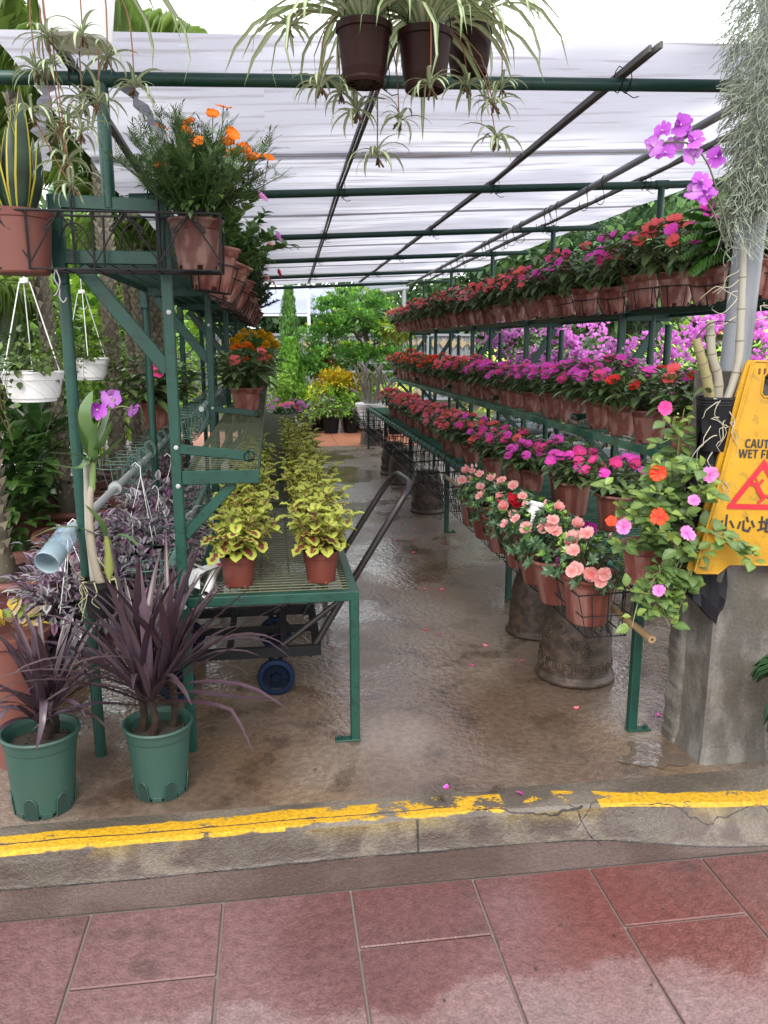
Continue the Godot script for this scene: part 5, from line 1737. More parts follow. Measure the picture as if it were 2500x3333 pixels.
func build_trailing_purple() -> void:
	var ms := []
	for k in 3:
		rng.seed = 540 + k
		var b := MB.new()
		var stripe := [leaf(1.0, 0.26, [0.3, 1.0, 0.8, 0.0], 0.3, 0.2, 0.9, lin(0.045, 0.03, 0.045), lin(0.34, 0.35, 0.345)), leaf(1.0, 0.25, [0.3, 1.0, 0.8, 0.0], 0.2, 0.0, 0.9, lin(0.25, 0.26, 0.26), lin(0.075, 0.05, 0.075))]
		bush(b, V(0, 0.03, 0), V(0.24, 0.15, 0.24), stripe, 420, 40, 0.052, [lin(1.0, 0.95, 1.0), lin(0.9, 0.7, 0.9), lin(0.65, 0.3, 0.5), lin(1.1, 1.15, 1.05)], 0.0, 0.4, 0.4)
		for j in 9:
			var a := rf(0, TAU)
			var l := rf(0.12, 0.30)
			var o := V(cos(a) * 0.14, 0.0, sin(a) * 0.14)
			b.tube(PackedVector3Array([o, o * 1.3 + V(0, -l * 0.4, 0), o * 1.35 + V(0, -l, 0)]), PackedFloat32Array([0.002]), 4, lin(0.1, 0.05, 0.07), false)
			for q in 9:
				var p := o * 1.3 + V(0, -l * q / 9.0, 0)
				var c := lin(1.0, 0.95, 1.0) if rf(0, 1) < 0.7 else lin(0.7, 0.3, 0.6)
				b.add(stripe[q % 2], Transform3D(along(V(rf(-1, 1), rf(-0.5, 0.4), rf(-1, 1)), Vector3.UP, rf(0.04, 0.06)), p), c)
		ms.append(b.mesh(M.leaf_gloss))
	var pb := MB.new()
	pb.lathe([Vector2(0.0, 0.0), Vector2(0.06, 0.0), Vector2(0.085, 0.11), Vector2(0.092, 0.115), Vector2(0.09, 0.125), Vector2(0.08, 0.12)], 18, W)
	var pot := pb.mesh(M.black_plastic)
	var wb := MB.new()
	for k in 3:
		var a := TAU * k / 3.0
		wb.wire([V(cos(a) * 0.088, 0.12, sin(a) * 0.088), V(0, 0.42, 0)], 0.0016, W, false, 4)
	wb.wire([V(0, 0.42, 0), V(0.0, 0.46, 0.0), V(0.02, 0.48, 0), V(0.035, 0.465, 0)], 0.0022, W, false, 4)
	var hang := wb.mesh(M.white_plastic)
	rng.seed = 545
	var spots := [V(-0.80, 0.46, -3.15), V(-0.55, 0.50, -3.2), V(-0.62, 0.36, -3.5), V(-0.75, 0.52, -3.75), V(-0.56, 0.46, -3.9), V(-0.66, 0.60, -4.3), V(-0.60, 0.50, -4.75), V(-0.74, 0.62, -5.1), V(-0.90, 0.34, -3.3), V(-0.86, 0.52, -3.6), V(-0.58, 0.62, -3.55)]
	var words := ["leaning toward the small cordyline", "right behind the rack post", "lowest of the cluster", "under the cut bottle", "under the ring holders", "in the middle of the row", "farther along the rail", "last of the row", "low beside the wine-leaved plant", "between the bottle and the palm tub", "just left of the lower green rail"]
	for i in spots.size():
		var t := thing("trailing_purple_plant", "silver-striped purple trailing plant in a hanging pot, %s" % words[i], "hanging plant", spots[i] - V(0, 0.05, 0), rf(0, 6), "trailing purple plants under the left rail")
		part("pot", pot, t)
		if i % 2 == 0: part("hanger", hang, t)
		part("foliage", ms[i % 3], t, Transform3D(Basis(Vector3.UP, rf(0, 6)), V(0, 0.12, 0)), true)
	# dark wine-coloured plant low at the left
	var b := MB.new()
	rng.seed = 548
	bush(b, V(0, 0.36, 0), V(0.17, 0.13, 0.14), P.ell, 90, 16, 0.10, [lin(0.09, 0.016, 0.05), lin(0.13, 0.03, 0.09), lin(0.08, 0.014, 0.03)], 0.2, 0.4, 0.35)
	var t := thing("wine_leaf_plant", "plant with broad wine-purple leaves in a clay tub at the left edge", "potted plant", V(-1.06, 0.0, -3.1))
	part("foliage", b.mesh(M.leaf_gloss), t, Transform3D.IDENTITY, true)
	b = MB.new()
	b.lathe([Vector2(0.0, 0.0), Vector2(0.13, 0.0), Vector2(0.17, 0.27), Vector2(0.185, 0.28), Vector2(0.185, 0.30), Vector2(0.165, 0.30), Vector2(0.15, 0.25), Vector2(0.0, 0.25)], 26, W, Transform3D.IDENTITY, false, true)
	part("pot", b.mesh(M.tub_red), t)

func build_top_left() -> void:
	# long wire basket hooked on the top bar
	var x0 := -0.93; var x1 := -0.148
	var zf := -2.70; var zb := -2.885
	var yt := 1.955; var yb := 1.785
	var t := thing("wire_basket", "long black wire basket with scrolls hooked on the left rack top bar", "wire basket", V(-0.54, yb, -2.79))
	var o := Transform3D(Basis(), V(0.54, -yb, 2.79))
	var b := MB.new()
	b.wire([V(x0, yt, zf), V(x1, yt, zf), V(x1 + 0.006, yt + 0.012, zb), V(x0, yt + 0.012, zb)], 0.0042, W, true, 6)
	part("rim", b.mesh(M.black_wire), t, o)
	b = MB.new()
	for k in 4:
		var z := lerpf(zf - 0.025, zb + 0.01, k / 3.0)
		b.wire([V(x0, yb, z), V(x1 - 0.012, yb, z)], 0.003, W, false, 5)
	for k in 9:
		var x := lerpf(x0, x1 - 0.012, k / 8.0)
		b.wire([V(x, yb, zf - 0.025), V(x, yb, zb)], 0.003, W, false, 5)
	part("base", b.mesh(M.black_wire), t, o)
	b = MB.new()
	for k in 5:
		var x := lerpf(x0, x1, k / 4.0)
		b.wire([V(x, yt, zf), V(x - 0.006, yb, zf - 0.025)], 0.004, W, false, 5)
		b.wire([V(x, yt + 0.012, zb), V(x - 0.006, yb, zb)], 0.004, W, false, 5)
		if k < 4:
			var xn := lerpf(x0, x1, (k + 1) / 4.0)
			b.wire([V(x, yb + 0.02, zf - 0.02), V((x + xn) / 2, yt, zf)], 0.0028, W, false, 5)
			b.wire([V(xn, yb + 0.02, zf - 0.02), V((x + xn) / 2, yt, zf)], 0.0028, W, false, 5)
			for s in [-1.0, 1.0]:
				var ps := []
				for q in 14:
					var an := q * 0.42
					var r := 0.032 * (1.0 - q * 0.045)
					ps.append(V((x + xn) / 2 + s * (0.03 + 0.0 - cos(an) * r * 0.9) * 1.0, yt - 0.035 - sin(an - 1.2) * r, zf - 0.006))
				b.wire(ps, 0.0028, W, false, 5)
			var arcp := []
			for q in 13:
				var an := PI * q / 12.0
				arcp.append(V((x + xn) / 2 + cos(an) * 0.05, 1.86 + sin(an) * 0.085, zb - 0.001))
			b.wire(arcp, 0.0028, W, false, 5)
	part("side_wire", b.mesh(M.black_wire), t, o)
	for x in [-0.64, -0.36]:
		b = MB.new()
		b.wire(Array(curve([V(x, 1.80, -2.887), V(x, 1.95, -2.887), V(x, 2.04, -2.893), V(x, 2.058, -2.93), V(x, 2.03, -2.965)], 12)), 0.0045, W, false, 6)
		part("hook", b.mesh(M.black_wire), t, o)
	# shining steel hook under the basket
	b = MB.new()
	b.wire(Array(curve([V(0, 0.0, 0), V(-0.008, -0.03, 0), V(0.006, -0.06, 0), V(0.004, -0.09, 0), V(0.016, -0.105, 0), V(0.026, -0.09, 0)], 14)), 0.003, W, false, 6)
	b.wire(Array(curve([V(0, 0.0, 0.003), V(0.010, -0.04, 0.003), V(-0.002, -0.075, 0.003), V(-0.012, -0.085, 0.003)], 10)), 0.003, W, false, 6)
	single("steel_hook", b.mesh(M.steel_wire), "shiny bent steel hook hanging under the long wire basket", "hook", Transform3D(Basis(), V(-0.672, 1.788, -2.76)))
	# sansevieria
	rng.seed = 560
	t = thing("potted_snake_plant", "snake plant with yellow-edged leaves in a clay pot at the upper left", "potted plant", V(-0.785, 1.772, -2.80))
	b = MB.new()
	b.lathe([Vector2(0.0, 0.0), Vector2(0.082, 0.0), Vector2(0.086, 0.006), Vector2(0.1, 0.165), Vector2(0.103, 0.168), Vector2(0.107, 0.192), Vector2(0.1, 0.193), Vector2(0.096, 0.17)], 30, W, Transform3D.IDENTITY, false, false)
	b.lathe([Vector2(0.098, 0.175), Vector2(0.0, 0.18)], 16, lin(0.2, 0.3, 0.3))
	part("pot", b.mesh(M.tub_clay), t)
	var sm2 := mat("snake_leaf", W, 0.4, 0.1)
	for k in 15:
		var az := k * 2.4
		var r := rf(0.01, 0.06)
		var o2 := V(cos(az) * r, 0.165, sin(az) * r)
		var tl := r * 5.5
		var l := rf(0.2, 0.42)
		var d := V(cos(az) * tl, 1.0, sin(az) * tl).normalized()
		var pts := PackedVector3Array()
		for q in 7:
			pts.append(o2 + d * l * q / 6.0 + V(cos(az), 0, sin(az)) * 0.02 * sin(q * 0.6))
		var bl := blade(pts, rf(0.022, 0.03), lin(0.014, 0.028, 0.018), lin(0.02, 0.038, 0.022), lin(0.40, 0.36, 0.05), 0.35)
		part("leaf", bl.mesh(sm2), t)
	# cosmos
	rng.seed = 570
	t = thing("potted_cosmos", "orange cosmos in a clay-brown pot at the right end of the wire basket", "potted plant", V(-0.232, 1.79, -2.80))
	part("pot", G.pot_old, t, Transform3D(Basis(Vector3.UP, 0.2).scaled(V(1.02, 1.06, 1.02)), Vector3.ZERO))
	part("soil", G.soil, t, Transform3D(Basis().scaled(V(1.08, 1.08, 1.08)), Vector3.ZERO))
	b = MB.new()
	var lf := MB.new()
	var nl := leaf(1.0, 0.11, SMALL, 0.2, 0.1, 0.3, W, W)
	for q in 5:
		for s in [-1.0, 1.0]:
			lf.add(nl, Transform3D(along(V(s, 0.1, 0.9), Vector3.UP, 0.42 * (1.0 - 0.12 * q)), V(0, 0.0, 0.15 + q * 0.16)))
	lf.add(nl, Transform3D(Basis().scaled(V(0.5, 0.5, 0.5)), V(0, 0, 0.85)))
	lf.add(leaf(1.0, 0.02, SMALL, 0, 0, 0, W, W), Transform3D.IDENTITY)
	for k in 78:
		var az := rf(0, TAU)
		var tl := rf(0.0, 1.15)
		var d := V(cos(az) * sin(tl), cos(tl), sin(az) * sin(tl))
		var l := rf(0.2, 0.36)
		b.tube(PackedVector3Array([V(cos(az) * 0.02, 0.14, sin(az) * 0.02), V(0, 0.15, 0) + d * l * 0.6, V(0, 0.15, 0) + d * l]), PackedFloat32Array([0.0025, 0.002, 0.001]), 4, lin(0.06, 0.10, 0.03), false)
		for q in 24:
			var f := rf(0.2, 1.0)
			var g := rf(0.5, 1.3)
			b.add(lf, Transform3D(along(V(rf(-1, 1), rf(-0.2, 0.8), rf(-1, 1)) + d * 0.4, Vector3.UP, rf(0.035, 0.06)), V(0, 0.15, 0) + d * l * f), lin(0.075, 0.14, 0.045) * g)
	bush(b, V(0.02, 0.28, 0), V(0.17, 0.12, 0.15), P.tiny, 900, 60, 0.034, [lin(0.055, 0.11, 0.03), lin(0.085, 0.16, 0.04), lin(0.04, 0.085, 0.025)], 0.3, 0.3, 0.35)
	part("foliage", b.mesh(M.leaf), t, Transform3D.IDENTITY, true)
	var heads := [V(-0.324, 2.223, -2.78), V(-0.237, 2.24, -2.8), V(-0.164, 2.264, -2.8), V(-0.13, 2.293, -2.8), V(-0.246, 2.202, -2.76), V(-0.108, 2.207, -2.8), V(-0.087, 2.173, -2.78), V(-0.069, 2.166, -2.8), V(-0.036, 2.139, -2.8), V(0.009, 2.147, -2.8), V(-0.088, 2.147, -2.77), V(-0.11, 2.144, -2.78), V(-0.214, 2.176, -2.75), V(-0.324, 2.096, -2.75), V(-0.12, 2.185, -2.82), V(-0.05, 2.15, -2.83)]
	b = MB.new()
	for i in heads.size():
		var p: Vector3 = heads[i] - t.position
		b.tube(curve([V(p.x * 0.4, 0.22, p.z * 0.3), V(p.x * 0.85, p.y - 0.12, p.z), p], 6), PackedFloat32Array([0.0016]), 4, lin(0.09, 0.13, 0.05), false)
	part("flower_stalk", b.mesh(M.stem), t)
	for i in heads.size():
		var d := V(rf(-0.5, 0.5), rf(0.5, 1.0), rf(0.1, 1.0))
		part("flower", G.cosmos[i % 3], t, Transform3D(facing(d, rf(0.85, 1.1)), heads[i] - t.position))

# plantlet of a spider plant: short straps and a knot of roots
func pup_mesh(seed_: int, n: int, s: float) -> ArrayMesh:
	rng.seed = seed_
	var b := MB.new()
	for k in n:
		var az := k * 2.4
		var g := rf(0.75, 1.15)
		b.add(P.pup[k % 4], Transform3D(along(V(cos(az), rf(-0.5, 0.6), sin(az)), Vector3.UP, s * rf(0.6, 1.1)), V(0, rf(-0.005, 0.01), 0)), Color(g, g, g))
	for k in 7:
		var az := rf(0, TAU)
		b.rod(Vector3.ZERO, V(cos(az) * 0.012, -rf(0.012, 0.028), sin(az) * 0.012), 0.0025, 4, lin(0.10, 0.06, 0.03))
	return b.mesh(M.leaf_matte)

func spider_plant(label: String, at: Vector3, pot: MB, pm: Material, rim: float, height: float, n: int, len_: float, pups: Array, up: float) -> Node3D:
	var t := thing("hanging_spider_plant", label, "hanging plant", at, 0.0, "")
	part("pot", pot.mesh(pm), t)
	var b := MB.new()
	b.lathe([Vector2(rim * 0.92, height * 0.93), Vector2(0.0, height * 0.95)], 14, W)
	part("soil", b.mesh(M.soil), t)
	if not G.has("strap0"):
		for k in 6: G["strap%d" % k] = P.strap[k].mesh(M.leaf_matte)
		for k in 4: G["pup%d" % k] = pup_mesh(600 + k, 15, 0.11)
	rng.seed = 610 + int(at.x * 100.0)
	for k in n:
		var az := k * 2.399 + rf(-0.3, 0.3)
		var s := len_ * rf(0.55, 1.1)
		var ba := along(V(cos(az), rf(-0.1, 0.5), sin(az)), Vector3.UP, s)
		part("leaf", G["strap%d" % (rng.randi() % 6)], t, Transform3D(ba, V(cos(az) * rim * 0.35, height, sin(az) * rim * 0.35)))
	var last := V(0, height, 0)
	for i in pups.size():
		var p: Vector3 = pups[i] - at
		var r := MB.new()
		var from := V(p.x, 0, p.z).normalized() * rim * 0.9 + V(0, height + 0.03, 0)
		if p.y < -0.12 and i > 0 and rf(0, 1) < 0.6 and V(last.x, 0, last.z).distance_to(V(p.x, 0, p.z)) < 0.12: from = last
		r.tube(curve([from, (from + p) / 2.0 + V(p.x, 0, p.z) * 0.15 + V(0, 0.03, 0), p], 7), PackedFloat32Array([0.0018]), 4, lin(0.20, 0.09, 0.04), false)
		part("runner", r.mesh(M.stem), t)
		part("plantlet", G["pup%d" % (i % 4)], t, Transform3D(Basis.from_euler(V(rf(-0.3, 0.3), rf(0, 6), rf(-0.3, 0.3))).scaled(V(1, 1, 1) * rf(0.8, 1.1)), p))
		last = p
	b = MB.new()
	for k in 3:
		var a := TAU * k / 3.0 + 0.4
		b.wire([V(cos(a) * rim, height, sin(a) * rim), V(0, height + up, 0)], 0.0015, W, false, 4)
	b.wire([V(0, height + up, 0), V(0, height + up + 0.5, 0)], 0.002, W, false, 4)
	part("hanger", b.mesh(M.black_wire), t)
	return t

func build_hanging() -> void:
	var pot := func() -> MB:
		var b := MB.new()
		b.lathe([Vector2(0.0, 0.004), Vector2(0.044, 0.004), Vector2(0.048, 0.0), Vector2(0.051, 0.008), Vector2(0.0505, 0.014), Vector2(0.054, 0.03), Vector2(0.0545, 0.032), Vector2(0.0645, 0.115), Vector2(0.069, 0.117), Vector2(0.0695, 0.133), Vector2(0.066, 0.134), Vector2(0.062, 0.115)], 28, W)
		for k in 8:
			var a := TAU * k / 8.0
			b.cbox(V(cos(a) * 0.03, 0.0035, sin(a) * 0.03), V(0.012, 0.004, 0.007), 0.001, lin(0.25, 0.25, 0.25), Basis(Vector3.UP, -a))
		return b
	spider_plant("striped spider plant in a brown pot, left of the hanging pair at top centre", V(0.245, 2.175, -2.12), pot.call(), M.brown_plastic, 0.066, 0.13, 62, 0.42, [V(0.139, 2.166, -2.12), V(0.19, 2.163, -2.15), V(0.236, 2.132, -2.2), V(0.288, 2.028, -2.2), V(0.067, 2.318, -2.2), V(0.345, 2.117, -2.2)], 0.35)
	spider_plant("striped spider plant in a brown pot, right of the hanging pair at top centre", V(0.398, 2.17, -2.13), pot.call(), M.brown_plastic, 0.066, 0.13, 62, 0.42, [V(0.397, 2.154, -2.05), V(0.524, 2.209, -2.2), V(0.594, 2.164, -2.2), V(0.605, 2.077, -2.2)], 0.35)
	spider_plant("striped spider plant in the higher brown pot behind the hanging pair", V(0.555, 2.27, -2.32), pot.call(), M.brown_plastic, 0.066, 0.13, 40, 0.36, [V(0.63, 2.22, -2.25)], 0.35)
	var b := MB.new()
	b.lathe([Vector2(0.0, 0.0), Vector2(0.07, 0.0), Vector2(0.078, 0.006), Vector2(0.093, 0.12), Vector2(0.10, 0.122), Vector2(0.101, 0.14), Vector2(0.094, 0.14), Vector2(0.088, 0.12)], 30, W)
	spider_plant("spider plant in a white hanging pot with long chains of plantlets, upper left", V(-0.455, 2.285, -2.28), b, M.white_plastic, 0.09, 0.14, 40, 0.40, [V(-0.51, 2.268, -2.2), V(-0.426, 2.271, -2.18), V(-0.379, 2.235, -2.22), V(-0.512, 2.21, -2.22), V(-0.555, 2.21, -2.25), V(-0.414, 2.148, -2.25), V(-0.46, 2.15, -2.3), V(-0.49, 2.10, -2.25), V(-0.523, 2.065, -2.25), V(-0.45, 2.06, -2.2), V(-0.50, 2.0, -2.25), V(-0.49, 1.94, -2.24), V(-0.56, 2.1, -2.2), V(-0.33, 2.2, -2.3)], 0.4)
	# white hanging baskets behind the rack post
	b = MB.new()
	b.lathe([Vector2(0.0, 0.0), Vector2(0.085, 0.0), Vector2(0.087, 0.012), Vector2(0.095, 0.014), Vector2(0.112, 0.085), Vector2(0.117, 0.087), Vector2(0.121, 0.112), Vector2(0.126, 0.114), Vector2(0.124, 0.12), Vector2(0.114, 0.118), Vector2(0.105, 0.09)], 32, W)
	for k in 10:
		var a := TAU * k / 10.0
		var ps := []
		for q in 7:
			var f := q / 6.0
			ps.append(V(cos(a + f * 0.8) * (0.0955 + 0.0165 * f), 0.016 + f * 0.068, sin(a + f * 0.8) * (0.0955 + 0.0165 * f)))
		b.wire(ps, 0.0022, W, false, 4)
	var bm := b.mesh(M.white_plastic)
	b = MB.new()
	for k in 3:
		var a := TAU * k / 3.0 + 0.5
		b.wire([V(cos(a) * 0.12, 0.115, sin(a) * 0.12), V(cos(a) * 0.025, 0.47, sin(a) * 0.02)], 0.0026, W, false, 5)
	b.cbox(V(0, 0.475, 0), V(0.05, 0.02, 0.012), 0.002, W)
	b.wire([V(0, 0.48, 0), V(0, 0.56, 0), V(0.02, 0.58, 0), V(0.03, 0.56, 0)], 0.0026, W, false, 5)
	var hm := b.mesh(M.white_plastic)
	b = MB.new()
	rng.seed = 630
	bush(b, V(0, 0.17, 0), V(0.17, 0.1, 0.17), P.heart, 300, 40, 0.03, [lin(0.06, 0.10, 0.025), lin(0.10, 0.15, 0.03)], 0.1, 0.4, 0.35)
	for j in 14:
		var a := rf(0, TAU)
		var l := rf(0.1, 0.3)
		var o := V(cos(a) * 0.13, 0.12, sin(a) * 0.13)
		b.tube(curve([o, o * 1.2 + V(0, -l * 0.5, 0), o * 1.15 + V(rf(-0.05, 0.05), -l, rf(-0.05, 0.05))], 6), PackedFloat32Array([0.0014]), 4, lin(0.1, 0.07, 0.03), false)
		for q in 7:
			b.add(P.heart[q % 2], Transform3D(along(V(rf(-1, 1), rf(-0.6, 0.3), rf(-1, 1)), Vector3.UP, rf(0.018, 0.03)), o * 1.17 + V(0, -l * q / 7.0, 0)), lin(0.08, 0.11, 0.03))
	var fm := b.mesh(M.leaf)
	for q in [[V(-0.965, 1.325, -3.45), "white ribbed hanging basket of trailing vine left of the rack post"], [V(-1.02, 1.36, -4.7), "white hanging basket half hidden behind the left rack post"]]:
		var t := thing("hanging_basket", q[1], "hanging plant", q[0], rf(0, 6), "white hanging baskets at the left")
		part("pot", bm, t); part("hanger", hm, t)
		part("foliage", fm, t, Transform3D.IDENTITY, true)

func build_cart() -> void:
	var t := thing("hand_cart", "black hand cart with blue wheels parked under the left bench", "cart", V(-0.2, 0, -3.68))
	var o := Transform3D(Basis(), V(0.2, 0, 3.68))
	var b := MB.new()
	for z in [-3.40, -3.97]:
		b.bar(V(-0.62, 0.205, z), V(0.185, 0.205, z), 0.035, 0.045, W)
	for x in [-0.62, 0.168]:
		b.bar(V(x, 0.205, -3.40), V(x, 0.205, -3.97), 0.035, 0.045, W)
	b.bar(V(-0.6, 0.205, -3.69), V(0.16, 0.205, -3.69), 0.03, 0.03, W)
	part("frame", b.mesh(M.cart_black), t, o)
	for x in [-0.45, -0.22, 0.02]:
		b = MB.new()
		b.bar(V(x, 0.225, -3.40), V(x, 0.225, -3.97), 0.03, 0.012, lin(3, 3, 3))
		part("slat", b.mesh(M.cart_black), t, o)
	b = MB.new()
	var h := curve([V(0.13, 0.17, -3.42), V(0.36, 0.55, -3.44), V(0.56, 0.87, -3.46), V(0.605, 0.93, -3.52), V(0.60, 0.935, -3.70), V(0.595, 0.92, -3.86), V(0.55, 0.85, -3.93), V(0.36, 0.55, -3.94), V(0.13, 0.19, -3.94)], 40)
	b.tube(h, PackedFloat32Array([0.0155]), 10, W)
	b.rod(V(-0.02, 0.20, -3.42), V(0.30, 0.44, -3.43), 0.013, 8, W)
	b.rod(V(-0.02, 0.20, -3.95), V(0.30, 0.44, -3.95), 0.013, 8, W)
	b.rod(V(0.305, 0.46, -3.43), V(0.305, 0.46, -3.95), 0.012, 8, W)
	part("handle", b.mesh(M.cart_tube), t, o)
	for x in [-0.02, -0.46]:
		for z in [-3.40, -3.97]:
			var w := Node3D.new()
			w.name = "wheel"
			t.add_child(w, true)
			w.transform = o * Transform3D(Basis(V(1, 0, 0), PI / 2), V(x, 0.084, z))
			b = MB.new()
			b.lathe([Vector2(0.062, -0.017), Vector2(0.076, -0.02), Vector2(0.083, -0.013), Vector2(0.084, 0.0), Vector2(0.083, 0.013), Vector2(0.076, 0.02), Vector2(0.062, 0.017)], 32, W, Transform3D.IDENTITY, false, true)
			part("tyre", b.mesh(M.rubber_blue), w)
			b = MB.new()
			b.lathe([Vector2(0.0, -0.014), Vector2(0.062, -0.012), Vector2(0.062, 0.012), Vector2(0.052, 0.006), Vector2(0.025, 0.006), Vector2(0.02, 0.022), Vector2(0.0, 0.022)], 24, lin(0.35, 0.35, 0.35), Transform3D.IDENTITY)
			for k in 6:
				var a := TAU * k / 6.0
				b.bar(V(cos(a) * 0.018, 0.009, sin(a) * 0.018), V(cos(a) * 0.056, 0.009, sin(a) * 0.056), 0.008, 0.008, lin(0.5, 0.5, 0.5), Vector3.UP, 0.001)
			part("rim", b.mesh(M.rubber_blue), w)
			b = MB.new()
			b.bar(V(x - 0.025, 0.19, z), V(x, 0.085, z - 0.03 * signf(z + 3.68)), 0.03, 0.008, W)
			b.bar(V(x + 0.025, 0.19, z), V(x, 0.085, z - 0.03 * signf(z + 3.68)), 0.03, 0.008, W)
			part("fork", b.mesh(M.cart_black), t, o)

func build_bench_bits() -> void:
	var b := MB.new()
	var a := V(-0.268, 0.642, -2.90)
	var e := V(-0.235, 0.648, -3.55)
	b.rod(a, e, 0.0155, 16, W, false)
	b.rod(e, a, 0.0125, 16, lin(0.6, 0.6, 0.6), false)
	var d := (e - a).normalized()
	b.lathe([Vector2(0.0125, 0.0), Vector2(0.0155, 0.0)], 16, W, Transform3D(along(-d, Vector3.UP) * Basis(V(1, 0, 0), PI / 2), a))
	single("plastic_pipe", b.mesh(M.white_plastic), "cream plastic pipe lying on the left bench beside the coleus", "pipe")
	rng.seed = 640
	for i in 3:
		var t := MB.new()
		var n := 7
		for k in n:
			var y0 := 0.02 * sin(k * 0.55 + i) * 0.6
			var y1 := 0.02 * sin((k + 1) * 0.55 + i) * 0.6
			var z0 := -0.28 * k / n
			var z1 := -0.28 * (k + 1) / n
			t.quad(V(-0.024, y0, z0), V(-0.024, y1, z1), V(0.0, y1 + 0.004, z1), V(0.0, y0 + 0.004, z0), W)
			t.quad(V(0.0, y0 + 0.004, z0), V(0.0, y1 + 0.004, z1), V(0.024, y1, z1), V(0.024, y0, z0), W if k != 4 else lin(0.8, 0.05, 0.12))
		single("plant_tag", t.mesh(M.white_plastic), ["creased white tag nearest the rack post on the left bench", "white tag with a red band under the cream pipe", "white paper tag lying across the others on the bench"][i], "tag", Transform3D(Basis.from_euler(V(0.05, [0.12, -0.5, 0.35][i], rf(-0.5, 0.2))), V([-0.315, -0.33, -0.29][i], 0.652 + 0.006 * i, [-2.95, -3.08, -3.12][i])), "white tags on the left bench")

func build_baskets() -> void:
	# wire baskets hooked over the right bench edge
	var t := thing("wire_basket", "black wire basket at the front corner of the right bench holding azaleas", "wire basket", V(1.415, 0.60, -3.13), 0.0, "wire baskets along the right bench")
	var l := 0.29
	var b := MB.new()
	b.wire([V(-0.02, 0, l), V(-0.255, -0.01, l), V(-0.255, -0.01, -l), V(-0.02, 0, -l)], 0.0034, W, true, 6)
	part("rim", b.mesh(M.black_wire), t)
	b = MB.new()
	b.wire([V(-0.04, -0.19, l * 0.93), V(-0.205, -0.19, l * 0.93), V(-0.205, -0.19, -l * 0.93), V(-0.04, -0.19, -l * 0.93)], 0.003, W, true, 5)
	b.wire([V(-0.03, -0.10, l * 0.97), V(-0.232, -0.10, l * 0.97), V(-0.232, -0.10, -l * 0.97), V(-0.03, -0.10, -l * 0.97)], 0.0024, W, true, 5)
	for k in 3:
		b.wire([V(-0.04 - 0.055 * k, -0.19, l * 0.93), V(-0.04 - 0.055 * k, -0.19, -l * 0.93)], 0.0019, W, false, 4)
	for k in 8:
		var z := lerpf(-l, l, k / 7.0)
		b.wire([V(-0.02, 0, z), V(-0.04, -0.19, z * 0.93)], 0.0018, W, false, 4)
		b.wire([V(-0.255, -0.01, z), V(-0.205, -0.19, z * 0.93)], 0.002, W, false, 4)
		if k < 7 and k % 3 == 1:
			b.wire(Array(curve([V(-0.252, -0.02, z), V(-0.245, -0.07, z + 0.03), V(-0.236, -0.10, z), V(-0.24, -0.07, z - 0.02)], 10)), 0.0024, W, false, 4)
	for s in [-1.0, 1.0]:
		for k in 3:
			var x := -0.06 - 0.07 * k
			b.wire([V(x, -0.003 * k, s * l), V(x * 0.85 - 0.01, -0.19, s * l * 0.93)], 0.0026, W, false, 5)
	part("side_wire", b.mesh(M.black_wire), t)
	for z in [-0.2, 0.0, 0.2]:
		b = MB.new()
		b.wire(Array(curve([V(-0.03, -0.15, z), V(-0.028, -0.02, z), V(-0.02, 0.04, z), V(0.01, 0.062, z), V(0.045, 0.035, z), V(0.05, 0.005, z)], 14)), 0.0036, W, false, 6)
		part("hook", b.mesh(M.black_wire), t)
	for i in range(1, 15):
		var z := -3.13 - 0.615 * i
		if z < -11.8: break
		dup(t, "black wire basket %s along the right bench, %s from the front corner" % ["holding azaleas" if i < 3 else "hanging empty", ordinal(i)], V(1.415, 0.60, z))
	b = MB.new()
	var ps := PackedVector3Array(); var rad := PackedFloat32Array()
	for k in 25:
		ps.append(V(1.385, 0.468, -2.66).lerp(V(1.35, 0.52, -6.2), k / 24.0))
		rad.append(0.0135 if k % 4 else 0.0155)
	b.tube(ps, rad, 12, W)
	b.rod(V(1.385, 0.468, -2.659), V(1.385, 0.468, -2.662), 0.005, 8, lin(0.1, 0.1, 0.1))
	single("bamboo_pole", b.mesh(M.bamboo), "bamboo pole tied across the right bench legs below the baskets", "pole")

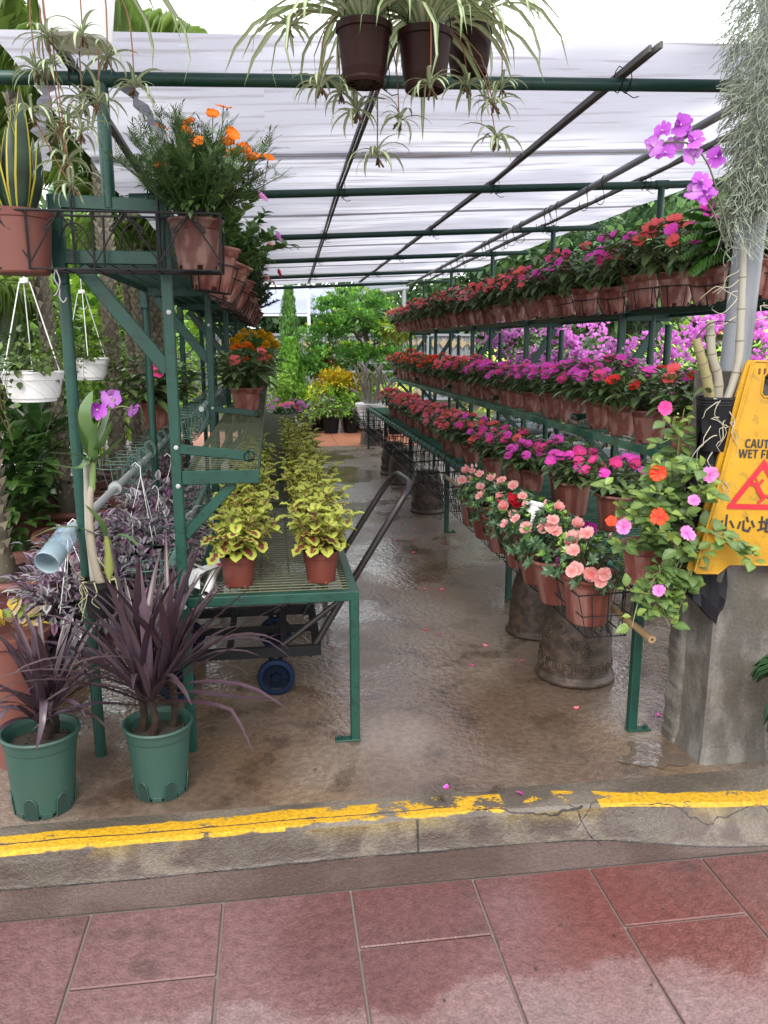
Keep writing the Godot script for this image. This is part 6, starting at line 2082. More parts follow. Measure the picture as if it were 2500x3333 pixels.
func build_urns() -> void:
	var b := MB.new()
	var prof := [Vector2(0.172, 0.0), Vector2(0.186, 0.006), Vector2(0.188, 0.018), Vector2(0.182, 0.028), Vector2(0.172, 0.034), Vector2(0.171, 0.05), Vector2(0.169, 0.10), Vector2(0.166, 0.12), Vector2(0.165, 0.20), Vector2(0.158, 0.27), Vector2(0.146, 0.33), Vector2(0.134, 0.365), Vector2(0.130, 0.375), Vector2(0.124, 0.40), Vector2(0.118, 0.425), Vector2(0.112, 0.432), Vector2(0.0, 0.434)]
	b.lathe(prof, 44, W, Transform3D.IDENTITY, false, true)
	var body := b.mesh(M.urn_clay)
	var rad := func(y: float) -> float:
		for i in prof.size() - 1:
			if y <= prof[i + 1].y and y >= prof[i].y:
				return lerpf(prof[i].x, prof[i + 1].x, (y - prof[i].y) / maxf(1e-5, prof[i + 1].y - prof[i].y))
		return 0.1
	var on := func(a: float, y: float, lift: float) -> Vector3:
		var r: float = rad.call(y) + lift
		return V(cos(a) * r, y, sin(a) * r)
	b = MB.new()
	rng.seed = 650
	# fret band
	var n := 22
	for k in n:
		var a0 := TAU * k / n
		var wd := TAU / n
		var fr := [[0.06, 0.06], [0.06, 0.112], [0.90, 0.112], [0.90, 0.068], [0.3, 0.068], [0.3, 0.1], [0.66, 0.1], [0.66, 0.083], [0.48, 0.083]]
		var ps := []
		for q in fr: ps.append(on.call(a0 + wd * q[0], q[1], 0.0005))
		b.wire(ps, 0.0042, W, false, 4)
	for y in [0.053, 0.121]:
		var ps := []
		for k in 44: ps.append(on.call(TAU * k / 44.0, y, 0.0))
		b.wire(ps, 0.0032, W, true, 4)
	# scrolled clouds, rosettes and leafy curls in low relief
	for k in 16:
		var a := TAU * k / 16.0 + rf(-0.1, 0.1)
		var y := rf(0.16, 0.31)
		match k % 3:
			0:
				var ps := []
				for q in 18:
					var an := q * 0.5
					var r := 0.036 * (1.0 - q / 20.0)
					ps.append(on.call(a + cos(an) * r / 0.16, y + sin(an) * r, 0.0005))
				b.wire(ps, 0.0062, W, false, 5)
			1:
				for q in 6:
					var ps := []
					var ca := a + cos(q * 1.047) * 0.13
					var cy := y + sin(q * 1.047) * 0.021
					for w in 8: ps.append(on.call(ca + cos(w * 0.785) * 0.055, cy + sin(w * 0.785) * 0.009, 0.0005))
					b.wire(ps, 0.005, W, true, 4)
			2:
				for q in 5:
					var an := 0.5 + q * 0.5
					b.wire([on.call(a, y - 0.03, 0.0005), on.call(a + cos(an) * 0.12, y - 0.03 + sin(an) * 0.035, 0.002), on.call(a + cos(an) * 0.26, y - 0.03 + sin(an + 0.3) * 0.06, 0.0005)], 0.0056, W, false, 4)
	var relief := b.mesh(M.urn_clay)
	var spots := [V(1.40, 0, -3.43), V(1.40, 0, -4.02), V(1.43, 0, -7.3), V(1.44, 0, -8.9), V(1.45, 0, -9.6), V(1.55, 0, -12.55)]
	var words := ["carved dark clay urn upside down under the front azalea basket", "plainer grey urn upside down just behind the carved one", "upturned urn under the middle of the right bench", "upturned urn two thirds along the right bench", "upturned urn near the far end of the right bench", "upturned urn carrying the white pot of bare branches"]
	for i in spots.size():
		var t := thing("clay_urn", words[i], "urn", spots[i], 1.1 + i * 1.3, "upturned clay urns")
		var s: float = [1.0, 0.86, 0.9, 0.9, 0.9, 0.62][i]
		part("body", body, t, Transform3D(Basis().scaled(V(s if i < 5 else 1.1, s, s if i < 5 else 1.1)), Vector3.ZERO))
		if i in [0, 2, 4]:
			part("relief", relief, t, Transform3D(Basis().scaled(V(s, s, s)), Vector3.ZERO))

# flat outline with thickness, in the xy plane, front at z = 0
func slab(b: MB, poly: PackedVector2Array, depth: float, col: Color, xf := Transform3D.IDENTITY) -> void:
	var ix := Geometry2D.triangulate_polygon(poly)
	var f := func(p: Vector2, z: float) -> Vector3: return xf * V(p.x, p.y, z)
	var nz := xf.basis.z
	for k in range(0, ix.size(), 3):
		var a: Vector3 = f.call(poly[ix[k]], 0.0); var d: Vector3 = f.call(poly[ix[k + 1]], 0.0); var e: Vector3 = f.call(poly[ix[k + 2]], 0.0)
		if (e - a).cross(d - a).dot(nz) > 0.0: b.tri(a, d, e, col)
		else: b.tri(a, e, d, col)
		a = f.call(poly[ix[k]], -depth); d = f.call(poly[ix[k + 1]], -depth); e = f.call(poly[ix[k + 2]], -depth)
		if (e - a).cross(d - a).dot(nz) < 0.0: b.tri(a, d, e, col)
		else: b.tri(a, e, d, col)
	var cw := Geometry2D.is_polygon_clockwise(poly)
	for k in poly.size():
		var p := poly[k]
		var q := poly[(k + 1) % poly.size()]
		if cw:
			b.quad(f.call(p, 0.0), f.call(p, -depth), f.call(q, -depth), f.call(q, 0.0), col)
		else:
			b.quad(f.call(q, 0.0), f.call(q, -depth), f.call(p, -depth), f.call(p, 0.0), col)

func stroke(b: MB, ps: Array, w: float, z: float) -> void:
	for i in ps.size() - 1:
		var a: Vector2 = ps[i]
		var e: Vector2 = ps[i + 1]
		var d := (e - a).normalized()
		var n := V(-d.y, d.x, 0) * w / 2.0
		var x := V(d.x, d.y, 0) * w * 0.35
		var p0 := V(a.x, a.y, z + i * 0.00015) - x
		var p1 := V(e.x, e.y, z + i * 0.00015) + x
		b.quad(p0 - n, p0 + n, p1 + n, p1 - n, W)

func text(s: String, size: float, m: Material) -> TextMesh:
	var t := TextMesh.new()
	var f := SystemFont.new()
	f.font_names = PackedStringArray(["Droid Sans"])
	f.font_weight = 700
	t.font = f
	t.text = s
	t.font_size = 64
	t.pixel_size = size / 46.0
	t.depth = 0.0012
	t.material = m
	return t

func build_sign() -> void:
	var t := thing("wet_floor_sign", "yellow folding wet floor caution sign hung on the concrete column", "sign", V(1.655, 0.79, -2.50))
	t.rotation = V(-0.03, -0.10, -0.03)
	var half := PackedVector2Array()
	var right := [Vector2(0.035, 0.0), Vector2(0.085, 0.0), Vector2(0.122, -0.034), Vector2(0.198, -0.034), Vector2(0.205, -0.026), Vector2(0.082, 0.69), Vector2(0.07, 0.705), Vector2(0.028, 0.705), Vector2(0.024, 0.70), Vector2(0.024, 0.668), Vector2(0.034, 0.655), Vector2(0.036, 0.60), Vector2(0.026, 0.587)]
	for p in right: half.append(p)
	for k in range(right.size() - 1, -1, -1): half.append(Vector2(-right[k].x, right[k].y))
	var b := MB.new()
	slab(b, half, 0.012, W)
	part("front_panel", b.mesh(M.sign_yellow), t)
	# raised lip along the outline
	b = MB.new()
	var lip := []
	for p in half: lip.append(V(p.x * 0.985, p.y if p.y > 0.01 else p.y + 0.003, 0.0))
	b.wire(lip, 0.0042, W, true, 6)
	b.wire([V(-0.19, 0.0, 0.0005), V(-0.066, 0.68, 0.0005)], 0.003, W, false, 5)
	b.wire([V(0.19, 0.0, 0.0005), V(0.066, 0.68, 0.0005)], 0.003, W, false, 5)
	part("lip", b.mesh(M.sign_yellow), t)
	b = MB.new()
	slab(b, half, 0.012, W, Transform3D(Basis(V(1, 0, 0), 0.03), V(-0.016, 0.004, -0.026)))
	part("rear_panel", b.mesh(M.sign_yellow), t)
	b = MB.new()
	for k in 2:
		b.cbox(V(-0.05 + 0.018 * k, 0.672, 0.0005), V(0.007, 0.02, 0.003), 0.001, lin(0.25, 0.12, 0.05))
	part("slot", b.mesh(M.sign_yellow), t)
	for q in [["CAUTION", 0.0262, 0.428], ["WET FLOOR", 0.0262, 0.393]]:
		var tm := text(q[0], q[1], M.sign_black)
		var o := part("lettering", tm, t, Transform3D(Basis().scaled(V(0.92, 1.12, 1)), V(0, q[2], 0.0022)))
	# warning triangle with the slipping figure
	b = MB.new()
	var zz := 0.0024
	var outer := [Vector2(0, 0.378), Vector2(0.113, 0.212), Vector2(0.112, 0.2), Vector2(-0.112, 0.2), Vector2(-0.113, 0.212)]
	var inner := [Vector2(0, 0.342), Vector2(0.084, 0.2195), Vector2(0.084, 0.2190), Vector2(-0.084, 0.2190), Vector2(-0.084, 0.2195)]
	for k in 5:
		var p: Vector2 = outer[k]; var q: Vector2 = outer[(k + 1) % 5]; var r: Vector2 = inner[(k + 1) % 5]; var s: Vector2 = inner[k]
		b.quad(V(p.x, p.y, zz), V(s.x, s.y, zz), V(r.x, r.y, zz), V(q.x, q.y, zz), W)
		if (V(r.x, r.y, 0) - V(p.x, p.y, 0)).cross(V(s.x, s.y, 0) - V(p.x, p.y, 0)).z < 0.0:
			pass
	part("warning_triangle", b.mesh(M.sign_red), t)
	b = MB.new()
	var ring := []
	for k in 15: ring.append(Vector2(-0.026 + cos(TAU * k / 14) * 0.0085, 0.3 + sin(TAU * k / 14) * 0.0085))
	stroke(b, ring, 0.0052, zz)
	stroke(b, [Vector2(-0.038, 0.302), Vector2(-0.034, 0.286), Vector2(-0.012, 0.284), Vector2(0.002, 0.303)], 0.009, zz + 0.0004)
	stroke(b, [Vector2(-0.018, 0.286), Vector2(-0.004, 0.262), Vector2(0.006, 0.248)], 0.017, zz + 0.0012)
	stroke(b, [Vector2(0.0, 0.252), Vector2(0.012, 0.24), Vector2(-0.004, 0.226)], 0.010, zz + 0.0018)
	stroke(b, [Vector2(0.006, 0.25), Vector2(0.03, 0.246), Vector2(0.05, 0.232)], 0.010, zz + 0.0024)
	part("slipping_figure", b.mesh(M.sign_red), t)
	# four characters drawn as brush bars
	var chars := [
		[[Vector2(0.5, 1.0), Vector2(0.5, 0.08), Vector2(0.36, 0.12)], [Vector2(0.26, 0.66), Vector2(0.06, 0.28)], [Vector2(0.74, 0.66), Vector2(0.95, 0.30)]],
		[[Vector2(0.12, 0.62), Vector2(0.04, 0.26)], [Vector2(0.32, 0.68), Vector2(0.34, 0.16), Vector2(0.66, 0.08), Vector2(0.74, 0.3)], [Vector2(0.48, 0.9), Vector2(0.58, 0.66)], [Vector2(0.80, 0.68), Vector2(0.96, 0.36)]],
		[[Vector2(0.04, 0.64), Vector2(0.34, 0.66)], [Vector2(0.19, 0.94), Vector2(0.19, 0.22)], [Vector2(0.02, 0.16), Vector2(0.36, 0.27)], [Vector2(0.40, 0.54), Vector2(0.90, 0.68), Vector2(0.88, 0.34)], [Vector2(0.66, 0.98), Vector2(0.66, 0.3)], [Vector2(0.48, 0.82), Vector2(0.48, 0.10), Vector2(0.96, 0.06), Vector2(0.98, 0.24)]],
		[[Vector2(0.06, 0.9), Vector2(0.2, 0.8)], [Vector2(0.02, 0.6), Vector2(0.16, 0.52)], [Vector2(0.04, 0.06), Vector2(0.2, 0.36)], [Vector2(0.42, 0.58), Vector2(0.42, 0.96), Vector2(0.86, 0.96), Vector2(0.86, 0.58)], [Vector2(0.62, 0.8), Vector2(0.62, 0.64)], [Vector2(0.32, 0.46), Vector2(0.32, 0.6), Vector2(0.97, 0.6), Vector2(0.97, 0.46)], [Vector2(0.44, 0.04), Vector2(0.44, 0.46), Vector2(0.86, 0.46), Vector2(0.86, 0.06)], [Vector2(0.46, 0.32), Vector2(0.84, 0.32)], [Vector2(0.46, 0.18), Vector2(0.84, 0.18)]],
	]
	for i in 4:
		b = MB.new()
		for st in chars[i]:
			var ps := []
			for p in st: ps.append(Vector2(-0.140 + i * 0.072 + p.x * 0.060, 0.118 + p.y * 0.060))
			stroke(b, ps, 0.0074, 0.0022 + 0.00016 * chars[i].find(st))
		part("lettering", b.mesh(M.sign_black), t)
	# strap that ties it to the column
	b = MB.new()
	b.wire(Array(curve([V(-0.10, 0.60, -0.03), V(-0.06, 0.68, -0.02), V(0.0, 0.71, -0.01), V(0.06, 0.70, -0.02)], 12)), 0.006, W, false, 6)
	b.rod(V(-0.03, 0.655, -0.02), V(0.03, 0.655, -0.02), 0.008, 8, W)
	part("strap", b.mesh(M.black_plastic), t)

func build_column() -> void:
	var t := thing("concrete_column", "stained grey concrete column stump standing at the right edge", "column", V(1.69, 0, -2.69))
	var b := MB.new()
	var nz := noise(9, 9.0, 3)
	# shaft as a grid so that its faces are a little uneven
	var ring := func(y: float) -> Array:
		var out := []
		var cs := [Vector2(-0.122, 0.122), Vector2(-0.110, 0.131), Vector2(0.118, 0.131), Vector2(0.134, 0.12), Vector2(0.134, -0.12), Vector2(-0.134, -0.12)]
		for i in 6:
			var p: Vector2 = cs[i]
			var q: Vector2 = cs[(i + 1) % 6]
			var nn := 8 if p.distance_to(q) > 0.1 else 1
			for k in nn:
				var r := p.lerp(q, k / float(nn))
				var w := nz.get_noise_3d(r.x, y, r.y) * 0.006
				var flare := 0.012 * sm(0.06, 0.0, y)
				out.append(V(r.x * (1.0 + w * 4.0) + flare * signf(r.x), y, r.y * (1.0 + w * 4.0) + flare * signf(r.y)))
		return out
	var ya := 0.0
	var ra: Array = ring.call(0.0)
	for k in 24:
		var yb := 1.46 * (k + 1) / 24.0
		var rb: Array = ring.call(yb)
		for i in ra.size():
			var j := (i + 1) % ra.size()
			b.quad(ra[i], rb[i], rb[j], ra[j], W)
			var m := b.n.size()
			var q := b.n[m - 1]
			if q.dot(V(ra[i].x, 0, ra[i].z)) < 0.0:
				b.v.resize(m - 6); b.n.resize(m - 6); b.c.resize(m - 6); b.u.resize(m - 6)
				b.quad(ra[j], rb[j], rb[i], ra[i], W)
		ra = rb
	var top := V(0, 1.46, 0)
	for i in ra.size():
		b.otri(V(0, 1.0, 0), top, ra[i], ra[(i + 1) % ra.size()], W)
	part("shaft", b.mesh(M.concrete), t)
	b = MB.new()
	# broken-edged strip of old render on the aisle side
	var prev := []
	for k in 61:
		var y := k * 0.0175
		var w := 0.020 + nz.get_noise_2d(y * 0.7, 4.0) * 0.010 + nz.get_noise_2d(y * 3.0, 4.0) * 0.006
		var zf := -0.036 + nz.get_noise_2d(y * 1.5, 7.0) * 0.008
		var line := [V(-0.13, y, zf), V(-0.137 - w * 0.8, y, zf), V(-0.137 - w, y, zf - 0.012), V(-0.137 - w, y, zf - 0.08)]
		if k > 0:
			for i in 3: b.quad(line[i], line[i + 1], prev[i + 1], prev[i], W)
		prev = line
	b.quad(prev[3], prev[2], prev[1], prev[0], W)
	part("render_strip", b.mesh(M.concrete), t)
	b = MB.new()
	b.tube(PackedVector3Array([V(1.665, 1.40, -2.74), V(1.69, 2.2, -2.74), V(1.715, 3.3, -2.74)]), PackedFloat32Array([0.051, 0.051, 0.051]), 28, W)
	single("grey_post", b.mesh(M.pvc_grey), "round grey pipe post rising from the concrete column", "post")

func build_right_plants() -> void:
	rng.seed = 660
	# black bag with orchid canes
	var t := thing("orchid_bag", "black plastic bag of orchid canes hung on the column's left side", "hanging plant", V(1.50, 0.55, -2.60))
	var o := Transform3D(Basis(), V(-1.50, -0.55, 2.60))
	var b := MB.new()
	b.lathe([Vector2(0.0, 1.19), Vector2(0.05, 1.19), Vector2(0.056, 1.27), Vector2(0.062, 1.345), Vector2(0.0635, 1.348), Vector2(0.062, 1.353), Vector2(0.0645, 1.357), Vector2(0.063, 1.362), Vector2(0.0655, 1.368), Vector2(0.064, 1.376), Vector2(0.057, 1.375), Vector2(0.055, 1.35), Vector2(0.0, 1.352)], 24, W, Transform3D(Basis(), V(1.515, 0, -2.585)))
	part("pot", b.mesh(M.black_plastic), t, o)
	b = MB.new()
	# creased sheet that hangs below, folded to a point
	var grid := []
	for r in 14:
		var y := lerpf(1.30, 0.0, r / 13.0)
		var line := []
		for k in 8:
			var s := k / 7.0
			var x := lerpf(lerpf(1.455, 1.43, sm(0, 6, r)), lerpf(1.585, 1.60, r / 13.0), s)
			var yb := lerpf(0.70, 0.53, s)
			var yy := lerpf(1.30, yb, r / 13.0)
			line.append(V(x, yy, -2.565 + 0.012 * sin(k * 1.9 + r * 0.7) + 0.01 * sin(r * 1.3 + k)))
		grid.append(line)
	for r in 13:
		for k in 7:
			b.quad(grid[r + 1][k], grid[r][k], grid[r][k + 1], grid[r + 1][k + 1], W)
			var back := V(0, 0, -0.02)
			b.quad(grid[r + 1][k + 1] + back, grid[r][k + 1] + back, grid[r][k] + back, grid[r + 1][k] + back, W)
	part("sheet", b.mesh(M.black_plastic), t, o)
	for q in [[[V(1.485, 1.36, -2.57), V(1.46, 1.44, -2.56), V(1.42, 1.53, -2.55), V(1.405, 1.57, -2.55)], 0.018, lin(0.24, 0.21, 0.10)], [[V(1.512, 1.36, -2.57), V(1.50, 1.44, -2.56), V(1.465, 1.52, -2.55), V(1.45, 1.63, -2.55)], 0.017, lin(0.27, 0.25, 0.195)], [[V(1.545, 1.36, -2.57), V(1.575, 1.48, -2.57), V(1.57, 1.66, -2.57), V(1.558, 1.87, -2.57)], 0.014, lin(0.30, 0.28, 0.235)]]:
		var c := MB.new()
		var rad := PackedFloat32Array()
		for k in 16: rad.append(q[1] * (1.0 if k % 3 else 1.12) * lerpf(1.05, 0.75, k / 15.0))
		c.tube(curve(q[0], 16), rad, 10, q[2])
		# dark rings at the joints
		var cv := curve(q[0], 16)
		for k in [3, 6, 9, 12]:
			c.rod(cv[k], cv[k] + (cv[k + 1] - cv[k]).normalized() * 0.004, rad[k] * 1.03, 10, lin(0.14, 0.12, 0.08))
		part("cane", c.mesh(M.stem), t, o)
	for k in 20:
		var r := MB.new()
		var p := V(rf(1.47, 1.57), rf(1.10, 1.38), -2.53) if k < 14 else V(1.545, rf(1.60, 1.84), -2.56)
		var ps := [p]
		for j in 4: ps.append(ps[-1] + (V(rf(-0.035, 0.03), rf(-0.05, 0.0), rf(0.0, 0.012)) if k < 14 else V(rf(-0.04, 0.005), rf(-0.03, 0.02), rf(-0.01, 0.01))))
		r.tube(curve(ps, 10), PackedFloat32Array([0.0026, 0.0024, 0.0022, 0.002, 0.0018, 0.0016, 0.0014, 0.0012, 0.001, 0.0008]), 4, lin(0.32, 0.30, 0.22))
		part("root", r.mesh(M.stem), t, o)
	for q in [[V(1.40, 1.56, -2.55), V(1.44, 1.62, -2.52), V(1.52, 1.62, -2.5)], [V(1.47, 1.39, -2.55), V(1.42, 1.41, -2.5), V(1.37, 1.38, -2.48)]]:
		part("leaf", blade(curve(q, 8), 0.012, lin(0.07, 0.10, 0.03), lin(0.05, 0.07, 0.02)).mesh(M.leaf_gloss), t, o)
	# second bag at the frame edge
	b = MB.new()
	b.lathe([Vector2(0.0, 0.0), Vector2(0.05, 0.0), Vector2(0.06, 0.16), Vector2(0.062, 0.18), Vector2(0.055, 0.18), Vector2(0.0, 0.17)], 20, W)
	t = thing("orchid_bag", "black bag of dry orchid canes against the grey post at the right edge", "hanging plant", V(1.80, 1.50, -2.62))
	part("pot", b.mesh(M.black_plastic), t)
	for k in 3:
		b = MB.new()
		b.tube(curve([V(-0.03 + 0.02 * k, 0.17, 0.01), V(-0.03 + 0.015 * k, 0.3, 0.02), V(-0.02 + 0.03 * k, 0.5 - k * 0.06, 0.0)], 10), PackedFloat32Array([0.013, 0.014, 0.012, 0.013, 0.011, 0.012, 0.01, 0.011, 0.008, 0.006]), 8, lin(0.24, 0.225, 0.19))
		part("cane", b.mesh(M.stem), t)
	for k in 8:
		b = MB.new()
		var ps := [V(rf(-0.06, 0.0), 0.19, 0.05)]
		for j in 3: ps.append(ps[-1] + V(rf(-0.06, 0.0), rf(-0.05, 0.02), rf(0, 0.01)))
		b.tube(curve(ps, 8), PackedFloat32Array([0.0024]), 4, lin(0.30, 0.285, 0.23))
		part("root", b.mesh(M.stem), t)
	# spray of purple orchids
	t = thing("orchid_spray", "arching spray of purple orchid blooms below the hanging moss", "orchid", V(1.42, 1.95, -2.52))
	o = Transform3D(Basis(), V(-1.42, -1.95, 2.52))
	b = MB.new()
	b.tube(curve([V(1.50, 1.86, -2.54), V(1.42, 2.03, -2.52), V(1.36, 2.12, -2.5), V(1.29, 2.165, -2.5), V(1.20, 2.16, -2.5)], 16), PackedFloat32Array([0.003]), 5, lin(0.12, 0.13, 0.08))
	part("flower_stalk", b.mesh(M.stem), t, o)
	b = MB.new()
	b.tube(curve([V(1.47, 1.88, -2.54), V(1.41, 1.97, -2.52), V(1.35, 2.02, -2.5)], 10), PackedFloat32Array([0.003]), 5, lin(0.12, 0.13, 0.08))
	part("flower_stalk", b.mesh(M.stem), t, o)
	for q in [V(1.215, 2.195, -2.5), V(1.271, 2.214, -2.5), V(1.315, 2.17, -2.49), V(1.228, 2.132, -2.5), V(1.318, 2.128, -2.5), V(1.290, 2.215, -2.51), V(1.187, 2.15, -2.5), V(1.354, 2.052, -2.5), V(1.328, 2.022, -2.5), V(1.375, 2.01, -2.5), V(1.262, 2.165, -2.51), V(1.41, 2.13, -2.52)]:
		part("flower", G.orchid if rf(0, 1) < 0.7 else G.orchid_pale, t, o * Transform3D(facing(V(rf(-0.9, 0.2), rf(-0.4, 0.5), rf(0.5, 1.0)), rf(0.85, 1.05)) * Basis(Vector3.UP, rf(0, 6)), q))
	# moss: long thin curling threads
	b = MB.new()
	rng.seed = 670
	for k in 5200:
		var y := lerpf(2.95, 1.98, pow(rf(0, 1), 0.8))
		var wd := lerpf(0.14, 0.06, sm(2.5, 2.0, y))
		var a := rf(0, TAU)
		var r := sqrt(rf(0, 1))
		var p := V(1.615 + cos(a) * r * wd * 1.15 - 0.03 * sm(2.4, 2.0, y), y, -2.56 + sin(a) * r * wd * 0.9)
		if k % 17 == 0: p = V(rf(1.47, 1.60), rf(1.86, 2.12), -2.54 + rf(-0.04, 0.04))
		var dirn := V(cos(a), rf(-0.9, 0.1), sin(a))
		var q := p
		var col := lin(0.235, 0.275, 0.21) * rf(0.5, 1.4)
		var pv := p
		for j in 4:
			dirn = (dirn + V(rf(-0.7, 0.7), rf(-0.9, 0.25), rf(-0.7, 0.7))).normalized()
			q = pv + dirn * rf(0.012, 0.028)
			var x := dirn.cross(V(0.3, 0.2, 1)).normalized() * 0.0014
			b.quad(pv - x, q - x * 0.8, q + x * 0.8, pv + x, col)
			pv = q
	single("hanging_moss", b.mesh(M.leaf_matte), "thick grey-green curtain of hanging moss at the upper right", "moss")
	# fern
	t = thing("fern", "dark green fern below the moss behind the orchid spray", "fern", V(1.86, 1.78, -3.02))
	for k in 9:
		var a := rf(2.2, 4.4) + (0.3 if k % 2 else -0.2)
		part("frond", frond(rf(0.26, 0.36), 20, 0.05, 0.012, rf(0.3, 1.1), rf(0.6, 1.6), lin(0.06, 0.15, 0.025) * rf(0.7, 1.4), 0.1).mesh(M.leaf), t, Transform3D(Basis(Vector3.UP, -a + PI / 2), V(0, 0.1, 0)))
	part("pot", G.pot, t, Transform3D(Basis().scaled(V(0.9, 0.9, 0.9)), V(0, -0.04, 0)))
	# trailing impatiens
	t = thing("trailing_impatiens", "trailing balsam with orange and lilac flowers spilling over the bench corner", "potted plant", V(1.40, 0.64, -2.78))
	o = t.transform.affine_inverse()
	part("pot", G.pot, t, Transform3D(Basis().scaled(V(1.15, 1.15, 1.15)), Vector3.ZERO))
	part("soil", G.soil, t, Transform3D(Basis().scaled(V(1.15, 1.15, 1.15)), Vector3.ZERO))
	rng.seed = 680
	var bal := [leaf(0.046, 0.0165, [0.1, 0.8, 1.0, 0.6, 0.0], 0.2, 0.2, 0.7, lin(0.17, 0.25, 0.07), lin(0.12, 0.20, 0.045)), leaf(0.052, 0.018, [0.1, 0.8, 1.0, 0.6, 0.0], 0.15, 0.0, 0.8, lin(0.13, 0.20, 0.07), lin(0.085, 0.155, 0.045)), leaf(0.038, 0.014, [0.1, 0.8, 1.0, 0.6, 0.0], 0.3, 0.4, 0.5, lin(0.24, 0.33, 0.08), lin(0.19, 0.29, 0.05))]
	var bm := []
	for k in 3: bm.append(bal[k].mesh(M.leaf))
	var sb := MB.new()
	var runs := []
	for k in 40:
		var e := V(rf(1.12, 1.47), rf(0.80, 1.16), rf(-2.70, -2.44))
		runs.append([V(1.40 + rf(-0.03, 0.03), 0.80, -2.77), V(lerpf(1.40, e.x, 0.4) + 0.03, lerpf(0.8, e.y, 0.75), lerpf(-2.77, e.z, 0.5)), e])
	for k in 15:
		runs.append([V(1.43, 0.80, -2.76), V(1.44 + rf(-0.06, 0.04), 0.9, -2.62), V(1.44 + rf(-0.08, 0.04), 0.80 + rf(-0.06, 0.06), -2.56), V(rf(1.28, 1.47), rf(0.62, 0.80), -2.55), V(rf(1.20, 1.44), rf(0.56, 0.74), -2.54)])
	for k in 4:
		runs.append([V(1.44, 0.82, -2.74), V(1.44, 1.08, -2.68), V(1.42, 1.22, -2.64), V(rf(1.31, 1.42), rf(1.2, 1.34), -2.6)])
	for k in 3:
		runs.append([V(1.43, 0.82, -2.74), V(1.48, 0.92, -2.52), V(1.54, 0.89 + rf(-0.03, 0.03), -2.44), V(rf(1.57, 1.63), rf(0.83, 0.89), -2.42)])
	var tipsv := []
	for rr in runs:
		var cv := curve(rr, 14)
		sb.tube(cv, PackedFloat32Array([0.0048, 0.0046, 0.0044, 0.0042, 0.004, 0.0038, 0.0036, 0.0034, 0.0032, 0.003, 0.0027, 0.0024, 0.002, 0.0015]), 5, lin(0.20, 0.24, 0.09), false)
		for j in range(6, 14):
			for w in (2 if j > 9 else 1):
				var d := V(rf(-1, 1), rf(-0.3, 0.6), rf(-0.6, 1))
				var k := 2 if j > 11 and rf(0, 1) < 0.5 else rng.randi() % 2
				part("leaf", bm[k], t, o * Transform3D(along(d, V(0, 0.8, 0.5), rf(0.75, 1.25)), cv[j] + d.normalized() * 0.012))
	part("stem", sb.mesh(M.stem), t, o)
	for q in [["balsam_orange", V(1.259, 1.135, -2.46), 1.05], ["balsam_orange", V(1.26, 0.99, -2.43), 1.1], ["balsam_orange", V(1.123, 0.966, -2.5), 0.75], ["balsam_lilac", V(1.425, 1.13, -2.43), 1.0], ["balsam_lilac", V(1.375, 1.045, -2.43), 0.75], ["balsam_lilac", V(1.355, 0.935, -2.42), 1.05], ["balsam_lilac", V(1.312, 0.712, -2.50), 0.85], ["imp_rose", V(1.329, 1.338, -2.58), 0.8], ["balsam_lilac", V(1.16, 0.95, -2.48), 1.0]]:
		part("flower", G[q[0]][rng.randi() % 3], t, o * Transform3D(facing(V(rf(-0.9, 0.4), rf(0.0, 0.8), 1.0), q[2]) * Basis(Vector3.UP, rf(0, 6)), q[1]))
	# conifer sprigs and a palm leaf that reach in at the right edge
	t = thing("conifer_sprig", "blue-green conifer sprigs reaching in front of the yellow sign", "shrub", V(1.62, 0.75, -2.12))
	for k in 7:
		var p := V(-0.02 + rf(-0.03, 0.02), 0.06 + k * 0.055, rf(-0.03, 0.03))
		b = MB.new()
		var tip := p + V(-rf(0.05, 0.10), rf(-0.02, 0.04), rf(-0.02, 0.03))
		b.tube(PackedVector3Array([p + V(0.1, 0, 0), tip]), PackedFloat32Array([0.002, 0.001]), 4, lin(0.12, 0.09, 0.05), false)
		for j in 60:
			var f := rf(0, 1)
			b.add(P.needle[0], Transform3D(along(V(-0.8, rf(-1, 1), rf(-1, 1)), Vector3.UP, rf(0.012, 0.02)), (p + V(0.1, 0, 0)).lerp(tip, f)), lin(0.12, 0.19, 0.14) * rf(0.7, 1.3))
		part("sprig", b.mesh(M.leaf), t)
	b = MB.new()
	b.tube(PackedVector3Array([V(0.09, -0.87, 0), V(0.08, 0.0, 0), V(0.07, 0.5, 0)]), PackedFloat32Array([0.012, 0.01, 0.006]), 6, lin(0.12, 0.09, 0.05))
	part("stem", b.mesh(M.stem), t)
	t = thing("palm_shrub", "dark fan of palm leaf tips at the right edge beside the column", "palm", V(1.92, 0.33, -2.44))
	for k in 5:
		part("frond", frond(rf(0.26, 0.32), 16, 0.12, 0.012, rf(0.3, 1.2), rf(0.8, 1.4), lin(0.03, 0.07, 0.03), 0.2).mesh(M.leaf_gloss), t, Transform3D(Basis(Vector3.UP, -1.2 + k * 0.35), Vector3.ZERO))
	b = MB.new()
	b.rod(V(0, -0.35, 0), V(0, 0.02, 0), 0.02, 8, lin(0.1, 0.08, 0.05))
	part("stem", b.mesh(M.stem), t)
	# white plant label on a stake
	t = thing("plant_label", "white plastic plant label on a stake among the azaleas", "label", V(1.16, 0.60, -3.52))
	t.rotation = V(-0.35, -0.25, -0.22)
	b = MB.new()
